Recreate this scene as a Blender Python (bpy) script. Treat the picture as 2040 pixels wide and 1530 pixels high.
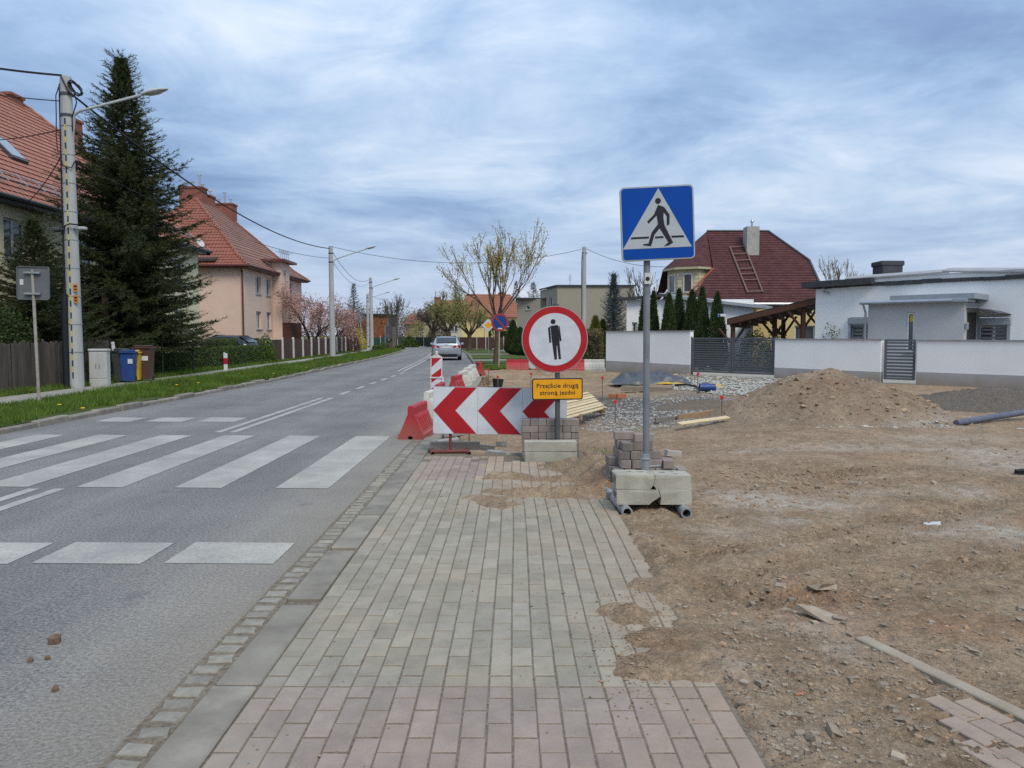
import bpy, bmesh, math, random
import numpy as np
from mathutils import Vector, Matrix
R = math.radians
random.seed(7)
rng = np.random.default_rng(7)
for o in list(bpy.data.objects):
    bpy.data.objects.remove(o)
SC = bpy.context.scene
COL = SC.collection

# ---------------------------------------------------------------- camera
H, F, PITCH = 1.55, 1533.0, math.atan(97 / 1533.0)
cam = bpy.data.objects.new('camera', bpy.data.cameras.new('camera'))
COL.objects.link(cam)
cam.location = (0, 0, H)
cam.rotation_euler = (R(90) - PITCH, 0, 0)
cam.data.sensor_width = 36
cam.data.lens = 36 * F / 2040
cam.data.clip_start = 0.05
cam.data.clip_end = 6000
SC.camera = cam

# ---------------------------------------------------------------- sky, sun, exposure
SKX, SKY, SKX3 = 71.11, 6.82, 9.0
SUN_EL, SUN_AZ = 50, 150            # azimuth clockwise from +Y: sun to the right behind the camera
world = bpy.data.worlds.new('World')
SC.world = world
world.use_nodes = True
wt = world.node_tree
for n in list(wt.nodes):
    wt.nodes.remove(n)
def wn(t, **k):
    n = wt.nodes.new(t)
    for a, b in k.items():
        setattr(n, a, b)
    return n
def wmath(op, a, b=None, c=None):
    n = wn('ShaderNodeMath', operation=op)
    for i, x in enumerate((a, b, c)):
        if x is None: continue
        if isinstance(x, (int, float)): n.inputs[i].default_value = x
        else: wt.links.new(x, n.inputs[i])
    return n.outputs[0]
sky = wn('ShaderNodeTexSky', sky_type='NISHITA')
sky.sun_disc = False
sky.sun_elevation = R(SUN_EL)
sky.sun_rotation = R(SUN_AZ)
sky.air_density, sky.dust_density, sky.ozone_density = 1.0, 1.5, 1.5
skys = wn('ShaderNodeVectorMath', operation='SCALE')
skys.inputs[3].default_value = 0.06
wt.links.new(sky.outputs[0], skys.inputs[0])
tc = wn('ShaderNodeTexCoord')
sep = wn('ShaderNodeSeparateXYZ')
wt.links.new(tc.outputs['Generated'], sep.inputs[0])
zz = wmath('ADD', wmath('MAXIMUM', sep.outputs[2], 0.0), 0.17)
px_ = wmath('DIVIDE', sep.outputs[0], zz)
py_ = wmath('DIVIDE', sep.outputs[1], zz)
cmb = wn('ShaderNodeCombineXYZ')
wt.links.new(px_, cmb.inputs[0]); wt.links.new(py_, cmb.inputs[1])
def wnoise(scale, detail, rough, loc, sx=1.0, sy=1.0, dist=0.0, rot=0.0):
    mp = wn('ShaderNodeMapping')
    mp.inputs['Location'].default_value = loc
    mp.inputs['Scale'].default_value = (sx, sy, 1)
    mp.inputs['Rotation'].default_value = (0, 0, rot)
    wt.links.new(cmb.outputs[0], mp.inputs[0])
    n = wn('ShaderNodeTexNoise')
    n.inputs['Scale'].default_value = scale
    n.inputs['Detail'].default_value = detail
    n.inputs['Roughness'].default_value = rough
    n.inputs['Distortion'].default_value = dist
    wt.links.new(mp.outputs[0], n.inputs['Vector'])
    return n.outputs[0]
n1 = wnoise(0.62, 8, 0.56, (SKX, SKY, 0), 0.8, 1.0, 0.55, 0.2)
n2 = wnoise(2.3, 8, 0.62, (7.3, 2.2, 4), 0.85, 1.0, 0.5, 0.1)
n3 = wnoise(0.22, 3, 0.5, (SKX3, 8.0, 2))
cl = wmath('ADD', wmath('MULTIPLY', n1, 0.62), wmath('ADD', wmath('MULTIPLY', n2, 0.30), wmath('MULTIPLY', n3, 0.28)))
ramp = wn('ShaderNodeValToRGB')
ramp.color_ramp.interpolation = 'B_SPLINE'
el = ramp.color_ramp.elements
el[0].position, el[0].color = 0.47, (0.143, 0.213, 0.365, 1)
el[1].position, el[1].color = 0.75, (0.60, 0.64, 0.69, 1)
for p, c in ((0.54, (0.208, 0.305, 0.46, 1)), (0.605, (0.30, 0.405, 0.55, 1)), (0.665, (0.42, 0.495, 0.61, 1))):
    e = el.new(p); e.color = c
wt.links.new(cl, ramp.inputs[0])
# pale air low over the horizon
hz = wn('ShaderNodeMapRange')
hz.inputs[1].default_value, hz.inputs[2].default_value = 0.0, 0.16
hz.inputs[3].default_value, hz.inputs[4].default_value = 0.85, 0.0
wt.links.new(sep.outputs[2], hz.inputs[0])
mxh = wn('ShaderNodeMix', data_type='RGBA')
wt.links.new(hz.outputs[0], mxh.inputs[0])
wt.links.new(ramp.outputs[0], mxh.inputs[6])
mxh.inputs[7].default_value = (0.42, 0.475, 0.60, 1)
mxs = wn('ShaderNodeMix', data_type='RGBA')
mxs.inputs[0].default_value = 0.92
wt.links.new(skys.outputs[0], mxs.inputs[6])
wt.links.new(mxh.outputs[2], mxs.inputs[7])
bg = wn('ShaderNodeBackground')
bg.inputs[1].default_value = 1.0
# an overcast dome is brighter overhead than low down
wt.links.new(mxs.outputs[2], bg.inputs[0])
wt.links.new(wmath('ADD', 0.87, wmath('MULTIPLY', wmath('MAXIMUM', sep.outputs[2], 0.0), 0.62)), bg.inputs[1])
wo = wn('ShaderNodeOutputWorld')
wt.links.new(bg.outputs[0], wo.inputs[0])

sl = bpy.data.lights.new('sun', 'SUN')
sl.energy, sl.angle, sl.color = 1.5, R(24), (1.0, 0.90, 0.76)
sun = bpy.data.objects.new('sun', sl)
COL.objects.link(sun)
sd = Vector((math.sin(R(SUN_AZ)) * math.cos(R(SUN_EL)), math.cos(R(SUN_AZ)) * math.cos(R(SUN_EL)), math.sin(R(SUN_EL))))
sun.rotation_euler = sd.to_track_quat('Z', 'Y').to_euler()
SC.view_settings.view_transform = 'Standard'
SC.view_settings.look = 'None'
SC.view_settings.exposure = 0.69
SC.view_settings.gamma = 1
SC.view_settings.use_curve_mapping = False
SC.cycles.use_denoising = False
SC.cycles.use_adaptive_sampling = False
SC.cycles.sampling_pattern = 'BLUE_NOISE'
SC.cycles.max_bounces = 6
SC.cycles.diffuse_bounces = 2
SC.cycles.glossy_bounces = 3
SC.cycles.transmission_bounces = 4
SC.cycles.transparent_max_bounces = 8

# ---------------------------------------------------------------- measuring helpers (photo pixel -> place)
cP, sP = math.cos(PITCH), math.sin(PITCH)
def ray(u, v):
    a, b = (u - 1020) / F, (v - 765) / F
    return Vector((a, cP - b * sP, -sP - b * cP))
def G(u, v, z=0.0):
    d = ray(u, v); t = (z - H) / d.z
    return Vector((d.x * t, d.y * t, z))
def D(u, v, Y):
    d = ray(u, v); t = Y / d.y
    return Vector((d.x * t, Y, H + d.z * t))
def zat(v, Y): return D(1020, v, Y).z
def xat(u, Y): return D(u, 668, Y).x

# ---------------------------------------------------------------- object helpers
def tag(o, label=None, cat=None, group=None, kind=None):
    if label: o['label'] = label
    if cat: o['category'] = cat
    if group: o['group'] = group
    if kind: o['kind'] = kind
    return o
def T(name, label, cat, loc=(0, 0, 0), rz=0.0, group=None, rot=None):
    o = bpy.data.objects.new(name, None)
    o.empty_display_size = 0.1
    COL.objects.link(o)
    o.location = loc
    o.rotation_euler = rot if rot else (0, 0, rz)
    return tag(o, label, cat, group)
def link(name, mesh, parent=None, loc=None, rot=None):
    o = bpy.data.objects.new(name, mesh)
    COL.objects.link(o)
    if parent: o.parent = parent
    if loc is not None: o.location = loc
    if rot is not None: o.rotation_euler = rot
    return o
def fast(name, V, Fc, mats, smooth=False, midx=None):
    V = np.asarray(V, dtype=np.float32).reshape(-1, 3)
    Fc = np.asarray(Fc, dtype=np.int32)
    k = Fc.shape[1]
    me = bpy.data.meshes.new(name)
    me.vertices.add(len(V)); me.vertices.foreach_set('co', V.ravel())
    me.loops.add(Fc.size); me.loops.foreach_set('vertex_index', Fc.ravel())
    me.polygons.add(len(Fc))
    me.polygons.foreach_set('loop_start', np.arange(0, Fc.size, k, dtype=np.int32))
    me.polygons.foreach_set('use_smooth', np.full(len(Fc), bool(smooth)))
    me.update(calc_edges=True)
    me.validate()
    me.materials.append(mats)
    return me
class MB:
    def __init__(s): s.v = []; s.f = []
    def add(s, vs, fs, M=None):
        b = len(s.v)
        s.v += [tuple(M @ Vector(p)) if M else tuple(p) for p in vs]
        s.f += [[b + i for i in f] for f in fs]
        return s
    def box(s, x0, x1, y0, y1, z0, z1, M=None):
        return s.add([(x0, y0, z0), (x1, y0, z0), (x1, y1, z0), (x0, y1, z0), (x0, y0, z1), (x1, y0, z1), (x1, y1, z1), (x0, y1, z1)],
                     [(3, 2, 1, 0), (4, 5, 6, 7), (0, 1, 5, 4), (1, 2, 6, 5), (2, 3, 7, 6), (3, 0, 4, 7)], M)
    def cbox(s, x0, x1, y0, y1, z0, z1, c, M=None):
        # box with all its edges chamfered by c
        vs = []; fs = []
        ax = ((x0, x1), (y0, y1), (z0, z1))
        idx = {}
        for sx in (0, 1):
            for sy in (0, 1):
                for sz in (0, 1):
                    for a in range(3):
                        p = []
                        for k, q in enumerate((sx, sy, sz)):
                            val = ax[k][q]
                            if k != a: val += c if q == 0 else -c
                            p.append(val)
                        idx[(sx, sy, sz, a)] = len(vs); vs.append(tuple(p))
        I = idx
        for q in (0, 1):
            for a in range(3):
                o1, o2 = [k for k in range(3) if k != a]
                ring = []
                for (m, n) in ((0, 0), (1, 0), (1, 1), (0, 1)):
                    k = [0, 0, 0]; k[a] = q; k[o1] = m; k[o2] = n
                    ring.append(I[(*k, a)])
                fs.append(ring)
        for a in range(3):
            o1, o2 = [k for k in range(3) if k != a]
            for m in (0, 1):
                for n in (0, 1):
                    k0 = [0, 0, 0]; k0[o1] = m; k0[o2] = n
                    k1 = list(k0); k1[a] = 1
                    fs.append([I[(*k0, o1)], I[(*k1, o1)], I[(*k1, o2)], I[(*k0, o2)]])
        for sx in (0, 1):
            for sy in (0, 1):
                for sz in (0, 1):
                    fs.append([I[(sx, sy, sz, 0)], I[(sx, sy, sz, 1)], I[(sx, sy, sz, 2)]])
        return s.add(vs, fs, M)
    def tube(s, path, r, n=8, caps=True, M=None):
        P = [Vector(p) for p in path]
        rs = r if isinstance(r, (list, tuple)) else [r] * len(P)
        vs = []; fs = []
        up = None
        for i, p in enumerate(P):
            d = (P[min(i + 1, len(P) - 1)] - P[max(i - 1, 0)]).normalized()
            if up is None:
                up = Vector((0, 0, 1)) if abs(d.z) < 0.9 else Vector((1, 0, 0))
            a = d.cross(up)
            if a.length < 1e-6: a = d.orthogonal()
            a.normalize(); b = a.cross(d).normalized(); up = b
            for k in range(n):
                t = 2 * math.pi * k / n
                vs.append(p + (a * math.cos(t) + b * math.sin(t)) * rs[i])
        for i in range(len(P) - 1):
            for k in range(n):
                k2 = (k + 1) % n
                fs.append((i * n + k, i * n + k2, (i + 1) * n + k2, (i + 1) * n + k))
        if caps:
            fs.append(tuple(range(n))[::-1]); fs.append(tuple((len(P) - 1) * n + k for k in range(n)))
        return s.add(vs, fs, M)
    def lathe(s, prof, n=16, M=None, close=False):
        vs = []; fs = []
        for (r, z) in prof:
            for k in range(n):
                t = 2 * math.pi * k / n
                vs.append((r * math.cos(t), r * math.sin(t), z))
        m = len(prof)
        for i in range(m if close else m - 1):
            j = (i + 1) % m
            for k in range(n):
                k2 = (k + 1) % n
                fs.append((i * n + k, i * n + k2, j * n + k2, j * n + k))
        return s.add(vs, fs, M)
    def prism(s, poly, y0, y1, M=None):
        # poly in (x,z), extruded along y
        n = len(poly)
        vs = [(x, y0, z) for x, z in poly] + [(x, y1, z) for x, z in poly]
        fs = [tuple(range(n)), tuple(range(2 * n - 1, n - 1, -1))]
        fs += [(i, i + n, (i + 1) % n + n, (i + 1) % n) for i in range(n)]
        return s.add(vs, fs, M)
    def mesh(s, name, mat, smooth=False):
        me = bpy.data.meshes.new(name)
        me.from_pydata(s.v, [], s.f)
        bm = bmesh.new(); bm.from_mesh(me)
        bmesh.ops.recalc_face_normals(bm, faces=bm.faces[:])
        bm.to_mesh(me); bm.free()
        if smooth:
            me.polygons.foreach_set('use_smooth', np.ones(len(me.polygons), dtype=bool))
            me.set_sharp_from_angle(angle=R(40))
        me.materials.append(mat)
        return me
    def build(s, name, mat, parent=None, smooth=False, world=False, loc=None, rot=None):
        if world and parent:
            off = parent.matrix_basis.inverted()
            s.v = [tuple(off @ Vector(p)) for p in s.v]
        return link(name, s.mesh(name, mat, smooth), parent, loc, rot)
def circle(r, n=40, cx=0, cz=0): return [(cx + r * math.cos(2 * math.pi * k / n), cz + r * math.sin(2 * math.pi * k / n)) for k in range(n)]
def rrect(w, h, r, n=6, cx=0, cz=0):
    out = []
    for (sx, sz, a0) in ((1, 1, 0), (-1, 1, 90), (-1, -1, 180), (1, -1, 270)):
        for k in range(n + 1):
            t = R(a0 + 90 * k / n)
            out.append((cx + sx * (w / 2 - r) + r * math.cos(t), cz + sz * (h / 2 - r) + r * math.sin(t)))
    return out
def fillpoly(poly, y, name, mat, parent, holes=(), thick=0.0012):
    # flat printed shape on a plate (in x,z; facing -y), a film with its own thickness
    bm = bmesh.new()
    for lp in [poly] + list(holes):
        vs = [bm.verts.new((x, y, z)) for x, z in lp]
        for i in range(len(vs)): bm.edges.new((vs[i], vs[(i + 1) % len(vs)]))
    bmesh.ops.triangle_fill(bm, edges=bm.edges[:], use_beauty=True, normal=(0, -1, 0))
    g = bmesh.ops.extrude_face_region(bm, geom=bm.faces[:])
    for e in g['geom']:
        if isinstance(e, bmesh.types.BMVert): e.co.y += thick
    bmesh.ops.recalc_face_normals(bm, faces=bm.faces[:])
    me = bpy.data.meshes.new(name); bm.to_mesh(me); bm.free()
    me.materials.append(mat)
    return link(name, me, parent)

# ---------------------------------------------------------------- numpy noise
def _h(ix, iy, s):
    n = (ix * 374761393 + iy * 668265263 + s * 974634777) & 0x7fffffff
    n = ((n ^ (n >> 13)) * 1274126177) & 0x7fffffff
    return ((n ^ (n >> 16)) & 0xffff) / 65535.0
def vnoise(x, y, s=0):
    x = np.asarray(x, float); y = np.asarray(y, float)
    ix = np.floor(x).astype(np.int64); iy = np.floor(y).astype(np.int64)
    fx = x - ix; fy = y - iy
    fx = fx * fx * (3 - 2 * fx); fy = fy * fy * (3 - 2 * fy)
    a = _h(ix, iy, s); b = _h(ix + 1, iy, s); c = _h(ix, iy + 1, s); d = _h(ix + 1, iy + 1, s)
    return (a * (1 - fx) + b * fx) * (1 - fy) + (c * (1 - fx) + d * fx) * fy
def fbm(x, y, s=0, o=5, g=0.5):
    t = 0; a = 1; n = 0
    for i in range(o):
        t = t + a * vnoise(x * 2 ** i + 13.7 * i, y * 2 ** i + 7.1 * i, s + i); n += a; a *= g
    return t / n - 0.5
def sstep(a, b, x):
    t = np.clip((x - a) / (b - a), 0, 1)
    return t * t * (3 - 2 * t)

# ---------------------------------------------------------------- materials
class NT:
    def __init__(s, name):
        s.m = bpy.data.materials.new(name); s.m.use_nodes = True
        s.t = s.m.node_tree
        s.p = s.t.nodes['Principled BSDF']
        s.pos = s.new('ShaderNodeNewGeometry').outputs['Position']
    def new(s, t, **k):
        n = s.t.nodes.new(t)
        for a, b in k.items(): setattr(n, a, b)
        return n
    def put(s, x, sock):
        if isinstance(x, (int, float)): sock.default_value = x
        elif isinstance(x, (tuple, list)): sock.default_value = tuple(x) if len(x) == len(sock.default_value) else (*x, 1)[:len(sock.default_value)]
        else: s.t.links.new(x, sock)
    def noise(s, scale, detail=5, rough=0.55, vec=None, stretch=None, dist=0):
        v = vec or s.pos
        if stretch:
            mp = s.new('ShaderNodeMapping'); mp.inputs['Scale'].default_value = stretch
            s.t.links.new(v, mp.inputs[0]); v = mp.outputs[0]
        n = s.new('ShaderNodeTexNoise')
        n.inputs['Scale'].default_value = scale; n.inputs['Detail'].default_value = detail
        n.inputs['Roughness'].default_value = rough; n.inputs['Distortion'].default_value = dist
        s.t.links.new(v, n.inputs['Vector'])
        return n.outputs[0]
    def voro(s, scale, feature='F1', out=0, vec=None):
        n = s.new('ShaderNodeTexVoronoi', feature=feature)
        n.inputs['Scale'].default_value = scale
        s.t.links.new(vec or s.pos, n.inputs['Vector'])
        return n.outputs[out]
    def rmp(s, x, a, b, c=0.0, d=1.0):
        n = s.new('ShaderNodeMapRange')
        s.put(x, n.inputs[0])
        for i, q in enumerate((a, b, c, d)): n.inputs[i + 1].default_value = q
        return n.outputs[0]
    def mix(s, f, a, b, mode='MIX'):
        n = s.new('ShaderNodeMix', data_type='RGBA', blend_type=mode)
        s.put(f, n.inputs[0]); s.put(a, n.inputs[6]); s.put(b, n.inputs[7])
        return n.outputs[2]
    def math(s, op, a, b=0.0):
        n = s.new('ShaderNodeMath', operation=op)
        s.put(a, n.inputs[0]); s.put(b, n.inputs[1])
        return n.outputs[0]
    def mul(s, c, f):
        n = s.new('ShaderNodeVectorMath', operation='SCALE')
        s.put(c, n.inputs[0]); s.put(f, n.inputs[3])
        return n.outputs[0]
    def rnd(s): return s.new('ShaderNodeObjectInfo').outputs['Random']
    def island(s): return s.new('ShaderNodeNewGeometry').outputs['Random Per Island']
    def attr(s, name): return s.new('ShaderNodeAttribute', attribute_name=name).outputs['Fac']
    def sepx(s):
        n = s.new('ShaderNodeSeparateXYZ'); s.t.links.new(s.pos, n.inputs[0]); return n.outputs
    def bump(s, h, strength, dist=0.01):
        n = s.new('ShaderNodeBump'); n.inputs['Strength'].default_value = strength; n.inputs['Distance'].default_value = dist
        s.put(h, n.inputs['Height']); s.t.links.new(n.outputs[0], s.p.inputs['Normal']); return n
    def end(s, col, rough=0.8, spec=0.3, metal=0.0):
        s.put(col, s.p.inputs['Base Color']); s.put(rough, s.p.inputs['Roughness'])
        s.p.inputs['Specular IOR Level'].default_value = spec; s.p.inputs['Metallic'].default_value = metal
        return s.m
_mc = {}
def M(name, c, c2=None, scale=6.0, rough=0.75, bump=0.0, bscale=60, rnd=0.0, metal=0.0, spec=0.3, stain=0.0, streak=False, isl=0.0, splash=0.0):
    if name in _mc: return _mc[name]
    k = NT(name)
    c2 = c2 or tuple(x * 0.78 for x in c)
    n = k.noise(scale, 6, 0.6, stretch=(1, 1, 0.22) if streak else None)
    col = k.mix(k.rmp(n, 0.32, 0.68), c, c2)
    if stain:
        st = k.rmp(k.noise(scale * 0.31, 7, 0.68, stretch=(1, 1, 0.3) if streak else None), 0.5, 0.72)
        col = k.mix(k.math('MULTIPLY', st, stain), col, tuple(x * 0.45 for x in c2))
    if splash:
        zf = k.rmp(k.math('ADD', k.sepx()[2], k.math('MULTIPLY', k.noise(2.4, 6, .65), .7)), .72, .38)
        col = k.mix(k.math('MULTIPLY', zf, splash), col, (0.24, 0.18, 0.12))
    if rnd: col = k.mul(col, k.rmp(k.rnd(), 0, 1, 1 - rnd, 1 + rnd))
    if isl: col = k.mul(col, k.rmp(k.island(), 0, 1, 1 - isl, 1 + isl))
    if bump: k.bump(k.noise(bscale, 4, 0.6), bump, 0.006)
    rr = k.rmp(k.noise(scale * 2.3, 4), 0.3, 0.7, max(rough - 0.08, 0.02), min(rough + 0.08, 1))
    _mc[name] = k.end(col, rr, spec, metal)
    return _mc[name]
def leafmat(name, ca, cb, tl=0.35, patch=1.2):
    if name in _mc: return _mc[name]
    k = NT(name)
    col = k.mix(k.island(), ca, cb)
    col = k.mul(col, k.rmp(k.noise(patch, 3), 0.3, 0.7, 0.72, 1.25))
    m = k.end(col, 0.6, 0.25)
    tr = k.new('ShaderNodeBsdfTranslucent'); k.put(col, tr.inputs[0])
    ms = k.new('ShaderNodeMixShader'); ms.inputs[0].default_value = tl
    k.t.links.new(k.p.outputs[0], ms.inputs[1]); k.t.links.new(tr.outputs[0], ms.inputs[2])
    k.t.links.new(ms.outputs[0], k.t.nodes['Material Output'].inputs[0])
    _mc[name] = m
    return m
# ================================================================ GROUND MATERIALS
def mat_asphalt():
    k = NT('asphalt')
    x = k.sepx()
    sp = k.noise(48, 5, 0.92)
    base = k.mix(k.rmp(sp, 0.34, 0.66), (0.030, 0.030, 0.031), (0.36, 0.35, 0.332))
    vz = k.voro(62)
    base = k.mix(k.rmp(vz, 0.0, 0.30, 0.55, 0.0), base, (0.44, 0.42, 0.385))
    base = k.mul(base, k.rmp(k.noise(0.55, 6, 0.6), 0.3, 0.7, 0.84, 1.14))
    base = k.mul(base, k.rmp(k.noise(6, 5, 0.6, stretch=(1, 0.12, 1)), 0.3, 0.7, 0.93, 1.07))
    # dry dust carried to the right edge of the carriageway
    du = k.math('ADD', x[0], k.math('MULTIPLY', k.noise(1.7, 5, 0.65), 1.3))
    du = k.math('MULTIPLY', k.rmp(du, -1.9, -0.3), k.rmp(x[1], 26, 34, 1, 0))
    base = k.mix(k.math('MULTIPLY', du, 0.62), base, (0.36, 0.305, 0.225))
    # wheel tracks polished darker, patches and fine cracks
    wt_ = k.math('ABSOLUTE', k.math('SINE', k.math('MULTIPLY', k.math('ADD', x[0], k.math('MULTIPLY', k.noise(.35, 2), .5)), 1.75)))
    base = k.mul(base, k.rmp(wt_, 0.0, 1.0, 1.06, 0.90))
    ck = k.rmp(k.math('ABSOLUTE', k.math('SUBTRACT', k.noise(.8, 9, .62), .5)), 0, .0045, 1, 0)
    ck = k.math('MULTIPLY', ck, k.rmp(k.noise(.23, 3), .50, .58))
    base = k.mix(k.math('MULTIPLY', ck, .6), base, (0.045, 0.043, 0.04))
    oil = k.rmp(k.noise(1.9, 4, .5), .66, .74)
    base = k.mix(k.math('MULTIPLY', oil, .35), base, (0.07, 0.07, 0.07))
    k.bump(k.math('ADD', sp, k.math('MULTIPLY', vz, 1.2)), 0.9, 0.006)
    return k.end(base, 0.85, 0.25)
def mat_paint():
    k = NT('road_paint')
    x = k.sepx()
    sp = k.noise(48, 5, 0.92)
    wear = k.math('ADD', k.math('MULTIPLY', sp, 0.62), k.math('ADD', k.math('MULTIPLY', k.noise(1.5, 6, 0.66), 0.48), k.math('MULTIPLY', k.noise(22, 4, 0.65), 0.16)))
    f = k.rmp(wear, 0.46, 0.72, 1.0, 0.0)
    pc = k.mix(k.rmp(k.noise(0.8, 4), 0.3, 0.7), (0.53, 0.51, 0.455), (0.40, 0.385, 0.34))
    du = k.math('ADD', x[0], k.math('MULTIPLY', k.noise(1.7, 5, 0.65), 1.3))
    pc = k.mix(k.math('MULTIPLY', k.rmp(du, -2.6, -0.4), 0.45), pc, (0.56, 0.50, 0.36))
    col = k.mix(f, (0.27, 0.26, 0.24), pc)
    k.bump(sp, 0.7, 0.004)
    return k.end(col, 0.7, 0.3)
def mat_paver(name, a, b, dusty=0.32, soil=0.85):
    k = NT(name)
    r = k.rnd()
    isl = k.island()
    rr = k.math('FRACT', k.math('ADD', k.math('MULTIPLY', r, 7.31), isl))
    col = k.mix(rr, a, b)
    col = k.mul(col, k.rmp(k.noise(9, 5, 0.6), 0.3, 0.7, 0.86, 1.12))
    col = k.mul(col, k.rmp(k.noise(260, 2, 0.6), 0.3, 0.7, 0.80, 1.17))
    d = k.rmp(k.noise(1.4, 6, 0.62), 0.45, 0.70)
    col = k.mix(k.math('MULTIPLY', d, dusty), col, (0.42, 0.325, 0.22))
    x = k.sepx()
    # soil trodden over from the dug-up side and across at the muddy tyre track
    e = k.math('ADD', x[0], k.math('MULTIPLY', k.noise(2.1, 7, 0.68), 1.5))
    e = k.math('MULTIPLY', k.rmp(e, 1.05, 1.85), .8)
    tr = k.math('ADD', k.math('ABSOLUTE', k.math('SUBTRACT', x[1], 7.6)), k.math('MULTIPLY', k.noise(1.9, 6, 0.66), 1.6))
    tr = k.math('MULTIPLY', k.rmp(tr, 1.75, 0.85), k.rmp(x[0], -0.7, 0.5))
    sl_ = k.math('MAXIMUM', e, tr)
    col = k.mix(k.math('MULTIPLY', sl_, k.rmp(k.noise(45, 4, 0.7), 0.35, 0.6, 0.45 * soil, soil)), col, (0.33, 0.235, 0.15))
    g = k.rmp(k.noise(0.9, 5, 0.62, stretch=(1.3, 1, 1)), 0.52, 0.66)
    col = k.mix(k.math('MULTIPLY', g, 0.32), col, (0.30, 0.288, 0.23))
    st = k.rmp(k.voro(5.5), 0.0, 0.075, 1, 0)
    col = k.mix(k.math('MULTIPLY', st, 0.55), col, (0.07, 0.065, 0.06))
    k.bump(k.math('ADD', k.noise(210, 3, 0.65), k.math('MULTIPLY', k.noise(26, 3), 1.2)), 0.45, 0.004)
    return k.end(col, 0.82, 0.25)
def mat_dirt():
    k = NT('dirt')
    n = k.noise(1.3, 8, 0.68)
    col = k.mix(k.rmp(n, 0.33, 0.67), (0.25, 0.170, 0.105), (0.39, 0.288, 0.192))
    col = k.mix(k.rmp(k.noise(4.6, 6, 0.65), 0.5, 0.72, 0, 0.65), col, (0.40, 0.315, 0.225))
    col = k.mix(k.rmp(k.noise(0.75, 5, 0.6, dist=0.6), 0.56, 0.68, 0, 0.55), col, (0.34, 0.185, 0.10))
    fine = k.noise(42, 6, 0.85)
    col = k.mul(col, k.rmp(fine, 0.30, 0.70, 0.50, 1.42))
    col = k.mul(col, k.rmp(k.noise(11, 6, 0.7), 0.3, 0.7, 0.70, 1.25))
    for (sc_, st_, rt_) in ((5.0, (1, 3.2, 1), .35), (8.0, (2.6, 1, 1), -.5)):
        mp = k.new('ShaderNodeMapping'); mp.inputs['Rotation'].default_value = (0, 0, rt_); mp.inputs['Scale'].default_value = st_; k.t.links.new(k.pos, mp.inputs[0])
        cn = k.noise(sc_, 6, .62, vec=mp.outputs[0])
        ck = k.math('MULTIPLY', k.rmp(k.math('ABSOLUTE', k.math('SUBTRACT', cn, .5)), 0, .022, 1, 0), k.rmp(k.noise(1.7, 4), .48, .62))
        col = k.mix(k.math('MULTIPLY', ck, .55), col, (0.10, 0.07, 0.045))  # crevice shade painted into the colour as dark lines, partly moist soil
    peb = k.rmp(k.voro(34), 0.0, 0.24, 1, 0)
    sel = k.rmp(k.noise(7, 4), 0.50, 0.60)
    col = k.mix(k.math('MULTIPLY', k.math('MULTIPLY', peb, sel), 0.75), col, (0.44, 0.40, 0.34))
    pale = k.math('MULTIPLY', k.attr('pale'), k.rmp(k.noise(8, 6, 0.7), 0.36, 0.58))
    col = k.mix(k.math('MULTIPLY', pale, 0.62), col, (0.52, 0.485, 0.42))
    gv = k.attr('grit')
    gcol = k.mix(k.rmp(k.noise(30, 5, 0.8), 0.35, 0.65), (0.04, 0.034, 0.029), (0.20, 0.18, 0.155))
    col = k.mix(gv, col, gcol)
    gr = k.math('MULTIPLY', k.attr('green'), k.rmp(k.noise(30, 4, 0.7), 0.5, 0.6))
    col = k.mix(gr, col, (0.10, 0.15, 0.035))
    h = k.math('ADD', k.math('MULTIPLY', fine, 0.7), k.math('ADD', k.math('MULTIPLY', peb, 0.5), k.math('MULTIPLY', k.noise(24, 5, 0.65), 1.8)))
    k.bump(h, 1.0, 0.018)
    return k.end(col, 0.95, 0.15)
def mat_grass_ground(name, a, b, c):
    k = NT(name)
    n = k.noise(3.2, 7, 0.66)
    col = k.mix(k.rmp(n, 0.35, 0.65), a, b)
    col = k.mix(k.rmp(k.noise(0.6, 5, 0.6), 0.5, 0.68, 0, 0.7), col, c)
    col = k.mul(col, k.rmp(k.noise(60, 4, 0.7), 0.3, 0.7, 0.6, 1.35))
    k.bump(k.noise(45, 5, 0.7), 1.0, 0.03)
    return k.end(col, 0.95, 0.15)
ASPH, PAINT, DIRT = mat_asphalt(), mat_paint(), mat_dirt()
PAV_G = mat_paver('paver_grey', (0.245, 0.221, 0.174), (0.318, 0.288, 0.228))
PAV_R = mat_paver('paver_red', (0.248, 0.20, 0.170), (0.31, 0.25, 0.213))
PAV_R2 = mat_paver('paver_red_patch', (0.27, 0.21, 0.175), (0.335, 0.262, 0.218), 0.5, 0.25)
PAV_T = mat_paver('paver_tan', (0.34, 0.265, 0.195), (0.40, 0.315, 0.235), 0.6)
KERBM = M('kerb_concrete', (0.285, 0.26, 0.212), (0.185, 0.168, 0.138), 4, 0.85, 0.5, 90, 0.07, stain=0.5)
OLDK = M('old_kerb_stone', (0.27, 0.245, 0.205), (0.17, 0.155, 0.135), 5, 0.9, 0.8, 40, 0.16, stain=0.4)
COBM = M('granite_sett', (0.285, 0.265, 0.22), (0.20, 0.185, 0.155), 18, 0.85, 0.8, 60, 0.16, stain=0.3)
SANDJ = M('joint_sand', (0.235, 0.195, 0.145), (0.11, 0.09, 0.066), 45, 0.95, 1.0, 120)
GRASSG = mat_grass_ground('turf', (0.05, 0.08, 0.015), (0.09, 0.11, 0.03), (0.125, 0.105, 0.055))
FIELDG = mat_grass_ground('field', (0.06, 0.09, 0.025), (0.10, 0.12, 0.04), (0.11, 0.10, 0.05))
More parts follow.
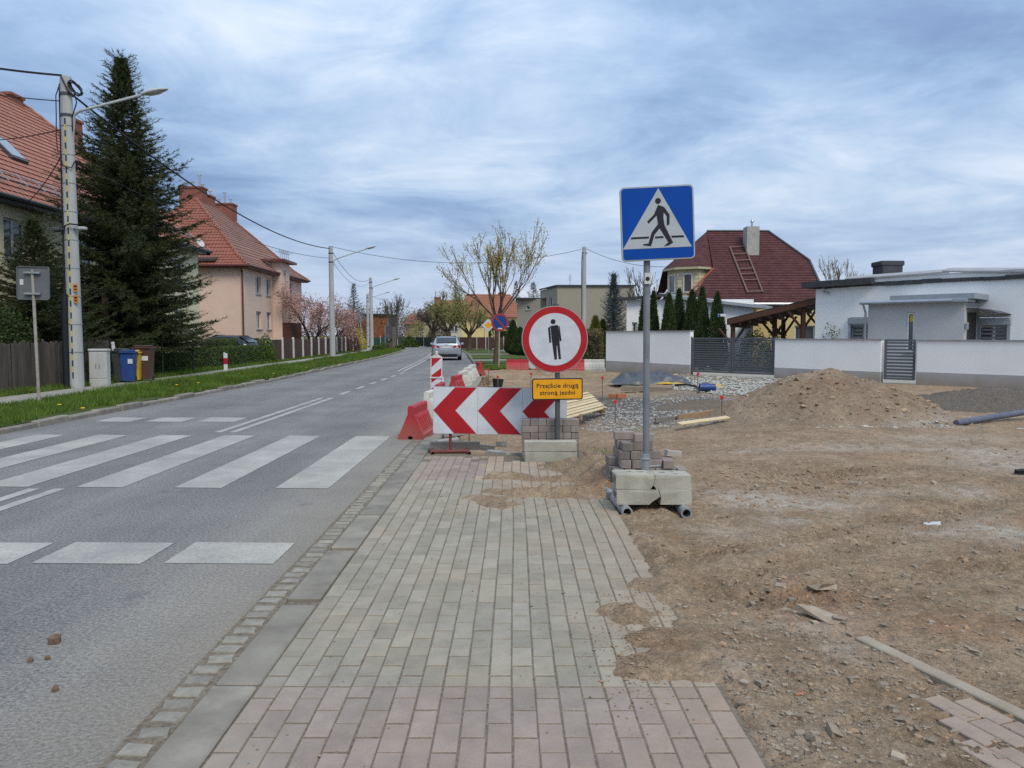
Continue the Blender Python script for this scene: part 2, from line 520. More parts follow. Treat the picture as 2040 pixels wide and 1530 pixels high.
PATHM = M('footpath_slabs', (0.33, 0.31, 0.265), (0.25, 0.235, 0.20), 2.5, 0.9, 0.5, 60, stain=0.3)
YARDM = M('yard_concrete', (0.40, 0.375, 0.335), (0.30, 0.28, 0.245), 1.4, 0.9, 0.5, 50, stain=0.25)

# ================================================================ THE SETTING
def sheet(name, pts, mat, z=None, kind='structure'):
    m = MB(); m.add([(p[0], p[1], z if z is not None else p[2]) for p in pts], [tuple(range(len(pts)))])
    return tag(m.build(name, mat), kind=kind)
m = MB(); m.add([(3000 * math.cos(2 * math.pi * k / 64), 3000 * math.sin(2 * math.pi * k / 64), -0.55) for k in range(64)], [tuple(range(64))])
tag(m.build('ground', FIELDG), kind='structure')

CTRL = [((-8.0, -8), (-1.3, -8)), ((-8.0, 10), (-1.3, 10)), ((-8.02, 20), (-1.3, 20)), ((-8.1, 28), (-1.35, 28)), ((-8.45, 37), (-1.75, 37)),
        ((-8.9, 50), (-2.5, 47)), ((-9.8, 65), (-3.7, 63)), ((-11.3, 80), (-5.6, 80)), ((-14.2, 91), (-9.0, 97)), ((-21, 100), (-16, 109)), ((-34, 106), (-32, 116)), ((-70, 110), (-70, 121))]
def cr(pts, n):
    out = []
    P = [pts[0]] + pts + [pts[-1]]
    for i in range(1, len(P) - 2):
        for j in range(n):
            t = j / n
            a, b, c, d = P[i - 1], P[i], P[i + 1], P[i + 2]
            out.append(tuple(0.5 * (2 * b[k] + (c[k] - a[k]) * t + (2 * a[k] - 5 * b[k] + 4 * c[k] - d[k]) * t * t + (3 * b[k] - a[k] - 3 * c[k] + d[k]) * t ** 3) for k in range(2)))
    out.append(tuple(pts[-1]))
    return out
LE = cr([c[0] for c in CTRL], 8); RE = cr([c[1] for c in CTRL], 8)
def offs(line, d):
    # offset a polyline to its left (d > 0)
    out = []
    for i in range(len(line)):
        a = Vector(line[max(i - 1, 0)]); b = Vector(line[min(i + 1, len(line) - 1)])
        t = (b - a).normalized()
        out.append((line[i][0] - t.y * d, line[i][1] + t.x * d))
    return out
def strip(name, A, B, za, zb, mat, kind='structure', nx=1):
    m = MB(); n = len(A)
    for i in range(n):
        for j in range(nx + 1):
            t = j / nx
            m.v.append((A[i][0] * (1 - t) + B[i][0] * t, A[i][1] * (1 - t) + B[i][1] * t, za * (1 - t) + zb * t))
    for i in range(n - 1):
        for j in range(nx):
            q = i * (nx + 1) + j
            m.f.append((q, q + 1, q + nx + 2, q + nx + 1))
    return tag(m.build(name, mat), kind=kind)
strip('road', LE, offs(RE, -0.25), 0, 0, ASPH)

# ---- painted markings
def mark(name, pts, label):
    m = MB(); m.add([(x, y, 0.004) for x, y in pts], [tuple(range(len(pts)))])
    return tag(m.build(name, PAINT), kind='structure')
for i, (a, b) in enumerate(((-2.40, -1.86), (-3.44, -2.95), (-4.46, -3.97), (-5.46, -4.96), (-6.45, -5.96), (-7.42, -6.95))):
    s = 0.03 * i
    mark('crossing_stripe', [(a, 7.72 + s), (b, 7.70 + s), (b, 11.75 + s), (a, 11.80 + s)], '')
for a, b in ((-2.37, -1.62), (-3.27, -2.52), (-4.18, -3.42), (-5.08, -4.32)):
    mark('yield_dash', [(a, 5.15), (b, 5.13), (b, 5.66), (a, 5.68)], '')
for a, b in ((-5.68, -4.97), (-6.6, -5.92), (-7.5, -6.85)):
    mark('yield_dash', [(a, 13.75), (b, 13.7), (b, 14.4), (a, 14.45)], '')
for xc in (-4.83, -4.57):
    mark('centre_line', [(xc - .06, -6), (xc + .06, -6), (xc + .06, 7.7), (xc - .06, 7.7)], '')
for xc in (-4.70, -4.46):
    mark('centre_line', [(xc - .06, 12.2), (xc + .06, 12.2), (xc + .06, 19.0), (xc - .06, 19.0)], '')
def center(y):
    for i in range(len(LE) - 1):
        a = ((LE[i][0] + RE[i][0]) / 2, (LE[i][1] + RE[i][1]) / 2); b = ((LE[i + 1][0] + RE[i + 1][0]) / 2, (LE[i + 1][1] + RE[i + 1][1]) / 2)
        if a[1] <= y <= b[1]:
            return a[0] + (b[0] - a[0]) * (y - a[1]) / max(b[1] - a[1], 1e-6)
    return -20
for y in (20.1, 22.2, 24.3, 26.4, 28.6, 30.8):
    mark('centre_line', [(-4.56, y), (-4.42, y), (-4.44, y + 1.15), (-4.58, y + 1.15)], '')
for o in (-0.13, 0.13):
    pa = []; pb = []
    for y in np.linspace(33.2, 88, 26):
        c = center(y) + 0.12
        pa.append((c + o - .06, y)); pb.append((c + o + .06, y))
    m = MB()
    for i in range(len(pa)):
        m.v += [(*pa[i], 0.004), (*pb[i], 0.004)]
    m.f = [(2 * i, 2 * i + 1, 2 * i + 3, 2 * i + 2) for i in range(len(pa) - 1)]
    tag(m.build('centre_line', PAINT), kind='structure')

# ---- left kerb, verge, footpath, lawn
L0 = offs(LE, 0.16); L1 = offs(LE, 2.35); L2 = offs(LE, 3.75)
strip('verge', L0, L1, 0.085, 0.12, GRASSG, nx=6)
strip('footpath', L1, L2, 0.125, 0.13, PATHM)
strip('lawn', L2, offs(LE, 60), 0.12, 0.12, GRASSG)
kerb = tag(strip('kerb', offs(LE, 0.02), offs(LE, 0.14), 0.02, 0.02, SANDJ), kind='structure')
def walk(line, step):
    # resample a polyline every step metres: (point, heading)
    out = []; acc = 0; nxt = 0
    for i in range(len(line) - 1):
        a = Vector(line[i]); b = Vector(line[i + 1]); L = (b - a).length
        while nxt <= acc + L and L > 1e-9:
            t = (nxt - acc) / L
            out.append((a.lerp(b, t), math.atan2(-(b - a).x, (b - a).y))); nxt += step
        acc += L
    return out
km = [MB().cbox(-0.075, 0.075, -0.46 + 0.02 * random.random(), 0.455, -0.1, 0.095 + 0.012 * j, 0.022).mesh('old_kerb', OLDK) for j in range(3)]
for i, (p, hdg) in enumerate(walk(offs(LE, 0.08), 0.93)):
    if p.y > 84 or p.y < 3: continue
    link('kerb_stone', km[i % 3], kerb, (p.x + random.uniform(-.015, .015), p.y, random.uniform(-.03, .012)), (random.uniform(-.02, .02), random.uniform(-.06, .06), hdg + random.uniform(-.012, .012)))

# ---- right: gutter of setts, kerb, pavement
PZ = 0.03
gut = tag(sheet('gutter', [(-1.475, 2.0), (-1.3, 2.0), (-1.3, 11.2), (-1.475, 11.2)], SANDJ, 0.013), kind='structure')
cms = []
for j in range(5):
    m = MB(); q = lambda: random.uniform(-.010, .010)
    w, l = 0.068, 0.046
    m.add([(-w + q(), -l + q(), 0), (w + q(), -l + q(), 0), (w + q(), l + q(), 0), (-w + q(), l + q(), 0)] +
          [(-w + .014 + q(), -l + .01 + q() * .6, .020 + q() * .25), (w - .014 + q(), -l + .01 + q() * .6, .020 + q() * .25), (w - .014 + q(), l - .01 + q() * .6, .020 + q() * .25), (-w + .014 + q(), l - .01 + q() * .6, .020 + q() * .25), (q(), q(), .0245)],
          [(0, 1, 5, 4), (1, 2, 6, 5), (2, 3, 7, 6), (3, 0, 4, 7), (4, 5, 8), (5, 6, 8), (6, 7, 8), (7, 4, 8)])
    cms.append(m.mesh('sett', COBM))
y = 2.3
while y < 10.9:
    link('cobble', random.choice(cms), gut, (-1.392 + random.uniform(-.010, .010), y, -0.001), (0, 0, random.uniform(-.1, .1) + math.pi * random.randint(0, 1)))
    y += 0.108 + random.uniform(0, .014)
y = 2.35
while y < 10.9:
    if random.random() < 0.4:
        o = link('cobble', random.choice(cms), gut, (-1.322 + random.uniform(-.004, .004), y, -0.008), (0, 0, random.uniform(-.1, .1)))
        o.scale = (0.28, 1.0, 0.9)
    y += 0.115 + random.uniform(0, .015)
kerb2 = tag(sheet('kerb', [(-1.305, 1.6), (-1.1, 1.6), (-1.1, 12.2), (-1.305, 12.2)], SANDJ, 0.008), kind='structure')
kbm = MB().cbox(-0.098, 0.098, -0.494, 0.494, -0.12, PZ + 0.002, 0.007).mesh('kerb_slab', KERBM)
for i, y in enumerate((1.7, 2.75, 3.77, 4.86, 5.94, 6.96, 7.97, 8.98, 9.99, 11.0)):
    link('kerb_stone', kbm, kerb2, (-1.203 + random.uniform(-.004, .004), y, random.uniform(-.004, .004)), (0, random.uniform(-.006, .006), random.uniform(-.004, .004)))
pavm = sheet('pavement', [(-1.1, 1.6), (.915, 1.6), (.915, 9.9), (-1.1, 9.9)], SANDJ, PZ - 0.0048)
def pvmesh(l, mat, nm):
    w, l2, c = 0.0466, l / 2 - 0.0062, 0.0035
    m = MB()
    m.add([(-w, -l2, -.05), (w, -l2, -.05), (w, l2, -.05), (-w, l2, -.05), (-w, -l2, -c), (w, -l2, -c), (w, l2, -c), (-w, l2, -c),
           (-w + c, -l2 + c, 0), (w - c, -l2 + c, 0), (w - c, l2 - c, 0), (-w + c, l2 - c, 0)],
          [(8, 9, 10, 11), (4, 5, 9, 8), (5, 6, 10, 9), (6, 7, 11, 10), (7, 4, 8, 11), (0, 1, 5, 4), (1, 2, 6, 5), (2, 3, 7, 6), (3, 0, 4, 7)])
    return m.mesh(nm, mat)
pvm = {(c, l): pvmesh(0.212 if l else 0.106, mt, 'paver') for c, mt in (('g', PAV_G), ('r', PAV_R), ('t', PAV_T)) for l in (0, 1)}
slots = []
for i in range(20):
    x = -1.046 + 0.1 * i
    for (ya, yb, c) in ((1.554, 3.25, 'r'), (3.25, 8.02, 'g'), (8.02, 9.61, 'r')):
        y = ya
        if i % 2 == 0: slots.append((x, y + .053, c, 0)); y += 0.106
        while y + 0.212 <= yb + 1e-6:
            slots.append((x, y + .106, c, 1)); y += 0.212
        if yb - y > 0.1: slots.append((x, y + .053, c, 0))
keep = []
for (x, y, c, l) in slots:
    if c == 'r' and y > 8 and x > -0.32 + 0.05 * math.sin(y * 9): c = 't'
    if y > 9.25 and (x > -0.05 or random.random() < 0.35): continue
    if y > 8.7 and x > 0.45: continue
    keep.append((x, y, c, l))
keep.sort(key=lambda s: (s[1] < 2.45, s[1]))
rest = {'g': MB(), 'r': MB(), 't': MB()}
for n, (x, y, c, l) in enumerate(keep):
    sx = 0.012 * math.sin(y * 1.3) * (x + 1.1) / 2
    loc = (x + sx + random.uniform(-.0014, .0014), y + random.uniform(-.0025, .0025), PZ + random.uniform(-.001, .0012) + 0.0006 * math.sin(x * 2.1 + y))
    rot = (random.uniform(-.006, .006), random.uniform(-.012, .012), random.uniform(-.012, .012))
    if n < 300: link('paver', pvm[(c, l)], pavm, loc, rot)
    else:
        me = pvm[(c, l)]
        rest[c].add([v.co for v in me.vertices], [tuple(p.vertices) for p in me.polygons], Matrix.Translation(loc) @ Matrix.Rotation(rot[1], 4, 'Y') @ Matrix.Rotation(rot[2], 4, 'Z'))
for c, mt in (('g', PAV_G), ('r', PAV_R), ('t', PAV_T)):
    if rest[c].f: tag(rest[c].build('paver_field', mt, pavm), kind='stuff')

# ---- second patch of pavers at the lower right, with its concrete edging
a0 = G(1700, 1270); a1 = G(2040, 1435); hd = math.atan2(-(a0 - a1).x, (a0 - a1).y)
pav2 = tag(sheet('pavement', [tuple((a1 + Matrix.Rotation(hd, 3, 'Z') @ Vector(q)).to_2d()) for q in ((-.4, -2.0, 0), (-.05, -2.0, 0), (-.05, .1, 0), (-.4, .1, 0))], SANDJ, 0.006), kind='structure')
pv2 = pvmesh(0.212, PAV_R2, 'paver')
for i in range(9):
    for j in range(11):
        q = Vector((-0.115 - 0.1 * i, 0.30 - 0.212 * j - (0.1 if i % 2 else 0) - 0.05 * i, 0.022))
        p = a1 + Matrix.Rotation(hd, 3, 'Z') @ q
        if p.x < 1.67 + (p.y - 2.7) * 0.26 or p.y < 2.0 or p.y > 3.2: continue
        link('paver', pv2, pav2, (p.x, p.y, 0.022 + random.uniform(-.003, .003)), (random.uniform(-.012, .012), random.uniform(-.02, .02), hd + random.uniform(-.012, .012)))
edg = tag(MB().cbox(-0.037, 0.037, -2.2, 0.86, -0.1, 0.026, 0.006).build('edging', M('edging_dusty', (0.36, 0.315, 0.245), (0.27, 0.22, 0.16), 5, .9, .6, 70, stain=.3), None, loc=(a1.x, a1.y, 0), rot=(0, 0, hd)), 'pale concrete edging strip half sunk in dirt at lower right', 'kerb edging')
edg2 = tag(MB().cbox(-0.04, 0.04, 0, 0.42, -0.1, 0.012, 0.006).build('edging', M('edging_dusty', (0, 0, 0)), None, loc=tuple(G(1690, 1265)), rot=(0.01, 0.05, hd + 0.22)), 'short broken concrete edging piece among stones in the dirt', 'kerb edging')

# ---- dirt
def blob(X, Y, u, v, ru, rv, hh, z=0.0):
    c = G(u, v, z); off = v - 668
    rx = ru * c.y / F; ry = rv * c.y / off
    return hh * np.exp(-(((X - c.x) / rx) ** 2 + ((Y - c.y) / ry) ** 2))
COVER = [(1340, 1290, 130, 62, .050), (1240, 1232, 60, 20, .058), (1280, 1345, 90, 24, .056), (1270, 1175, 40, 22, .050), (1180, 985, 90, 16, .066), (1205, 960, 55, 26, .085), (1090, 992, 110, 9, .058),
         (1010, 985, 90, 7, .048), (1000, 1012, 50, 8, .044), (1120, 935, 80, 12, .062), (1180, 935, 60, 20, .075), (960, 1000, 60, 6, .044), (1000, 955, 70, 7, .042), (1300, 1095, 45, 50, .06), (1290, 1010, 50, 30, .06), (1420, 1340, 50, 30, .02), (1080, 960, 120, 7, .048), (1330, 1180, 40, 40, .05)]
PALE = [(1540, 1000, 110, 14, 1), (1470, 985, 80, 9, 1), (1620, 1012, 120, 10, .8), (1960, 900, 90, 16, 1), (2000, 930, 90, 18, .9), (2000, 1060, 90, 28, 1), (1920, 985, 70, 12, .9), (1700, 890, 150, 8, .8), (1880, 870, 120, 8, .6), (1560, 1040, 60, 8, .8),
        (1620, 1250, 90, 22, .7), (1680, 1300, 60, 20, .6), (1860, 1060, 60, 12, .7), (1730, 985, 80, 6, .6), (1560, 1480, 120, 40, .35), (1480, 1360, 70, 40, .4), (1450, 1060, 90, 12, .5), (1500, 890, 80, 6, .5)]
def dirt_h(X, Y):
    z = 0.010 + 0.05 * fbm(X * 0.9, Y * 0.9, 3, 4) + 0.034 * fbm(X * 4.5, Y * 4.5, 9, 4) * (1 + 0.05 * Y) + 0.034 * np.abs(fbm(X * 10, Y * 10, 21, 3)) * (0.4 + 1.4 * vnoise(X * .8, Y * .8, 77))
    # ruts and tyre prints
    for (u0, v0, u1, v1, w) in ((1330, 1200, 2040, 985, .16), (1300, 1130, 1900, 1010, .13), (1420, 1215, 2040, 1120, .17), (1500, 960, 2040, 905, .3), (1300, 905, 2040, 880, .35)):
        a = G(u0, v0); b = G(u1, v1); d = (b - a).normalized()
        s = (X - a.x) * d.x + (Y - a.y) * d.y; t = -(X - a.x) * d.y + (Y - a.y) * d.x
        msk = np.exp(-(t / w) ** 4) * sstep(-.2, .3, s) * (0.45 + 1.1 * vnoise(X * 2, Y * 2, 5))
        z = z - 0.018 * msk + 0.007 * 1.6 * msk * np.sign(np.sin(2 * np.pi * (s + 0.8 * np.abs(t)) / 0.085)) * (Y < 9)
    gn = np.abs(fbm(X * 3 + Y * 1.1, Y * 8, 88, 4)); gm = sstep(.42, .62, vnoise(X * .7, Y * .9, 90))
    z = z - 0.022 * np.clip(1 - gn / .035, 0, 1) * gm * (Y < 14)
    # road edge of the site: everything left of the pavement's right side lies under the pavers
    edge = 0.90 + 0.05 * fbm(X * 0 + 3, Y * 3, 31, 3) + 0.03 * fbm(X * 6, Y * 6, 33, 2)
    on = sstep(edge + 0.06, edge - 0.05, X) * (1 - sstep(9.3, 9.8, Y))
    z = z - 0.03 * on
    for b in COVER: z = z + blob(X, Y, *b) * (0.75 + 0.9 * vnoise(X * 9, Y * 9, 17))
    # dug-out
    pit = sstep(9.7, 11.2, Y + 0.5 * fbm(X, Y, 41, 2)) * (1 - sstep(31.0, 33.5, Y)) * (1 - 0.9 * sstep(0.0, 4.5, X - 0.05 * (Y - 10)))
    z = z - 0.27 * pit + 0.12 * fbm(X * 0.8, Y * 0.8, 51, 4) * pit
    far = sstep(9.5, 12, Y)
    z = z + far * (0.10 * fbm(X * 0.7, Y * 0.7, 61, 4) - 0.01)
    # uneven spoil in front of the gate and by the wall
    z = z * (1 - 0.6 * sstep(35.3, 36.8, X + Y))
    return z
yr = [1.9]
while yr[-1] < 37: yr.append(yr[-1] + max(0.022, 0.0045 * yr[-1]))
xr = list(np.arange(-1.30, 0.3, 0.05)) + list(np.arange(0.3, 5.2, 0.027)) + list(np.arange(5.2, 22, 0.09))
X, Y = np.meshgrid(np.array(xr), np.array(yr))
Z = dirt_h(X, Y)
nx, ny = len(xr), len(yr)
V = np.stack([X, Y, Z], -1).reshape(-1, 3)
ii, jj = np.meshgrid(np.arange(ny - 1), np.arange(nx - 1), indexing='ij')
q = (ii * nx + jj)
cx, cy = X[:-1, :-1], Y[:-1, :-1]
ok = (cx + cy < 36.95) & ~((cx < 0.35) & (cy < 6.5)) & ~((cx < -0.98) & (cy < 10.9)) & (np.abs(cx) < cy * 0.95 + 1.5)
q = q[ok]
Fq = np.stack([q, q + 1, q + nx + 1, q + nx], -1).reshape(-1, 4)
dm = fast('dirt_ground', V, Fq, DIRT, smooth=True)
for nm, L in (('pale', PALE),):
    a = sum(blob(X, Y, *b) for b in L)
    at = dm.attributes.new(nm, 'FLOAT', 'POINT'); at.data.foreach_set('value', np.clip(a, 0, 1).astype(np.float32).ravel())
grit = sum(blob(X, Y, *b) for b in ((1250, 800, 90, 18, 1.2), (1340, 815, 120, 18, 1.2), (1200, 790, 60, 14, 1), (1420, 800, 60, 20, 1), (1450, 765, 110, 12, .7), (1130, 880, 60, 14, .5)))
at = dm.attributes.new('grit', 'FLOAT', 'POINT'); at.data.foreach_set('value', np.clip(grit * 0.9, 0, 1).astype(np.float32).ravel())
grn = sum(blob(X, Y, *b) for b in ((1200, 905, 30, 12, .9), (1235, 892, 20, 8, .6), (1185, 745, 60, 10, .6), (1940, 1200, 50, 18, .35)))
at = dm.attributes.new('green', 'FLOAT', 'POINT'); at.data.foreach_set('value', np.clip(grn, 0, 1).astype(np.float32).ravel())
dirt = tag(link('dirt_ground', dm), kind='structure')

# ---- far ground on the right: yard surface, verges
RF = [p for p in RE if p[1] > 33.2]
Rf2 = [(max(p[0] + 50, 20), p[1]) for p in RF]
strip('yard', RF, Rf2, -0.02, -0.02, YARDM)
sheet('yard', [(3.55, 33.5), (14.6, 22.45), (40, 22.45), (60, 40), (40, 60), (-1.5, 60), (-1.5, 33.5)], YARDM, -0.012)
for pts in ([(-1.55, 34.2), (0.9, 34.2), (0.7, 39.5), (-1.95, 39.5)], [(-2.1, 42), (0.9, 42), (0.4, 47), (-2.5, 46.5)], [(-2.8, 50), (1.5, 50), (1.0, 62), (-3.7, 62)], [(-4.0, 66), (0, 66), (-3.4, 96), (-8.3, 96), (-5.3, 80)], [(3.5, 56), (6, 56), (6, 60), (3.5, 60)]):
    sheet('verge', pts, GRASSG, 0.03)
rk = tag(strip('kerb', [p for p in offs(RE, 0.0) if p[1] > 32.5], [p for p in offs(RE, -0.12) if p[1] > 32.5], 0.0, 0.0, SANDJ), kind='structure')
for i, (p, hdg) in enumerate(walk([p for p in offs(RE, -0.06) if p[1] > 32.5], 1.0)):
    if p.y > 100: break
    link('kerb_stone', km[i % 3], rk, (p.x, p.y, random.uniform(-.03, 0)), (0, 0, hdg))
# ================================================================ FOREGROUND THINGS
GALV = M('galvanised_steel', (0.40, 0.42, 0.43), (0.30, 0.32, 0.33), 9, 0.5, 0.15, 60, metal=0.55, spec=0.5, stain=0.25)
GREYPOST = M('grey_post_paint', (0.19, 0.205, 0.22), (0.15, 0.16, 0.17), 9, 0.5, 0.1, 40, spec=0.4, stain=0.3)
SBACK = M('sign_back', (0.20, 0.21, 0.22), (0.16, 0.17, 0.18), 4, 0.6, spec=0.4)
SRED = M('sign_red', (0.42, 0.012, 0.020), (0.35, 0.012, 0.018), 5, 0.45, spec=0.3, stain=0.15)
SWHITE = M('sign_white', (0.60, 0.625, 0.66), (0.53, 0.55, 0.575), 6, 0.45, spec=0.3, stain=0.22)
SDULL = M('sign_white_dull', (0.43, 0.46, 0.485), (0.37, 0.395, 0.42), 6, 0.5, spec=0.3, stain=0.10)
SBLUE = M('sign_blue', (0.002, 0.062, 0.34), (0.002, 0.054, 0.30), 5, 0.5, spec=0.15)
SBLACK = M('sign_black', (0.012, 0.013, 0.018), (0.018, 0.018, 0.024), 5, 0.5, spec=0.3)
SYEL = M('sign_yellow', (0.78, 0.36, 0.008), (0.70, 0.31, 0.007), 5, 0.45, spec=0.3)
STICK = M('sticker_white', (0.62, 0.62, 0.6), None, 20, 0.6)
CONCB = M('concrete_block', (0.43, 0.41, 0.335), (0.33, 0.315, 0.255), 7, 0.9, 0.9, 70, 0.06, stain=0.5)
PAVS = M('stacked_paver', (0.30, 0.255, 0.225), (0.22, 0.185, 0.165), 12, 0.9, 0.7, 90, 0.22, stain=0.35, streak=True)
PAVL = M('loose_paver', (0.38, 0.365, 0.33), (0.30, 0.285, 0.26), 12, 0.9, 0.7, 90, 0.15, stain=0.2)
REDP = M('barrier_red', (0.43, 0.030, 0.038), (0.35, 0.030, 0.036), 4, 0.55, 0.1, 30, 0.06, spec=0.3, stain=0.3, splash=.35)
WHTP = M('barrier_white', (0.62, 0.61, 0.54), (0.52, 0.51, 0.445), 4, 0.55, 0.1, 30, 0.04, spec=0.3, stain=0.3, splash=.4)
DARK = M('dark_hole', (0.012, 0.011, 0.010), None, 5, 0.95)
REDST = M('stand_red', (0.19, 0.038, 0.035), (0.14, 0.045, 0.038), 14, 0.6, 0.4, 60, stain=0.35)
PINE = M('fresh_pine', (0.58, 0.47, 0.30), (0.48, 0.37, 0.22), 14, 0.75, 0.3, 60, 0.12)
OLDW = M('old_timber', (0.35, 0.235, 0.14), (0.25, 0.165, 0.10), 12, 0.85, 0.5, 50, 0.2, stain=0.3)
STONEM = M('loose_stone', (0.31, 0.255, 0.19), (0.22, 0.175, 0.13), 14, 0.9, 0.6, 60, 0.3, isl=0.3)
GRAVM = M('crushed_stone', (0.37, 0.36, 0.335), (0.23, 0.22, 0.205), 8, 0.9, 0.4, 60, isl=0.45)
PALEG = M('pale_chippings', (0.40, 0.395, 0.355), (0.28, 0.275, 0.245), 8, 0.9, 0.3, 60, isl=0.3)

def text_mesh(txt, size, mat, name, parent, loc, spacing=1.0):
    cu = bpy.data.curves.new(name, 'FONT')
    cu.body = txt; cu.size = size; cu.align_x = 'CENTER'; cu.align_y = 'CENTER'; cu.extrude = 0.0006; cu.space_character = spacing; cu.offset = 0.0012
    ob = bpy.data.objects.new(name, cu); COL.objects.link(ob)
    dg = bpy.context.evaluated_depsgraph_get()
    me = bpy.data.meshes.new_from_object(ob.evaluated_get(dg))
    bpy.data.objects.remove(ob)
    me.materials.clear(); me.materials.append(mat)
    return link(name, me, parent, loc, (R(90), 0, 0))
def rotp(pts, a, cx, cy, s):
    c, d = math.cos(a), math.sin(a)
    return [(((x - cx) * c - (cy - y) * d) * s, ((x - cx) * d + (cy - y) * c) * s) for x, y in pts]

# ---- pedestrian crossing sign on its own stand
YS = 7.05
base = G(1292, 985); bx0 = xat(1289, YS)
sg = T('crossing_sign', 'blue square pedestrian crossing sign on grey post weighted with concrete blocks', 'sign', (bx0, YS, 0))
top = D(1308, 446, YS)
m = MB(); m.tube([(0.006, 0, 0.10), (-0.004, 0, 1.5), (top.x - bx0 - 0.08, 0.035, top.z - 0.05)], 0.0305, 16)
m.build('post', GREYPOST, sg, True)
m = MB(); m.lathe([(0.031, 0.30), (0.037, 0.30), (0.038, 0.31), (0.038, 0.40), (0.045, 0.405), (0.045, 0.42), (0.038, 0.425)][::1], 16); m.lathe([(0.039, 0.06), (0.039, 0.46), (0.031, 0.462)], 16)
m.build('sleeve', GALV, sg, True)
m = MB(); m.tube([(0.03, -.02, 0.345), (0.12, -0.03, 0.352)], 0.006, 8); m.lathe([(0, 0), (.011, 0), (.011, .012), (0, .012)], 6, Matrix.Translation((0.12, -0.03, 0.352)) @ Matrix.Rotation(R(90), 4, 'Y')); m.build('clamp_bolt', GALV, sg, True)
for sx, u, v in ((-1, 1242, 1018), (1, 1360, 1020)):
    e = G(u + 3, v + 9)
    m = MB()
    prof = [(0.034, -.1), (0.047, -.1), (0.047, 0.86), (0.034, 0.86)]
    m.lathe(prof, 18, Matrix.Translation((e.x - bx0, e.y - YS, 0.05)) @ Matrix.Rotation(R(3 if sx < 0 else -1), 4, 'Z') @ Matrix.Rotation(R(-90), 4, 'X'), close=True)
    m.build('foot_pipe', GALV, sg, True)
m = MB(); m.box(-0.36, 0.28, -0.02, 0.03, 0.05, 0.10); m.build('cross_bar', GREYPOST, sg)
SW = 0.66
plt = link('sign_plate', MB().prism(rrect(SW, SW, 0.04), 0, 0.022).mesh('plate', SBACK), sg, (top.x - bx0, -0.045, top.z), (R(0.5), R(-2.6), R(-1.5)))
A = R(-2.73); S_ = SW / 1108
fillpoly(rrect(SW - .004, SW - .004, .039), -0.003, 'rim', M('rim_grey', (0.42, 0.45, 0.47), None, 5, 0.4), plt)
fillpoly(rrect(SW - .026, SW - .026, .03), -0.0055, 'blue_field', SBLUE, plt)
tri = rotp([(822, 296), (1340, 1166), (303, 1212)], A, 820, 816, S_)
fillpoly(tri, -0.008, 'white_triangle', SDULL, plt)
fig = rotp([(822, 545), (912, 578), (997, 690), (997, 833), (957, 858), (955, 712), (908, 652), (904, 740), (924, 850), (1057, 1107), (990, 1150), (920, 1160), (985, 1103), (852, 893), (775, 990), (727, 1161), (603, 1146), (610, 1131), (685, 1122), (735, 950), (825, 832), (803, 702), (685, 826), (665, 790), (762, 690)], A, 820, 816, S_)
fillpoly(fig, -0.0105, 'walking_figure', SBLACK, plt)
hc = rotp([(820, 487)], A, 820, 816, S_)[0]
fillpoly(circle(43 * S_, 28, *hc), -0.0105, 'walking_figure', SBLACK, plt)
for b in ([(430, 1030), (692, 1018), (692, 1045), (415, 1058)], [(787, 1018), (903, 1010), (918, 1036), (783, 1045)], [(1025, 1005), (1212, 998), (1222, 1027), (1040, 1033)]):
    fillpoly(rotp(b, A, 820, 816, S_), -0.0105, 'bar', SBLACK, plt)
m = MB(); m.cbox(-0.03, 0.03, -0.0325, -0.0315, 0, 0.10, 0.0003); stv = D(1289, 556, YS).z - 0.045
m.build('sticker', STICK, sg, loc=(-0.004, 0, stv)); 
fillpoly(circle(0.02, 12), 0, 'sticker_print', SBLACK, sg).location = (-0.006, -0.035, stv + 0.045)
for zq in (-.03, .3): MB().box(-.12, .12, -.022, -.004, zq, zq + .03).build('bracket', GALV, sg, loc=(-0.02, 0, top.z - 0.2))

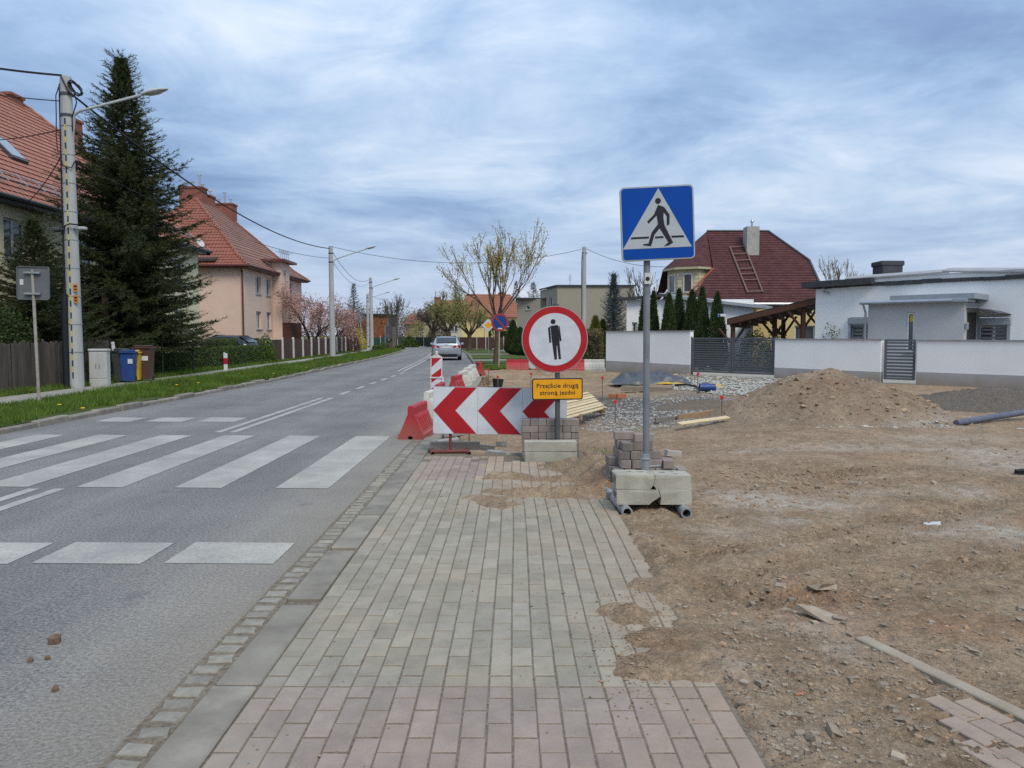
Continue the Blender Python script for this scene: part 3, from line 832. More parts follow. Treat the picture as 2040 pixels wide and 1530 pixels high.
# ---- the two cracked concrete blocks that weigh it down
def holed_block(name, label, loc, rz, L, Wd, Hh, left, right, holes, tilt=(0, 0)):
    # two broken halves; left/right: the jagged broken edge in (x, z) from bottom to top
    t = T(name, label, 'concrete block', loc, rz, rot=(tilt[0], tilt[1], rz))
    for side, brk in ((0, left), (1, right)):
        xo = -L / 2 if side == 0 else L / 2; s_ = 1 if side == 0 else -1; c = .007
        prof = [(xo + s_ * .012, 0), (xo, .012), (xo, Hh - c), (xo + s_ * c, Hh)] + [(x, z) for x, z in brk[::-1]]
        bm = bmesh.new(); y0, y1 = -Wd / 2, Wd / 2
        fv = [bm.verts.new((x, y0 + (c if z > Hh - .001 else 0), z)) for x, z in prof]; bv = [bm.verts.new((x + .012 * math.sin(i * 2.1), y1 - (c if z > Hh - .001 else 0), z)) for i, (x, z) in enumerate(prof)]
        n = len(prof)
        bm.faces.new(fv); bm.faces.new(bv[::-1])
        for i in range(n):
            j = (i + 1) % n
            if i == 3: continue
            if side == 0 and i == 1: continue
            bm.faces.new((fv[i], fv[j], bv[j], bv[i]))
        es = [bm.edges.get((fv[3], fv[4])), bm.edges.get((fv[4], bv[4])), bm.edges.get((bv[4], bv[3])), bm.edges.get((bv[3], fv[3]))]
        hv = []
        xt = brk[-1][0]
        for (hx, hy, hr) in holes:
            if (hx < xt) != (side == 0): continue
            ring = [bm.verts.new((hx + hr * math.cos(2 * math.pi * q / 14), hy + hr * .9 * math.sin(2 * math.pi * q / 14), Hh)) for q in range(14)]
            es += [bm.edges.new((ring[q], ring[(q + 1) % 14])) for q in range(14)]; hv.append(ring)
        bmesh.ops.triangle_fill(bm, edges=es, use_beauty=True, normal=(0, 0, 1))
        for ring in hv:
            lo = [bm.verts.new((v.co.x, v.co.y, Hh - .085)) for v in ring]
            for i in range(14): bm.faces.new((ring[i], ring[(i + 1) % 14], lo[(i + 1) % 14], lo[i]))
            bm.faces.new(lo)
        if side == 0:
            a, b, z0, z1 = y0 + .045, y1 - .05, .035, Hh - .035
            pv = [fv[1], bv[1], bv[2], fv[2]]; Q = [(xo, a, z0), (xo, b, z0), (xo, b, z1), (xo, a, z1)]
            qv = [bm.verts.new(p) for p in Q]; rv = [bm.verts.new((xo + .14, p[1], p[2])) for p in Q]
            for i in range(4):
                j = (i + 1) % 4
                bm.faces.new((pv[i], pv[j], qv[j], qv[i])); bm.faces.new((qv[i], qv[j], rv[j], rv[i]))
            bm.faces.new(rv)
        bmesh.ops.recalc_face_normals(bm, faces=bm.faces[:])
        me = bpy.data.meshes.new('half'); bm.to_mesh(me); bm.free(); me.materials.append(CONCB)
        link('half', me, t)
    return t
fb = G(1305, 1012)
hl = [(-0.20, .045, .026), (-0.10, .04, .032), (-.015, .085, .028), (0.09, .02, .030), (0.18, .065, .026), (0.2, -.03, .022), (-0.03, -0.02, 0.026)]
holed_block('concrete_block', 'cracked hollow concrete block with holes, upper of the pair by the blue sign', (xat(1305, 6.6), 6.69, 0.222), R(-1), 0.652, 0.27, 0.125, [(-.035, 0), (-.022, .018), (-.008, .035), (.002, .07), (.004, .095), (.006, .125)], [(.022, 0), (.012, .02), (-.004, .036), (.006, .07), (.0085, .095), (.011, .125)], hl, (0, R(0.6)))
holed_block('concrete_block', 'cracked hollow concrete block under another one, resting on the steel pipes', (xat(1305, 6.6), 6.675, 0.096), R(0.5), 0.648, 0.27, 0.125, [(-.045, 0), (-.02, .025), (.02, .05), (.048, .072), (.044, .09), (.03, .125)], [(.052, 0), (.056, .05), (.053, .075), (.05, .09), (.037, .125)], [])

# ---- round no-pedestrians sign
YR = 9.42
xr0 = xat(1111, YR)
rs = T('no_pedestrians_sign', 'round red ringed sign with black standing figure on dark post', 'sign', (xr0, YR, 0))
ct = D(1105, 676, YR)
MB().tube([(0.004, 0, 0.0), (0, 0, 1.0), (ct.x - xr0 + .02, 0.03, ct.z + .43)], 0.031, 16).build('post', M('dark_post', (0.095, 0.10, 0.105), (0.07, 0.075, 0.08), 9, .5, .1, 40, stain=.3), rs, True)
rp = link('sign_plate', MB().prism(circle(0.408, 56), 0, 0.02).mesh('disc', SBACK), rs, (ct.x - xr0, -0.05, ct.z), (R(1), R(-3.2), R(6)))
fillpoly(circle(0.404, 56), -0.003, 'rim', M('rim_grey', (0.42, 0.45, 0.47), None), rp)
fillpoly(circle(0.398, 56), -0.0055, 'red_ring', SRED, rp)
fillpoly(circle(0.318, 56), -0.008, 'white_field', M('scratched_white', (0.56, 0.59, 0.64), (0.47, 0.50, 0.545), 9, 0.5, stain=0.12), rp)
s = 0.4 / 335
def fg(pts): return [(x * s, -y * s) for x, y in pts]
fillpoly(fg([(-43, -137), (27, -145), (40, -137), (44, 8), (52, 203), (28, 204), (19, 62), (13, 62), (10, 204), (-15, 206), (-33, 10), (-40, -125)]), -0.0105, 'figure_body', SBLACK, rp)
fillpoly(fg([(44, -136), (54, -128), (66, 18), (48, 22), (42, -60)]), -0.0105, 'figure_arm', SBLACK, rp)
fillpoly(fg([(-66, -120), (-46, -134), (-42, -60), (-40, 30), (-59, 32)]), -0.0105, 'figure_arm', SBLACK, rp)
fillpoly(circle(25 * s, 24, -11 * s, 181 * s), -0.0105, 'figure_head', SBLACK, rp)
yc = D(1110, 774.5, YR)
yp = link('text_plate', MB().prism(rrect(0.622, 0.266, 0.028), 0, 0.018).mesh('plate', SBACK), rs, (yc.x - xr0, -0.052, yc.z), (0, R(-0.6), R(2)))
fillpoly(rrect(0.618, 0.262, 0.027), -0.003, 'rim', SBLACK, yp)
fillpoly(rrect(0.592, 0.236, 0.018), -0.0055, 'yellow_field', SYEL, yp)
text_mesh('Przejście drugą', 0.0745, SBLACK, 'lettering', yp, (0.0, -0.0062, 0.040), 1.08)
text_mesh('stroną jezdni', 0.0745, SBLACK, 'lettering', yp, (0.0, -0.0062, -0.046), 1.08)

# ---- its weights: two long blocks in front, a stack of pavers behind
bl = G(1097, 924)
for i, (zz0, dx, lab) in enumerate(((0.0, 0, 'long grey concrete block lying at the foot of the round sign'), (0.132, -.004, 'long grey concrete block lying on another one before the paver stack'))):
    tag(MB().cbox(-.318, .318, -.07, .07, 0, .13, .008).build('concrete_block', CONCB, None, loc=(bl.x + dx, bl.y + .07, zz0 + .012), rot=(0, 0, R(3.0 - i))), lab, 'concrete block')
hdr = MB().cbox(-.049, .049, -.099, .099, 0, .079, .004).mesh('paver_header', PAVS)
strt = MB().cbox(-.099, .099, -.049, .049, 0, .079, .004).mesh('paver_stretcher', PAVS)
st0 = D(1040, 885, 9.62)
NTH = ['first', 'second', 'third', 'fourth', 'fifth', 'sixth', 'seventh', 'eighth']; ROWN = ['lowest', 'second lowest', 'fourth', 'third', 'second', 'top']
for rw in range(6):
    z = st0.z + (rw - 2) * 0.081
    if z < -0.02: z = -0.01
    x = st0.x + 0.05
    k = 0
    pat = {5: 'hhhhhs', 4: 'sshhh', 3: 'hhhhhhh', 2: 'hhhhhhh', 1: 'hhhhhhh', 0: 'hhhhhhh'}[rw]
    for c in pat:
        w = .1 if c == 'h' else .2
        o = link('concrete_paver', hdr if c == 'h' else strt, None, (x - .05 + w / 2, 9.63 + (0.0 if c == 'h' else -.05) + random.uniform(-.006, .006), max(z, 0) + 0.0), (0, 0, random.uniform(-.02, .02)))
        tag(o, 'paver %s from left in the %s row of the stack behind the round sign' % (NTH[k], ROWN[rw]), 'paver', 'pavers stacked behind the round sign'); k += 1
        if c == 's': tag(link('concrete_paver', strt, None, (x - .05 + w / 2, 9.682, max(z, 0)), (0, 0, 0)), 'paver behind the %s one in the %s row of the round sign stack' % (NTH[k - 1], ROWN[rw]), 'paver', 'pavers stacked behind the round sign')
        x += w + .002
# ---- stack of pavers behind the crossing sign, stepped
LAB2 = 'brown grey concrete paver in the stepped stack behind the blue sign'
pl = []
cx0 = xat(1290, 7.55)
def pst(u, v, kind, y, rz=0.0):
    p = D(u, v, y)
    o = link('concrete_paver', hdr if kind == 'h' else strt, None, (p.x, y, p.z), (0, 0, R(rz)))
    tag(o, LAB2, 'paver', 'pavers stacked behind the crossing sign')
YB = 7.32
z1 = 0.081
PRN = [0]
def prow(x0, y, z, pat, rz=0):
    x = x0; k_ = 0; lay = ['ground', 'lowest', 'second', 'third', 'fourth', 'fifth', 'top'][int(round((z - .018) / .082))]; PRN[0] += 1
    for c in pat:
        w = .2 if c == 's' else .1
        if c == '_': k_ += 1
        if c != '_':
            o = link('concrete_paver', hdr if c == 'h' else strt, None, (x + w / 2, y + random.uniform(-.008, .008), z), (0, 0, R(rz + random.uniform(-2, 2))))
            tag(o, 'paver %s from left in the %s layer of the stepped stack, %s' % (NTH[k_], lay, 'rear side' if y > 7.55 else 'sign side'), 'paver', 'pavers stacked behind the crossing sign'); k_ += 1
        x += w + .004
xl = xat(1222, YB)
prow(xl + .02, 7.45, .10, 'hhsh'); prow(xl - .02, 7.60, .10, 'hh', 8)
prow(xl + .02, 7.44, .182, 'hhssh'); prow(xl - .01, 7.62, .182, 'hh', 6)
prow(xl + .09, 7.46, .264, 'hhsh'); prow(xl - .01, 7.65, .264, 'h', 4)
prow(xl + .08, 7.49, .346, 'hhs'); prow(xl + .10, 7.70, .264, '_h', 4)
prow(xl + .11, 7.50, .428, 'hs'); prow(xl + .07, 7.70, .346, 'h', 3)
prow(xl + .23, 7.50, .510, 's', 3); prow(xl + .08, 7.68, .428, 'hs', 2); prow(xl + .06, 7.68, .510, 's', 3)
prow(xl, 7.50, .018, 'sss')
# single pavers lying about
LL = (((1340, 908), 's', 12, 'pale grey paver lying alone on dirt right of the blue sign post'), ((985, 905), 's', -35, 'tilted loose paver among broken ones right of the chevron stand'), ((1008, 908), 'h', 30, 'small loose paver nearest to the round sign blocks on the left'),
      ((970, 893), 's', 10, 'flat loose paver lying behind the tilted one by the chevron stand'), ((999, 886), 'h', -20, 'loose paver farthest back in the pile beside the chevron stand'))
for (uv, kd, rz, lab) in LL:
    p = G(*uv)
    me = (hdr if kd == 'h' else strt).copy(); me.materials.clear(); me.materials.append(PAVL)
    tag(link('concrete_paver', me, None, (p.x, p.y, -.01 if uv[0] > 1300 else -.03), (R(random.uniform(-8, 10)), R(random.uniform(-10, 10)), R(rz))), lab, 'paver')

# ---- red and white chevron board
YC = 9.95
cc = D(996, 818, YC)
cb = T('chevron_board', 'white board with three red chevrons pointing left on red stand', 'sign', (cc.x, YC, 0))
W1, HB = 0.575, 0.612
MB().tube([(-0.645, -.03, .03), (-0.645, .0, 0.3), (-0.645, .03, 0.9)], 0.019, 10).build('post', REDST, cb, True)
MB().tube([(0.62, -.03, .03), (0.62, .0, 0.3), (0.62, .03, 0.9)], 0.019, 10).build('post', REDST, cb, True)
for px in (-0.645, 0.62):
    MB().tube([(px - .22, -.08, .045), (px + .235, -.08, .055)], 0.023, 10).build('foot_bar', REDST, cb, True)
    for q in (-.23, .235):
        m = MB(); m.lathe([(.021, -.22), (.028, -.22), (.028, .12), (.021, .12)], 12, Matrix.Translation((px + q, -.05, .036)) @ Matrix.Rotation(R(8), 4, 'Z') @ Matrix.Rotation(R(90), 4, 'X'), close=True)
        m.build('foot_end', REDST, cb, True)
bd = link('board', MB().prism(rrect(3 * W1, HB, .02), 0, 0.018).mesh('board', SBACK), cb, (0, -0.055, cc.z), (R(1), R(0.9), R(0)))
fillpoly(rrect(3 * W1 - .004, HB - .004, .02), -0.003, 'white_field', SWHITE, bd)
for i in range(3):
    x0 = (i - 1.5) * W1 + .004; w = W1 - .008; h = HB - .012
    fillpoly([(x0, 0), (x0 + .49 * w, h / 2), (x0 + .985 * w, h / 2), (x0 + .5 * w, 0), (x0 + .985 * w, -h / 2), (x0 + .475 * w, -h / 2)], -0.0055, 'red_chevron', SRED, bd)
    if i: fillpoly([(x0 - .005, -h / 2), (x0 - .003, -h / 2), (x0 - .003, h / 2), (x0 - .005, h / 2)], -0.0045, 'seam', SBACK, bd)

# ---- kerb stone lying on the stand's foot
p = G(905, 903)
m = MB(); m.prism([(-.075, 0), (.075, 0), (.075, .105), (-.03, .105), (-.075, .07)], -.33, .33)
tag(m.build('kerb_stone', M('kerb_brown', (0.35, 0.30, 0.245), (0.27, 0.23, 0.19), 9, 0.9, 0.6, 70, stain=0.3), None, loc=(p.x, p.y + .12, .035), rot=(0, 0, R(-88.5))), 'brown grey kerb stone weighing down the foot of the chevron stand', 'kerb stone')
for (u, v, z, lab) in ((893, 880, -.05, 'loose kerb piece lying in the dug trench under the chevron board'), (905, 872, .03, 'loose kerb piece on top of another in the trench under the chevrons')):
    p = G(u, v)
    tag(MB().cbox(-.16, .16, -.06, .06, 0, .09, .008).build('kerb_piece', PAVL, None, loc=(p.x, p.y, z), rot=(R(4), R(-5), R(8))), lab, 'kerb stone')
p = G(868, 876)
tag(MB().cbox(-.075, .075, -.5, .5, -.12, .05, .01).build('kerb_piece', KERBM, None, loc=(p.x, p.y + .1, -.01), rot=(0, 0, R(-4))), 'pale kerb stone at the road edge beside the nearest red barrier', 'kerb stone')

# ---- plastic barriers
def barrier_meshes(mat, nm):
    body = MB(); hw = .20
    prof = [(-hw, 0), (-.045, 0), (-.045, .05), (.02, .05), (.02, 0), (hw, 0), (hw - .005, .075), (hw - .03, .09), (.062, .35), (.05, .37), (.05, .475), (.035, .50), (-.035, .50), (-.05, .475), (-.05, .37), (-.062, .35), (-hw + .03, .09), (-hw + .005, .075)]
    body.prism(prof, -.5, .5)
    ribs = []
    # a long upright rib lying on the sloping flank
    dx, dz = (.062 - (hw - .03)), (.35 - .09); L = math.hypot(dx, dz); nx_, nz_ = dz / L, -dx / L
    for s_ in (-1, 1):
        rib = MB(); pts = []
        for (t, o) in ((.12, 0), (.2, .016), (.85, .016), (.95, 0)):
            x, z = (hw - .03) + dx * t + nx_ * o, .09 + dz * t + nz_ * o
            pts.append((s_ * x, z))
        rib.prism(pts, -.028, .028); ribs.append(rib.mesh('barrier_rib', mat))
    return body.mesh('barrier_body', mat), ribs
BR, BW = barrier_meshes(REDP, 'r'), barrier_meshes(WHTP, 'w')
def barrier(x, y, rz, red, lab, z=0.0, tilt=0.0):
    t = T('plastic_barrier', lab, 'barrier', (x, y, z), group='plastic road barriers', rot=(0, tilt, rz))
    b, r_ = BR if red else BW
    link('body', b, t)
    for q in (-.3, -.15, 0, .15, .3):
        for rm in r_: link('rib', rm, t, (0, q, 0))
    return t
e = G(822, 876); barrier(e.x + .02, e.y + .5, R(-5), True, 'red plastic barrier nearest to the camera at the road edge')
e = G(850, 834); barrier(e.x + .05, e.y + .5, R(-6), False, 'white plastic barrier just behind the nearest red barrier')
barrier(-1.58, 16.9, R(-2), True, 'red plastic barrier mostly hidden behind the left chevron, beside the striped panel')
for (u, v, red, lab) in ((903, 749, True, 'red plastic barrier right behind the top edge of the chevron board'), (917, 740, False, 'white plastic barrier in the row just beyond the second red one'), (927, 733, False, 'white plastic barrier in the middle of the three white ones'), (936, 727.5, False, 'white plastic barrier next to the far red one by the car'), ):
    Y = (H - .5) * F / (v - 668); barrier(xat(u, Y) + .05, Y + .5, R(-8), red, lab)
Y = (H - .5) * F / (723 - 668.); barrier(xat(947, Y) + .1, Y + .5, R(12), True, 'red plastic barrier at the far end of the roadside row', 0.02)
for (u, red, rz, lab) in ((1031, True, 88, 'red plastic barrier lying across the path left of the round sign'), (1090, True, 91, 'red plastic barrier across the path, mostly hidden behind the round sign'), (1142, True, 90, 'red plastic barrier half hidden by the right rim of the round sign'), (1182, False, 89, 'white plastic barrier between the round sign and the white wall')):
    barrier(xat(u, 34.2), 34.2, R(rz), red, lab, -0.02)

# ---- striped delineator panel
YD = 17.4
db = T('delineator_panel', 'upright red and white striped panel standing behind the chevron board', 'traffic panel', (xat(868, YD), YD, 0), rot=(0, R(0.8), R(4)))
m = MB(); pnl = rrect(.265, .80, .015, 3, 0, .72); m.prism([(-.1325, .3), (.1325, .3), (.1325, 1.06), (.05, 1.11), (.02, 1.12), (-.02, 1.12), (-.05, 1.11), (-.1325, 1.06)], 0, .04); m.box(-.03, .03, .0, .035, .05, .3); m.build('frame', WHTP, db)
for i, (z, red) in enumerate(((1.0, 1), (.82, 0), (.64, 1), (.46, 0))):
    pass
lo, hi = .31, 1.045
fillpoly([(-.112, lo), (.112, lo), (.112, hi), (-.112, hi)], -0.004, 'white_sheet', SWHITE, db)
def clipband(z0, h):
    # a stripe climbing to the right, cut to the sheet
    pts = [(-.11, z0), (.11, z0 + .17), (.11, z0 + .17 + h), (-.11, z0 + h)]
    out = []
    for i in range(4):
        (x1, a), (x2, b) = pts[i], pts[(i + 1) % 4]
        for (lim, sg_) in ((None, 0),): pass
        out.append((x1, min(max(a, lo), hi)))
    return out
for z0, h in ((.83, .30), (.475, .17), (.12, .22)):
    pp = clipband(z0, h)
    if z0 == .83: pp = [(-.11, .83), (.11, hi - .005), (-.11, hi - .005)]
    fillpoly(pp, -0.0065, 'red_stripe', SRED, db)
m = MB(); m.cbox(-.2, .2, -.35, .35, 0, .1, .02); m.build('foot', M('rubber_black', (0.02, 0.02, 0.02), None, 8, 0.8), db)
m = MB(); m.box(-.15, .15, -.02, -.008, .58, .61); m.box(.13, .17, -.03, 0, .5, .6); m.build('tape', SWHITE, db)
m = MB(); m.lathe([(.0, .0), (.035, .0), (.035, .07), (.02, .085), (0, .085)], 10); m.build('lamp_stub', WHTP, db, loc=(0, .02, 1.115))

# ---- heaps
def heap(name, label, c, rx, ry, hh, mat, seed, flat=0.2, attrs=None, n=110, rough=1.0):
    a = np.linspace(-1.25, 1.25, n)
    A_, B_ = np.meshgrid(a, a)
    ang = np.arctan2(B_, A_)
    rr = np.sqrt(A_ ** 2 + B_ ** 2) * (1 + 0.16 * fbm(np.cos(ang) * 1.5 + 4, np.sin(ang) * 1.5 + 4, seed, 3))
    Xh, Yh = A_ * rx, B_ * ry
    prof = np.clip(1 - rr, 0, 1)
    prof = np.where(prof > 1 - flat, (1 - flat) + (prof - (1 - flat)) * 0.45, prof) / (1 - flat + flat * .45)
    prof = prof ** 0.93
    Zh = hh * prof + rough * (0.16 * fbm(Xh * 1.5, Yh * 1.5, seed + 3, 4) + 0.10 * fbm(Xh * 6, Yh * 6, seed + 8, 3) + 0.085 * np.abs(fbm(Xh * 13, Yh * 13, seed + 12, 3))) * sstep(0, .25, prof) - 0.09 * sstep(1.02, 1.2, rr) - .02
    V = np.stack([Xh, Yh, Zh], -1).reshape(-1, 3)
    i_, j_ = np.meshgrid(np.arange(n - 1), np.arange(n - 1), indexing='ij'); q = i_ * n + j_
    ok = (rr[:-1, :-1] < 1.17)
    q = q[ok]
    me = fast(name, V, np.stack([q, q + 1, q + n + 1, q + n], -1), mat, True)
    for k_, val in (attrs or {}).items():
        at = me.attributes.new(k_, 'FLOAT', 'POINT'); at.data.foreach_set('value', np.broadcast_to(val(Xh, Yh, Zh) if callable(val) else val, Xh.shape).astype(np.float32).ravel())
    return tag(link(name, me, None, c), label, 'heap'), (Xh, Yh, Zh)
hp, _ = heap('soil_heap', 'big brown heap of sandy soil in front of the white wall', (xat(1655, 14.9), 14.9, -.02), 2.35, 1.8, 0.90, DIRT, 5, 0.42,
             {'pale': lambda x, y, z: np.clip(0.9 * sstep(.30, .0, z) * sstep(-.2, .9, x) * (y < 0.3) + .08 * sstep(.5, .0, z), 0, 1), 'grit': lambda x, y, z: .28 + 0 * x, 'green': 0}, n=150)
HX, HY, HZ = _
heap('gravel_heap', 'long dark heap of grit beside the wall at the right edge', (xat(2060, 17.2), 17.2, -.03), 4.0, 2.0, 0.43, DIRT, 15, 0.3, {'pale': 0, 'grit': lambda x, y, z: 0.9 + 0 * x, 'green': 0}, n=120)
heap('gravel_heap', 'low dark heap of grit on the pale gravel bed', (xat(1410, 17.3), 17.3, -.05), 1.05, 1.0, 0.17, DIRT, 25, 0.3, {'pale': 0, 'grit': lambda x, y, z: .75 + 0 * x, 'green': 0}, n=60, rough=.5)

# ---- stones: uncountable ones as one mesh each
ico = bmesh.new(); bmesh.ops.create_icosphere(ico, subdivisions=1, radius=1.0)
ICV = np.array([v.co[:] for v in ico.verts]); ICF = np.array([[v.index for v in f.verts] for f in ico.faces]); ico.free()
CUV = np.array([(x, y, z) for x in (-.62, .62) for y in (-.62, .62) for z in (-.62, .62)], float)
CUF = np.array([(0, 1, 3), (0, 3, 2), (4, 6, 7), (4, 7, 5), (0, 4, 5), (0, 5, 1), (2, 3, 7), (2, 7, 6), (0, 2, 6), (0, 6, 4), (1, 5, 7), (1, 7, 3)])
OCV = np.array([(1, 0, 0), (-1, 0, 0), (0, 1, 0), (0, -1, 0), (0, 0, 1), (0, 0, -1)], float)
OCF = np.array([(0, 2, 4), (2, 1, 4), (1, 3, 4), (3, 0, 4), (2, 0, 5), (1, 2, 5), (3, 1, 5), (0, 3, 5)])
def stones(name, P, S, mat, bv=ICV, bf=ICF, jit=.22, parent=None, label=None, flat=.6):
    n = len(P); k = len(bv)
    a = rng.uniform(0, 2 * np.pi, n)
    V = bv[None] * (1 + rng.uniform(-jit, jit, (n, k, 1))) * np.stack([rng.uniform(.75, 1.25, n), rng.uniform(.6, 1.0, n), rng.uniform(flat * .6, flat, n)], -1)[:, None]
    c, s_ = np.cos(a)[:, None], np.sin(a)[:, None]
    W = np.stack([V[..., 0] * c - V[..., 1] * s_, V[..., 0] * s_ + V[..., 1] * c, V[..., 2]], -1) * S[:, None, None] + P[:, None]
    Fc = (bf[None] + (np.arange(n) * k)[:, None, None]).reshape(-1, 3)
    o = link(name, fast(name, W.reshape(-1, 3), Fc, mat, False), parent)
    return tag(o, label, 'gravel' if label else None, kind='stuff')
n = 4200
uu = np.concatenate([rng.normal(1600, 200, 1300), rng.uniform(1230, 2040, n - 1300)]); vv = np.concatenate([rng.normal(1400, 110, 1300), 870 + 660 * rng.uniform(0, 1, n - 1300) ** 1.2])
PT = np.array([G(u, max(v, 840))[:] for u, v in zip(uu, vv)])
msk = (PT[:, 0] > 0.93) & (PT[:, 1] > 2.2) & (PT[:, 1] < 13)
PT = PT[msk]; SZ = np.clip(rng.lognormal(math.log(.0055), .55, len(PT)), .003, .022) * (1 + PT[:, 1] * .06)
PT[:, 2] = dirt_h(PT[:, 0], PT[:, 1]) + SZ * .1
stones('loose_pebbles', PT, SZ, STONEM, CUV, CUF, jit=.4, label='small loose pebbles strewn over the brown dirt')
n = 240
PT = np.stack([rng.uniform(-1.05, .95, n), rng.uniform(2.4, 9.3, n), np.full(n, PZ + .003)], -1)
stones('loose_pebbles', PT, np.clip(rng.lognormal(math.log(.0045), .4, n), .002, .012), M('dark_crumb', (0.13, 0.11, 0.085), (0.30, 0.26, 0.2), 40, .9, isl=.5), OCV, OCF, label='dark crumbs of soil scattered on the grey pavers')
n = 7000
uu = rng.uniform(1150, 1510, n); vv = rng.uniform(783, 842, n)
ok = (((uu - 1320) / 190) ** 2 + ((vv - 812) / 30) ** 2 < 1) & (rng.uniform(0, 1, n) < .9)
PT = np.array([G(u, v)[:] for u, v in zip(uu[ok], vv[ok])]); PT[:, 2] = dirt_h(PT[:, 0], PT[:, 1]) + .004
stones('gravel_bed', PT, rng.uniform(.012, .034, len(PT)), GRAVM, OCV, OCF, label='bed of grey crushed stone between the planks and the gate')
n = 3800
uu = rng.uniform(1340, 1580, n); vv = rng.uniform(745, 786, n)
ok = (vv > 742 + (uu - 1340) * .055) & (vv < 775 + (uu - 1340) * .1)
PT = np.array([G(u, v)[:] for u, v in zip(uu[ok], vv[ok])]); PT[:, 2] = dirt_h(PT[:, 0], PT[:, 1]) + .02; PT = PT[PT[:, 0] + PT[:, 1] < 36.9]
stones('pale_gravel', PT, rng.uniform(.025, .07, len(PT)), PALEG, OCV, OCF, label='pale grey chippings in front of the driveway gate')
n = 420
a = rng.uniform(0, 1, n); PT = np.stack([6.2 + rng.normal(0.6, .7, n), 13.35 + rng.uniform(-.45, .55, n), np.zeros(n)], -1)
PT[:, 2] = dirt_h(PT[:, 0], PT[:, 1]) + np.clip(PT[:, 1] - 13.25, 0, 1) * .5 * np.clip(1.6 - np.abs(PT[:, 0] - 6.2), 0, 1)
stones('pale_gravel', PT, np.clip(rng.lognormal(math.log(.022), .5, n), .01, .07), PALEG, label='pale stones rolled down to the foot of the soil heap')
n = 2600
uu = np.concatenate([rng.normal(1270, 45, 900), rng.normal(1140, 90, 900), rng.normal(1010, 80, 800)]); vv = np.concatenate([rng.normal(1270, 70, 900), rng.normal(975, 28, 900), rng.normal(990, 22, 800)])
PT = np.array([G(u, v, PZ)[:] for u, v in zip(uu, vv)]); PT[:, 2] = np.maximum(dirt_h(PT[:, 0], PT[:, 1]), PZ) + .002
stones('soil_crumbs', PT, np.clip(rng.lognormal(math.log(.0038), .5, n), .0015, .014), M('crumb_brown', (0.23, 0.16, 0.10), (0.30, 0.215, 0.14), 20, .95, isl=.3), OCV, OCF, label='brown soil crumbs trodden over the pavers')
hs = np.where((HZ > .08) & (HY < .6))
pk = rng.choice(len(hs[0]), 520, replace=False)
pk = pk[:330]
PT = np.stack([HX[hs][pk] + hp.location.x, HY[hs][pk] + hp.location.y, HZ[hs][pk] + hp.location.z + .005], -1)
stones('soil_clods', PT, np.clip(rng.lognormal(math.log(.024), .5, len(PT)), .012, .09), M('clod_heap', (0.32, 0.235, 0.155), (0.24, 0.17, 0.11), 9, .95, .8, 40, isl=.35), jit=.4, label='clods of earth sticking out of the soil heap')
# countable stones
big = [(1530, 1178, .045), (1555, 1172, .06), (1640, 1240, .10), (1672, 1250, .06), (1440, 1290, .035), (1482, 1380, .04), (1515, 1382, .045), (1660, 1475, .055), (1620, 1487, .045), (1790, 1520, .05), (1858, 1043, .05), (1800, 1445, .05),
       (1258, 1074, .03), (1860, 970, .06), (1870, 1018, .05), (1508, 970, .055), (1560, 960, .06), (1630, 975, .06), (1700, 970, .07), (1690, 985, .03), (1466, 1312, .03), (1170, 902, .12), (1500, 1205, .04), (1450, 1210, .03), (1610, 1150, .04), (1640, 1175, .035), (1805, 1150, .04), (1540, 1450, .035), (1580, 1395, .03), (1700, 1365, .035), (1960, 1110, .03), (1745, 1200, .03)]
smesh = []
for j in range(6):
    V = (CUV * 1.5) * (1 + rng.uniform(-.45, .2, (8, 3))) * np.array([1.2, .85, .5])
    smesh.append(fast('stone', V, CUF, STONEM))
uu = np.concatenate([rng.normal(1590, 110, 600), rng.normal(1500, 160, 250), rng.uniform(1240, 2040, 600)]); vv = np.concatenate([rng.normal(965, 26, 600), rng.normal(1180, 60, 250), rng.uniform(865, 1500, 600)])
PT = np.array([G(u, max(v, 862))[:] for u, v in zip(uu, vv)]); PT = PT[PT[:, 0] > .98]; SZ = np.clip(rng.lognormal(math.log(.009), .55, len(PT)), .004, .03) * (.6 + PT[:, 1] * .07)
PT[:, 2] = dirt_h(PT[:, 0], PT[:, 1]) + SZ * .05
stones('soil_clods', PT, SZ, M('clod_clay', (0.32, 0.22, 0.14), (0.24, 0.16, 0.10), 6, .95, .8, 60, isl=.3), jit=.35, flat=.75, label='clods of brown clay scattered over the site')
SO = []
for (u, v, s_) in big:
    p = G(u, v); h_ = float(dirt_h(np.array([p.x]), np.array([p.y]))[0])
    o = link('stone', random.choice(smesh), None, (p.x, p.y, h_ + s_ * .18), (random.uniform(-.3, .3), random.uniform(-.3, .3), random.uniform(0, 6)))
    o.scale = (s_ * .52,) * 3
    if u == 1640: o.scale = (.10, .07, .035)
    if u == 1170: o.scale = (.11, .09, .09)
    if u == 1170: o.data = fast('stone', ICV * (1 + rng.uniform(-.1, .1, (12, 1))) * np.array([1.1, .9, .75]), ICF, M('red_stone', (0.27, 0.17, 0.125), (0.2, .13, .1), 12, .9), True)
    if u == 1170: tag(o, 'round reddish brown stone lying right of the concrete blocks', 'stone')
    else: SO.append(o)
LM = (('the steel pipes under the blue sign', G(1300, 1030)), ('the pale edging strip at lower right', G(1900, 1370)), ('the short broken edging piece', G(1690, 1262)), ('the near corner of the pavers', G(1490, 1480)), ('the dark plastic strip', G(1352, 1198)), ('the right edge of the picture', G(2040, 1000)), ('the front foot of the soil heap', G(1640, 855)))
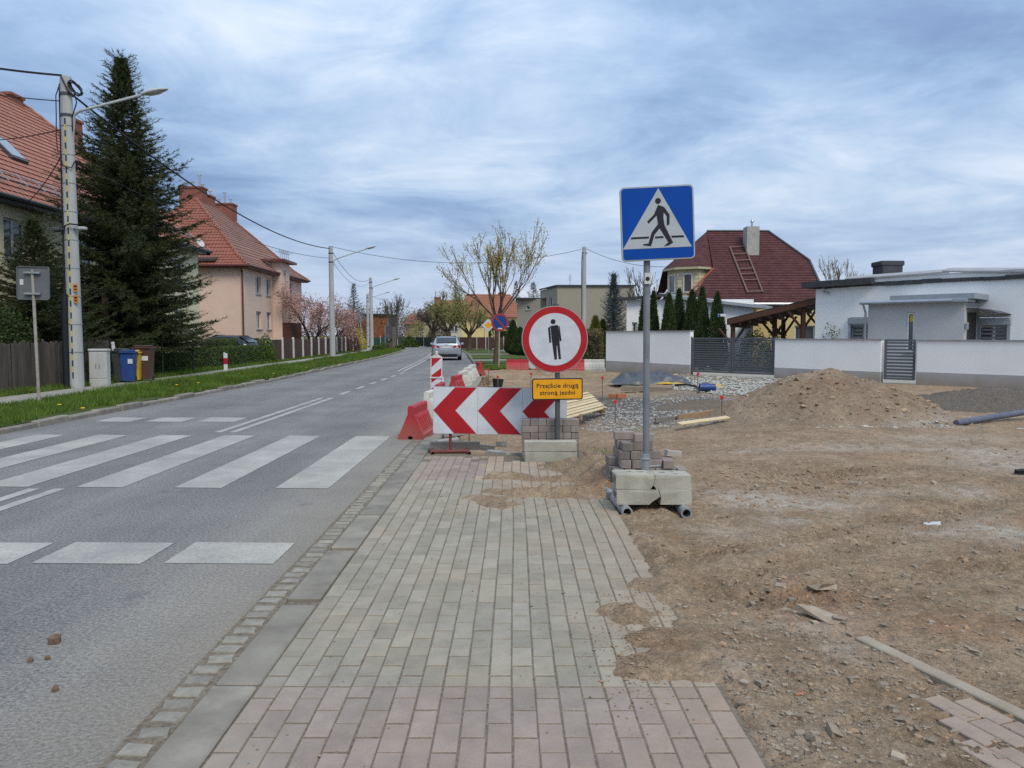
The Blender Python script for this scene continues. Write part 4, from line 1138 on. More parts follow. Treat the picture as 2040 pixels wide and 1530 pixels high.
ORD = ['nearest', 'second nearest', 'third nearest', 'fourth nearest', 'fifth nearest', 'sixth nearest', 'seventh nearest', 'eighth nearest', 'ninth nearest', 'tenth nearest', 'eleventh nearest', 'twelfth nearest', 'thirteenth nearest', 'fourteenth nearest', 'fifteenth nearest']
near = {}
for o in SO:
    k = min(range(len(LM)), key=lambda i: (o.location - LM[i][1]).length); near.setdefault(k, []).append(((o.location - LM[k][1]).length, o.name, o))
for k, L in near.items():
    for i, (d_, nm, o) in enumerate(sorted(L, key=lambda q: q[:2])): tag(o, 'loose stone on the dirt, %s to %s' % (ORD[i], LM[k][0]), 'stone', 'bigger stones on the dirt')
# bits of litter
tag(MB().cbox(-.02, .02, -.06, .06, 0, .008, .002).build('plastic_strip', M('slate_plastic', (0.13, 0.15, 0.17), None), None, loc=tuple(G(1352, 1198, .03)), rot=(0.1, 0.1, R(-8))), 'dark grey plastic strip lying on dirt beside the pavers', 'debris')
tag(MB().cbox(-.03, .03, -.008, .008, 0, .008, .002).build('clay_shard', M('brick_orange', (0.42, 0.165, 0.09), (0.34, 0.13, 0.07), 20, .9), None, loc=tuple(G(1594, 1384, .025)), rot=(0, .1, R(20))), 'orange clay shard with white edge among pebbles', 'shard')
tag(MB().cbox(-.012, .012, -.012, .012, 0, .012, .002).build('clay_shard', M('brick_orange', (0.55, 0.19, 0.09), None), None, loc=tuple(G(1523, 1356, .025))), 'tiny orange clay shard left of the bigger one', 'shard')
for (u, v, s_, lab) in ((110, 1279, .035, 'brown clod of soil lying on the asphalt, largest one'), (60, 1317, .018, 'small brown clod of soil on asphalt left of the others'), (95, 1312, .014, 'small brown crumb of soil on asphalt between two others'), (110, 1375, .02, 'brown clod of soil on asphalt below the largest one')):
    p = G(u, v, .004); o = link('soil_clod', fast('clod', ICV * (1 + rng.uniform(-.3, .2, (12, 1))), ICF, STONEM), None, (p.x, p.y, s_ * .35)); o.data.materials.clear(); o.data.materials.append(M('clod', (0.17, 0.115, 0.07), (0.11, 0.075, 0.05), 30, .95, .8, 120)); o.scale = (s_, s_, s_ * 1.1); tag(o, lab, 'soil clod')

# ---- pallet of pale boards, planks, stakes and the rest of the site
def oriented(a, b):
    d = (b - a); return math.atan2(-d.x, d.y), d.length
pal = T('timber_deck', 'pale timber deck of narrow boards lying right of the chevron board', 'timber deck', tuple(G(1170, 818)), )
A0, A1 = G(1128, 834, .0), G(1222, 808, .0); B0 = G(1090, 808, .06)
dd = (A1 - A0); wdir = (G(1185, 797, .06) - A1)
nb = 8; TILT = -math.atan2(.30, wdir.length)
for i in range(nb):
    t = (i + .5) / nb
    c = A0.lerp(A1, .5) + wdir * t - dd * .18
    rz, L = oriented(A0, A1)
    link('board', MB().cbox(-wdir.length / nb * .36, wdir.length / nb * .36, -L * .72, L * .5, 0, .03, .003).mesh('board', PINE), pal, (c.x - pal.location.x, c.y - pal.location.y, -.03 + .30 * t + random.uniform(-.006, .006)), (0, -TILT, rz + random.uniform(-.01, .01)))
for q in (-.25, .25):
    c = A0.lerp(A1, .42 + q) + wdir * .5
    link('bearer', MB().box(-wdir.length * .42, wdir.length * .42, -.035, .035, -.1, .015).mesh('bearer', OLDW), pal, (c.x - pal.location.x, c.y - pal.location.y, 0), (0, 0, oriented(A0, A1)[0]))
def plank(u0, v0, u1, v1, w, h, z, mat, lab, roll=0.0, cat='plank'):
    a, b = G(u0, v0, z), G(u1, v1, z); rz, L = oriented(a, b); c = (a + b) / 2
    return tag(MB().cbox(-w / 2, w / 2, -L / 2, L / 2, 0, h, .004).build('plank', mat, None, loc=(c.x, c.y, z), rot=(0, roll, rz)), lab, cat)
plank(1352, 846, 1450, 833, .10, .03, .02, PINE, 'pale plank lying at an angle in front of the soil heap', .3)
plank(1350, 838, 1440, 826, .04, .12, -.06, OLDW, 'brown plank on edge holding back the gravel bed', .05)
plank(1305, 842, 1360, 838, .05, .10, -.08, M('grey_timber', (0.22, 0.2, 0.17), (0.15, 0.14, 0.12), 12, .9), 'weathered grey plank end left of the brown edge plank', .05)
plank(1240, 778, 1340, 781, .30, .14, -.06, M('beam', (0.30, 0.25, 0.185), (0.2, 0.165, 0.125), 9, .9, .6, 40), 'thick weathered timber beam lying across the gravel near the tarp', 0, 'beam')
plank(1300, 747, 1345, 749, .35, .05, .08, M('yellow_panel', (0.62, 0.42, 0.10), (0.5, 0.34, 0.08), 9, .8), 'yellow formwork board lying before the white wall', 0, 'board')
p = G(1409, 779)
m = MB(); m.lathe([(.09, -.22), (.11, -.22), (.11, .22), (.09, .22)], 16, Matrix.Rotation(R(88), 4, 'Z') @ Matrix.Rotation(R(90), 4, 'X'), close=True)
BLUEP = M('pipe_blue', (0.02, 0.055, 0.22), (0.018, 0.045, 0.18), 5, .45, spec=.4)
tag(m.build('pipe_piece', BLUEP, None, True, loc=(p.x, p.y, .1)), 'short blue plastic pipe piece lying before the gate', 'pipe')
a, b = G(1905, 836, .1), G(2110, 818, .1)
m = MB(); m.tube([(a.x, a.y, .04), ((a.x + b.x) / 2, (a.y + b.y) / 2, .11), (b.x, b.y, .17)], .055, 14); tag(m.build('pipe', M('pipe_blue_dusty', (0.125, 0.135, 0.18), (0.09, 0.098, 0.14), 5, .6, stain=.4), None, True), 'long dusty blue pipe lying before the dark grit heap', 'pipe')
a, b = G(1385, 768, .03), G(1340, 766, .03)
m = MB(); m.tube([tuple(G(1345, 767, .04)), tuple(G(1365, 766, .08)), tuple(G(1385, 769, .06)), tuple(G(1397, 777, .05))], .03, 8); tag(m.build('hose', M('hose_black', (0.02, 0.02, 0.022), None), None, True), 'black hose running to the short blue pipe', 'hose')
for (u, v, sx, lab) in ((1332, 764, .45, 'crumpled yellow plastic foil beside the dark tarp'), (1427, 772, .2, 'small crumpled yellow foil right of the blue pipe piece')):
    p = G(u, v); nn = 14; a_ = np.linspace(-1, 1, nn); A_, B_ = np.meshgrid(a_, a_)
    Zc = .10 * (1 - np.maximum(abs(A_), abs(B_))) + .14 * fbm(A_ * 2.5 + u, B_ * 2.5, 3, 3) * (1 - A_ ** 2) * (1 - B_ ** 2)
    V = np.stack([A_ * sx, B_ * sx * .9, Zc + .03], -1).reshape(-1, 3); i_, j_ = np.meshgrid(np.arange(nn - 1), np.arange(nn - 1), indexing='ij'); q = (i_ * nn + j_).ravel()
    tag(link('plastic_foil', fast('foil', V, np.stack([q, q + 1, q + nn + 1, q + nn], -1), M('foil_yellow', (0.60, 0.37, 0.02), (0.45, 0.27, 0.02), 9, .5, spec=.5)), None, (p.x, p.y, dirt_h(p.x, p.y))), lab, 'foil')
p = G(1296, 762); nn = 44; a_ = np.linspace(-1, 1, nn); A_, B_ = np.meshgrid(a_, a_)
Zc = (.26 + .75 * np.abs(fbm(A_ * 2.6 + 5, B_ * 2.6, 8, 5))) * (1 - A_ ** 4) * (1 - B_ ** 4) - .02
V = np.stack([A_ * 1.25 + .1 * fbm(A_ * 2, B_ * 2, 4, 3), B_ * .8 + .3 * fbm(A_ * 2, B_ * 2, 14, 3), Zc], -1).reshape(-1, 3); i_, j_ = np.meshgrid(np.arange(nn - 1), np.arange(nn - 1), indexing='ij'); q = (i_ * nn + j_).ravel()
tag(link('tarpaulin', fast('tarp', V, np.stack([q, q + 1, q + nn + 1, q + nn], -1), M('tarp_dark', (0.085, 0.092, 0.105), (0.05, 0.055, 0.065), 6, .45, spec=.5), True), None, (p.x, p.y, 0)), 'dark crumpled tarpaulin lying before the white wall', 'tarpaulin')
STKR = M('stake_red', (0.55, 0.03, 0.03), None, 5, .6); STKW = M('stake_rod', (0.17, 0.12, 0.09), None, 9, .8)
for i, (u, vt, vb, lab) in enumerate(((1226, 797, 826, 'survey stake with red tag at the right end of the timber deck'), (1438, 788, 830, 'survey stake with red tag at the left foot of the soil heap'), (1388, 742, 786, 'survey stake with red tag standing before the driveway gate'), (1200, 750, 786, 'survey stake with red tag below the white barrier'),
                                  (992, 748, 772, 'thin survey stake right behind the middle chevron'), (972, 735, 772, 'thin survey stake near the black bucket'), (1057, 742, 770, 'survey stake with red tag left of the yellow plate'), (935, 872, 880, 'short survey stake under the chevron board'))):
    p = G(u, vb); t = T('survey_stake', lab, 'stake', tuple(p), group='survey stakes'); ht = max(D(u, vt, p.y).z, .2)
    lean = random.uniform(-.05, .05)
    MB().tube([(0, 0, -.2), (lean * ht, 0, ht)], .011, 6).build('rod', STKW, t)
    if u != 935: m = MB(); m.cbox(-.032, .032, -.015, .015, ht - .07, ht, .006); m.build('tag', STKR, t, loc=(lean * ht, 0, 0))
for (u, v, lab) in ((1222, 784, 'orange brick lying left of the weathered beam'), (1238, 786, 'orange brick lying next to another at the weathered beam'), (1020, 770, 'orange clay pipe end sticking up behind the chevron board')):
    p = G(u, v); tag(MB().cbox(-.12, .12, -.06, .06, 0, .12, .006).build('brick', M('brick_orange', (0.55, 0.19, 0.09), None), None, loc=(p.x, p.y, dirt_h(p.x, p.y)), rot=(0, 0, random.uniform(-.5, .5))), lab, 'brick')
p = G(991, 757)
m = MB(); m.lathe([(0.0, 0), (.15, 0), (.20, .30), (.21, .30), (.21, .31), (.19, .31), (.14, .02), (0, .02)][::-1], 16); tag(m.build('bucket', M('bucket_black', (0.025, 0.025, 0.027), None, 9, .6), None, True, loc=(p.x, p.y, dirt_h(p.x, p.y)), rot=(math.pi, 0, 0) if False else (0, .08, 0)), 'black bucket standing in the dug out earth', 'bucket')
# clods and broken edge along the road by the barriers
n = 420
PT = np.stack([rng.normal(-1.02, .13, n), rng.uniform(10.8, 31, n), np.zeros(n)], -1); PT[:, 2] = np.maximum(dirt_h(PT[:, 0], PT[:, 1]), -.15) + .03
stones('soil_clods', PT, np.clip(rng.lognormal(math.log(.06), .5, n), .02, .2), M('clod_brown', (0.23, 0.16, 0.10), (0.15, 0.105, 0.07), 9, .95, .8, 40, isl=.35), label='broken soil clods along the dug road edge')
# white litter by the nearest barrier
for (u, v, lab) in ((835, 882, 'crumpled white foil at the base of the nearest red barrier'), (1857, 1043, 'grey white lump of mortar on the dirt at right'), (2036, 948, 'black plastic lump at the right edge of the dirt')):
    p = G(u, v); o = link('debris_lump', smesh[2].copy(), None, (p.x, p.y, dirt_h(p.x, p.y) + .03)); o.data.materials.clear(); o.data.materials.append(M('litter_black', (0.02, 0.02, 0.02), None) if u > 2000 else M('litter_white', (0.55, 0.55, 0.53), None, 20)); o.scale = (.07, .05, .06); tag(o, lab, 'debris')
# ================================================================ BUILDINGS
def plaster(name, a, stain=.12, bump=.08):
    return M(name, a, tuple(x * .93 for x in a), 1.1, .9, 0, 25, stain=stain * .5)
CREAM = plaster('plaster_cream', (0.68, 0.62, 0.43)); PINK = plaster('plaster_pink', (0.70, 0.52, 0.425)); WHITEW = plaster('plaster_white', (0.80, 0.805, 0.80), .06, .05)
GREYB = plaster('plaster_grey', (0.45, 0.45, 0.445), .08); PLINTH = M('plinth_grey', (0.37, 0.365, 0.36), (0.33, 0.325, 0.32), 1.4, .9, 0, 25, stain=.12, splash=.6); TAUPE = plaster('plaster_taupe', (0.31, 0.285, 0.225)); YELW = plaster('plaster_yellow', (0.62, 0.50, 0.23)); PALEH = plaster('plaster_pale', (0.52, 0.48, 0.37))
FRAMEW = M('window_frame_white', (0.68, 0.68, 0.68), None, 6, .5)
def glassmat():
    k = NT('window_glass'); col = k.mix(k.noise(2, 3), (0.035, 0.042, 0.05), (0.09, 0.10, 0.115)); return k.end(col, 0.08, 0.8)
GLASS = glassmat()
BRICKR = M('chimney_brick', (0.27, 0.105, 0.075), (0.20, 0.08, 0.06), 7, .9, .6, 30, stain=.2)
GUTTER = M('gutter_anthracite', (0.055, 0.06, 0.068), None, 6, .5, spec=.5); GUTR = M('gutter_maroon', (0.14, 0.045, 0.035), None, 6, .5, spec=.4)
ZINC = M('zinc_sheet', (0.40, 0.43, 0.46), (0.33, 0.36, 0.39), 5, .4, metal=.6, spec=.5)
def tilemat(name, a, b, ax, per, isl=.12):
    k = NT(name); x = k.sepx()
    s_ = k.math('SINE', k.math('MULTIPLY', x[ax], 2 * math.pi / per))
    col = k.mix(k.rmp(k.noise(2.2, 6, .65), .3, .7), a, b)
    col = k.mul(col, k.rmp(k.noise(9, 4, .6), .3, .7, .82, 1.15))
    col = k.mix(k.rmp(k.noise(.5, 5, .6), .55, .75, 0, .4), col, tuple(q * .55 for q in a))
    k.bump(s_, .8, .05)
    return k.end(col, .75, .3)
def shinglemat():
    k = NT('bitumen_shingle'); x = k.sepx()
    cb = k.new('ShaderNodeCombineXYZ'); k.put(x[0], cb.inputs[0]); k.put(x[2], cb.inputs[1])
    br = k.new('ShaderNodeTexBrick'); k.t.links.new(cb.outputs[0], br.inputs[0])
    br.inputs['Color1'].default_value = (0.098, 0.042, 0.040, 1); br.inputs['Color2'].default_value = (0.082, 0.033, 0.034, 1); br.inputs['Mortar'].default_value = (0.060, 0.025, 0.026, 1)
    br.inputs['Scale'].default_value = 1.0; br.inputs['Brick Width'].default_value = .36; br.inputs['Row Height'].default_value = .16; br.inputs['Mortar Size'].default_value = .018
    col = k.mul(br.outputs[0], k.rmp(k.noise(3, 5), .3, .7, .8, 1.2))
    return k.end(col, .9, .2)
SHING = shinglemat()

class Wall:
    # local frame on a wall: s along it, o outward, z up
    def __init__(s, a, b, out):
        s.a = Vector((a[0], a[1], 0)); d = Vector((b[0] - a[0], b[1] - a[1], 0)); s.L = d.length; d.normalize()
        n = Vector((-d.y, d.x, 0));
        if n.dot(Vector((out[0], out[1], 0))) < 0: n = -n
        s.M = Matrix(((d.x, n.x, 0, s.a.x), (d.y, n.y, 0, s.a.y), (0, 0, 1, 0), (0, 0, 0, 1)))
    def build(s, parent, name, mat, z0, z1, opens=(), depth=.16):
        xs = sorted({0, s.L} | {q for o in opens for q in o[:2]}); zs = sorted({z0, z1} | {q for o in opens for q in o[2:4]})
        m = MB()
        for i in range(len(xs) - 1):
            for j in range(len(zs) - 1):
                cx_, cz_ = (xs[i] + xs[i + 1]) / 2, (zs[j] + zs[j + 1]) / 2
                if any(o[0] < cx_ < o[1] and o[2] < cz_ < o[3] for o in opens): continue
                m.add([(xs[i], 0, zs[j]), (xs[i + 1], 0, zs[j]), (xs[i + 1], 0, zs[j + 1]), (xs[i], 0, zs[j + 1])], [(0, 1, 2, 3)], s.M)
        for o in opens:
            a, b, c, d = o[:4]
            m.add([(a, 0, c), (b, 0, c), (b, 0, d), (a, 0, d), (a, -depth, c), (b, -depth, c), (b, -depth, d), (a, -depth, d)], [(0, 1, 5, 4), (1, 2, 6, 5), (2, 3, 7, 6), (3, 0, 4, 7)], s.M)
        # keep the outside facing out
        me = bpy.data.meshes.new(name); off = parent.matrix_basis.inverted()
        me.from_pydata([tuple(off @ Vector(p)) for p in m.v], [], m.f); me.materials.append(mat)
        return link(name, me, parent)
    def window(s, parent, a, b, c, d, depth=.12, mull=1, frame=None, sill=True, trans=0, pane=None):
        frame = frame or FRAMEW; f = .07
        m = MB()
        for q in ((a, b, c, c + f), (a, b, d - f, d), (a, a + f, c + f, d - f), (b - f, b, c + f, d - f)): m.box(q[0], q[1], -depth - .03, -depth + .03, q[2], q[3], s.M)
        for i in range(mull):
            x = a + (b - a) * (i + 1) / (mull + 1); m.box(x - .045, x + .045, -depth - .025, -depth + .025, c + f, d - f, s.M)
        if trans: m.box(a + f, b - f, -depth - .024, -depth + .024, c + (d - c) * trans - .03, c + (d - c) * trans + .03, s.M)
        w = m.build('window', frame, parent, world=True)
        mp = MB(); mp.box(a + f * .5, b - f * .5, -depth - .012, -depth - .004, c + f * .5, d - f * .5, s.M)
        off = parent.matrix_basis.inverted(); mp.v = [tuple(off @ Vector(p)) for p in mp.v]; mp.build('pane', pane or GLASS, w)
        if sill:
            ms = MB(); ms.box(a - .06, b + .06, -depth + .03, .06, c - .05, c, s.M); ms.v = [tuple(off @ Vector(p)) for p in ms.v]; ms.build('sill', ZINC, w)
        return w
def courses(m, e0, e1, r1, r0, step=.33, lift=.035):
    e0, e1, r0, r1 = map(Vector, (e0, e1, r0, r1))
    nrm = (e1 - e0).cross(((r0 + r1) / 2 - e0)).normalized()
    if nrm.z < 0: nrm = -nrm
    n = max(int(((r0 + r1) / 2 - (e0 + e1) / 2).length / step), 1)
    for i in range(n):
        t0, t1 = i / n, (i + 1) / n
        a, b = e0.lerp(r0, t0), e1.lerp(r1, t0); c, d = e1.lerp(r1, t1), e0.lerp(r0, t1)
        m.add([a + nrm * lift, b + nrm * lift, c, d, a - nrm * .01, b - nrm * .01], [(0, 1, 2, 3), (4, 5, 1, 0)])
def ridge_tiles(parent, mat, lines, r=.11):
    m = MB()
    for a, b in lines:
        a, b = Vector(a), Vector(b); n = max(int((b - a).length / .4), 1)
        for i in range(n):
            m.tube([a.lerp(b, i / n), a.lerp(b, (i + .98) / n)], [r, r * .88], 6)
    off = parent.matrix_basis.inverted(); m.v = [tuple(off @ Vector(p)) for p in m.v]
    return m
def chimney(parent, c, w, d, z0, z1, mat=None, pots=2, capm=None):
    m = MB(); m.box(c[0] - w / 2, c[0] + w / 2, c[1] - d / 2, c[1] + d / 2, z0, z1 - .12); m.box(c[0] - w / 2 - .06, c[0] + w / 2 + .06, c[1] - d / 2 - .06, c[1] + d / 2 + .06, z1 - .12, z1)
    ch = m.build('chimney', mat or BRICKR, parent, world=True)
    for i in range(pots):
        mm = MB(); x = c[0] + w * (-.3 + .6 * i / max(pots - 1, 1)); hh = .35 + .5 * ((i * 7 + int(w * 10)) % 3 == 0)
        mm.tube([(x, c[1], z1), (x, c[1], z1 + hh)], .07, 8); mm.tube([(x - .12, c[1], z1 + hh), (x + .12, c[1], z1 + hh)], .05, 6)
        off = parent.matrix_basis.inverted(); mm.v = [tuple(off @ Vector(p)) for p in mm.v]; mm.build('flue', ZINC, ch)
    return ch

# ---- cream house on the left
TILE_Y = tilemat('roof_tile_red', (0.33, 0.125, 0.085), (0.42, 0.20, 0.145), 1, .30); TILE_X = tilemat('roof_tile_red_end', (0.33, 0.125, 0.085), (0.42, 0.20, 0.145), 0, .30)
hc_ = T('cream_house', 'cream plastered house with large red tiled hip roof behind the tall spruce', 'house', (-22.5, 28, 0))
xw, xb, yn, yf, ze = -17.0, -28.0, 14.0, 42.0, 6.12
w1 = Wall((xw, yn), (xw, yf), (1, 0))
op = [(s0, s0 + 1.2, z0, z0 + 1.35) for s0 in (3, 7.5, 12, 16.3, 20.3, 24.9) for z0 in (1.5, 4.15)]
w1.build(hc_, 'wall', CREAM, .45, ze, op)
for o in op: w1.window(hc_, *o)
w2 = Wall((xw, yf), (xb, yf), (0, 1)); w2.build(hc_, 'wall', CREAM, .45, ze)
w3 = Wall((xw, yn), (xb, yn), (0, -1)); w3.build(hc_, 'wall', CREAM, .45, ze)
m = MB(); m.box(xb - .05, xw + .06, yn - .05, yf + .05, 0, .47); m.build('plinth', M('plinth_brown', (0.13, 0.08, 0.06), None, 4, .9), hc_, world=True)
eo = .5; E = [(xw + eo, yn - eo, ze), (xw + eo, yf + eo, ze), (xb - eo, yf + eo, ze), (xb - eo, yn - eo, ze)]
rz_, ra, rb = 12.1, (-22.5, 19.5, 12.1), (-22.5, 36.5, 12.1)
m = MB(); courses(m, E[0], E[1], rb, ra); courses(m, E[2], E[3], ra, rb)
off = hc_.matrix_basis.inverted(); m.v = [tuple(off @ Vector(p)) for p in m.v]
rf = tag(m.build('roof', TILE_Y, hc_), kind='stuff')
m = MB(); courses(m, E[1], E[2], rb, rb); courses(m, E[3], E[0], ra, ra); m.v = [tuple(off @ Vector(p)) for p in m.v]; tag(m.build('roof_end', TILE_X, hc_), kind='stuff')
ridge_tiles(hc_, TILE_X, [(ra, rb), (rb, E[1]), (ra, E[0])]).build('ridge_tiles', TILE_X, hc_)
m = MB(); m.box(xw, xw + eo - .02, yn - eo, yf + eo, ze - .2, ze - .03); m.box(xb, xw + eo - .02, yf, yf + eo - .02, ze - .2, ze - .03); m.build('soffit', GUTTER, hc_, world=True)
m = MB(); m.tube([(xw + eo + .06, yn - eo, ze - .02), (xw + eo + .06, yf + eo, ze - .02)], .075, 8); m.tube([(xw + eo, yf + eo + .06, ze - .02), (xb, yf + eo + .06, ze - .02)], .075, 8); m.build('gutter', GUTTER, hc_, True, world=True)
sl_ = (Vector(rb) - Vector((xw + eo, 36.5, ze)))
def on_slope(Y, t, lift=.08): 
    p = Vector((xw + eo, Y, ze)).lerp(Vector((-22.5, Y, rz_)), t); return p + Vector((.73, 0, .68)) * lift
m = MB()
for t in (.085, .13): m.tube([on_slope(20, t, .22), on_slope(41.2, t, .22)], .022, 6)
for Y in np.arange(20, 41.5, 1.0): m.tube([on_slope(Y, .10, .03), on_slope(Y, .07, .24), on_slope(Y, .14, .24)], .018, 5)
m.build('snow_guard', ZINC, hc_, world=True)
def slope_quad(name, Y0, Y1, t0, t1, l, mat, par):
    a = [on_slope(Y0, t0, l), on_slope(Y1, t0, l), on_slope(Y1, t1, l), on_slope(Y0, t1, l)]; b = [p - Vector((.73, 0, .68)) * .14 for p in a]
    m = MB(); m.add(a + b, [(0, 1, 2, 3), (7, 6, 5, 4), (0, 4, 5, 1), (1, 5, 6, 2), (2, 6, 7, 3), (3, 7, 4, 0)]); m.v = [tuple(off @ Vector(p)) for p in m.v]
    return m.build(name, mat, par)
fr = slope_quad('skylight', 28.7, 29.65, .315, .465, .13, GUTTER, hc_); slope_quad('skylight_pane', 28.78, 29.57, .33, .452, .145, M('skylight_glass', (0.30, 0.34, 0.38), None, 3, .1, spec=.8), fr)
chimney(hc_, (-23.1, 35.5), 1.5, .9, 10.5, zat(189, 35.5), pots=1); chimney(hc_, (-21.5, 38.4), .55, .7, 8, zat(239, 38.4), pots=1)
m = MB(); m.box(xw, -15.9, 30.5, 34.8, 0, 2.1); m.build('porch', BRICKR, hc_, world=True)
m = MB(); m.add([(xw, 30.3, 2.7), (xw, 35.0, 2.7), (-15.7, 35.0, 2.1), (-15.7, 30.3, 2.1), (xw, 30.3, 2.6), (xw, 35, 2.6), (-15.7, 35, 2.0), (-15.7, 30.3, 2.0)], [(0, 1, 2, 3), (4, 7, 6, 5), (0, 3, 7, 4), (1, 5, 6, 2), (2, 6, 7, 3)]); m.build('porch_roof', TILE_Y, hc_, world=True)
m = MB(); m.lathe([(0, 0), (.2, .02), (.36, .09), (.42, .16), (.40, .16), (.2, .04), (0, .02)], 20, Matrix.Translation((-16.75, 41.6, 6.45)) @ Matrix.Scale(.62, 4) @ Matrix.Rotation(R(60), 4, 'Y') @ Matrix.Rotation(R(20), 4, 'X')); m.tube([(-16.8, 40.9, 6.7), (-17.1, 41, 6.2)], .025, 6); m.build('satellite_dish', M('dish_white', (.55, .55, .53), None), hc_, True, world=True)

# ---- pink house
TPK_Y = tilemat('roof_tile_old', (0.255, 0.125, 0.092), (0.34, 0.20, 0.155), 1, .22); TPK_X = tilemat('roof_tile_old_end', (0.265, 0.088, 0.058), (0.33, 0.13, 0.088), 0, .22)
ph = T('pink_house', 'salmon pink house with steep flared red roof and brick chimneys', 'house', (-22, 55, 0))
off = ph.matrix_basis.inverted()
px0, px1, py0, py1, pz = -17.0, -27.0, 49.0, 62.5, 5.95
wA = Wall((px0, py0), (px0, py1), (1, 0)); opn = [(2.35, 3.4, 4.3, 5.5), (4.5, 5.5, 4.3, 5.5), (2.35, 3.4, 1.95, 3.15), (4.5, 5.5, 1.95, 3.15), (9.6, 10.8, 4.3, 5.5), (9.6, 10.8, 1.95, 3.15)]
wA.build(ph, 'wall', PINK, .3, pz, opn)
for o in opn: wA.window(ph, *o, depth=.14)
wB = Wall((px0, py0), (px1, py0), (0, -1)); wB.build(ph, 'wall', PINK, .3, pz)
wC = Wall((px0, py1), (px1, py1), (0, 1)); wC.build(ph, 'wall', PINK, .3, pz)
m = MB(); m.box(px1, px0 + .05, py0 - .05, py1, 0, .32); m.build('plinth', PLINTH, ph, world=True)
def ring(ins, z): return [(px0 + .5 - ins, py0 - .5 + ins, z), (px0 + .5 - ins, py1 + .5 - ins, z), (px1 - .5 + ins, py1 + .5 - ins, z), (px1 - .5 + ins, py0 - .5 + ins, z)]
r0_, r1_, r2_ = ring(0, pz), ring(1.0, pz + .72), ring(2.0, pz + 1.75)
RA, RB = (-22, 54.3, 11.05), (-22, 58.2, 11.05)
my, mx = MB(), MB()
for lo_, hi_ in ((r0_, r1_), (r1_, r2_)):
    courses(my, lo_[0], lo_[1], hi_[1], hi_[0], .3); courses(my, lo_[2], lo_[3], hi_[3], hi_[2], .3)
    courses(mx, lo_[1], lo_[2], hi_[2], hi_[1], .3); courses(mx, lo_[3], lo_[0], hi_[0], hi_[3], .3)
courses(my, r2_[0], r2_[1], RB, RA, .3); courses(my, r2_[2], r2_[3], RA, RB, .3); courses(mx, r2_[1], r2_[2], RB, RB, .3); courses(mx, r2_[3], r2_[0], RA, RA, .3)
for q, nm, mt in ((my, 'roof', TPK_Y), (mx, 'roof_end', TPK_X)):
    q.v = [tuple(off @ Vector(p)) for p in q.v]; tag(q.build(nm, mt, ph), kind='stuff')
hips = [(RA, RB)] + [(h, r2_[i]) for i, h in ((0, RA), (1, RB), (3, RA))] + [(r2_[i], r1_[i]) for i in (0, 1, 3)] + [(r1_[i], r0_[i]) for i in (0, 1, 3)]
ridge_tiles(ph, TPK_X, hips, .12).build('ridge_tiles', TPK_X, ph)
m = MB(); m.box(px1, px0 + .45, py0 - .48, py0, pz - .16, pz - .03); m.box(px0, px0 + .48, py0 - .46, py1 + .4, pz - .165, pz - .035); m.build('soffit', GUTR, ph, world=True)
m = MB(); m.tube([(px1, py0 - .56, pz - .02), (px0 + .56, py0 - .56, pz - .02), (px0 + .56, py1 + .5, pz - .02)], .075, 8); m.build('gutter', GUTR, ph, True, world=True)
m = MB(); m.tube([(px0 - .0, py0 - .5, pz - .08), (px0 - .02, py0 - .12, pz - .45), (px0 - .02, py0 - .1, .3)], .06, 8); m.build('downpipe', GUTR, ph, True, world=True)
tx0, tx1, ty0, ty1, tz = -17.0, -16.35, 54.9, 56.9, 6.72
wT = Wall((tx1, ty0), (tx1, ty1), (1, 0)); wT.build(ph, 'stair_tower_wall', PINK, .3, tz, [(.75, 1.1, 3.1, 6.2)]); wT.window(ph, .75, 1.1, 3.1, 6.2, mull=0, sill=False)
m = MB(); m.add([(tx0 - 1.2, ty0, .3), (tx1, ty0, .3), (tx1, ty0, tz), (tx0 - 1.2, ty0, tz), (tx0 - 1.2, ty1, .3), (tx1, ty1, .3), (tx1, ty1, tz), (tx0 - 1.2, ty1, tz)], [(0, 1, 2, 3), (5, 4, 7, 6)]); m.build('stair_tower_side', PINK, ph, world=True)
m = MB(); m.box(tx0 - 1.5, tx1 + .45, ty0 - .45, ty1 + .45, tz, tz + .16); m.box(tx0 - 1.5, tx1 + .3, ty0 - .3, ty1 + .3, tz + .16, tz + .22); m.build('stair_tower_roof', GUTR, ph, world=True)
m = MB()
for yy in np.linspace(ty0, ty1, 5): m.tube([(tx1, yy, tz + .2), (tx1 - .1, yy, tz + .95)], .02, 5); m.tube([(tx1 - .4, yy, tz + .75), (tx1 + .3, yy + .1, tz + .8)], .015, 5)
m.tube([(tx1, ty0, tz + .7), (tx1, ty1, tz + .7)], .018, 5); m.build('antenna_rack', ZINC, ph, world=True)
m = MB(); m.box(tx1, tx1 + .6, ty0 + .1, ty1 + .8, .1, 2.45); m.build('entrance_porch', M('porch_brown', (0.10, 0.045, 0.035), None, 6, .8), ph, world=True)
chimney(ph, (-22.6, 55.3), 1.6, 1.0, 9.5, 12.0, pots=3); chimney(ph, (-22.4, 57.2), .9, .9, 9.5, 11.75, pots=2); chimney(ph, (-21.7, 58.9), 1.45, 1.0, 9.2, 11.45, pots=3)
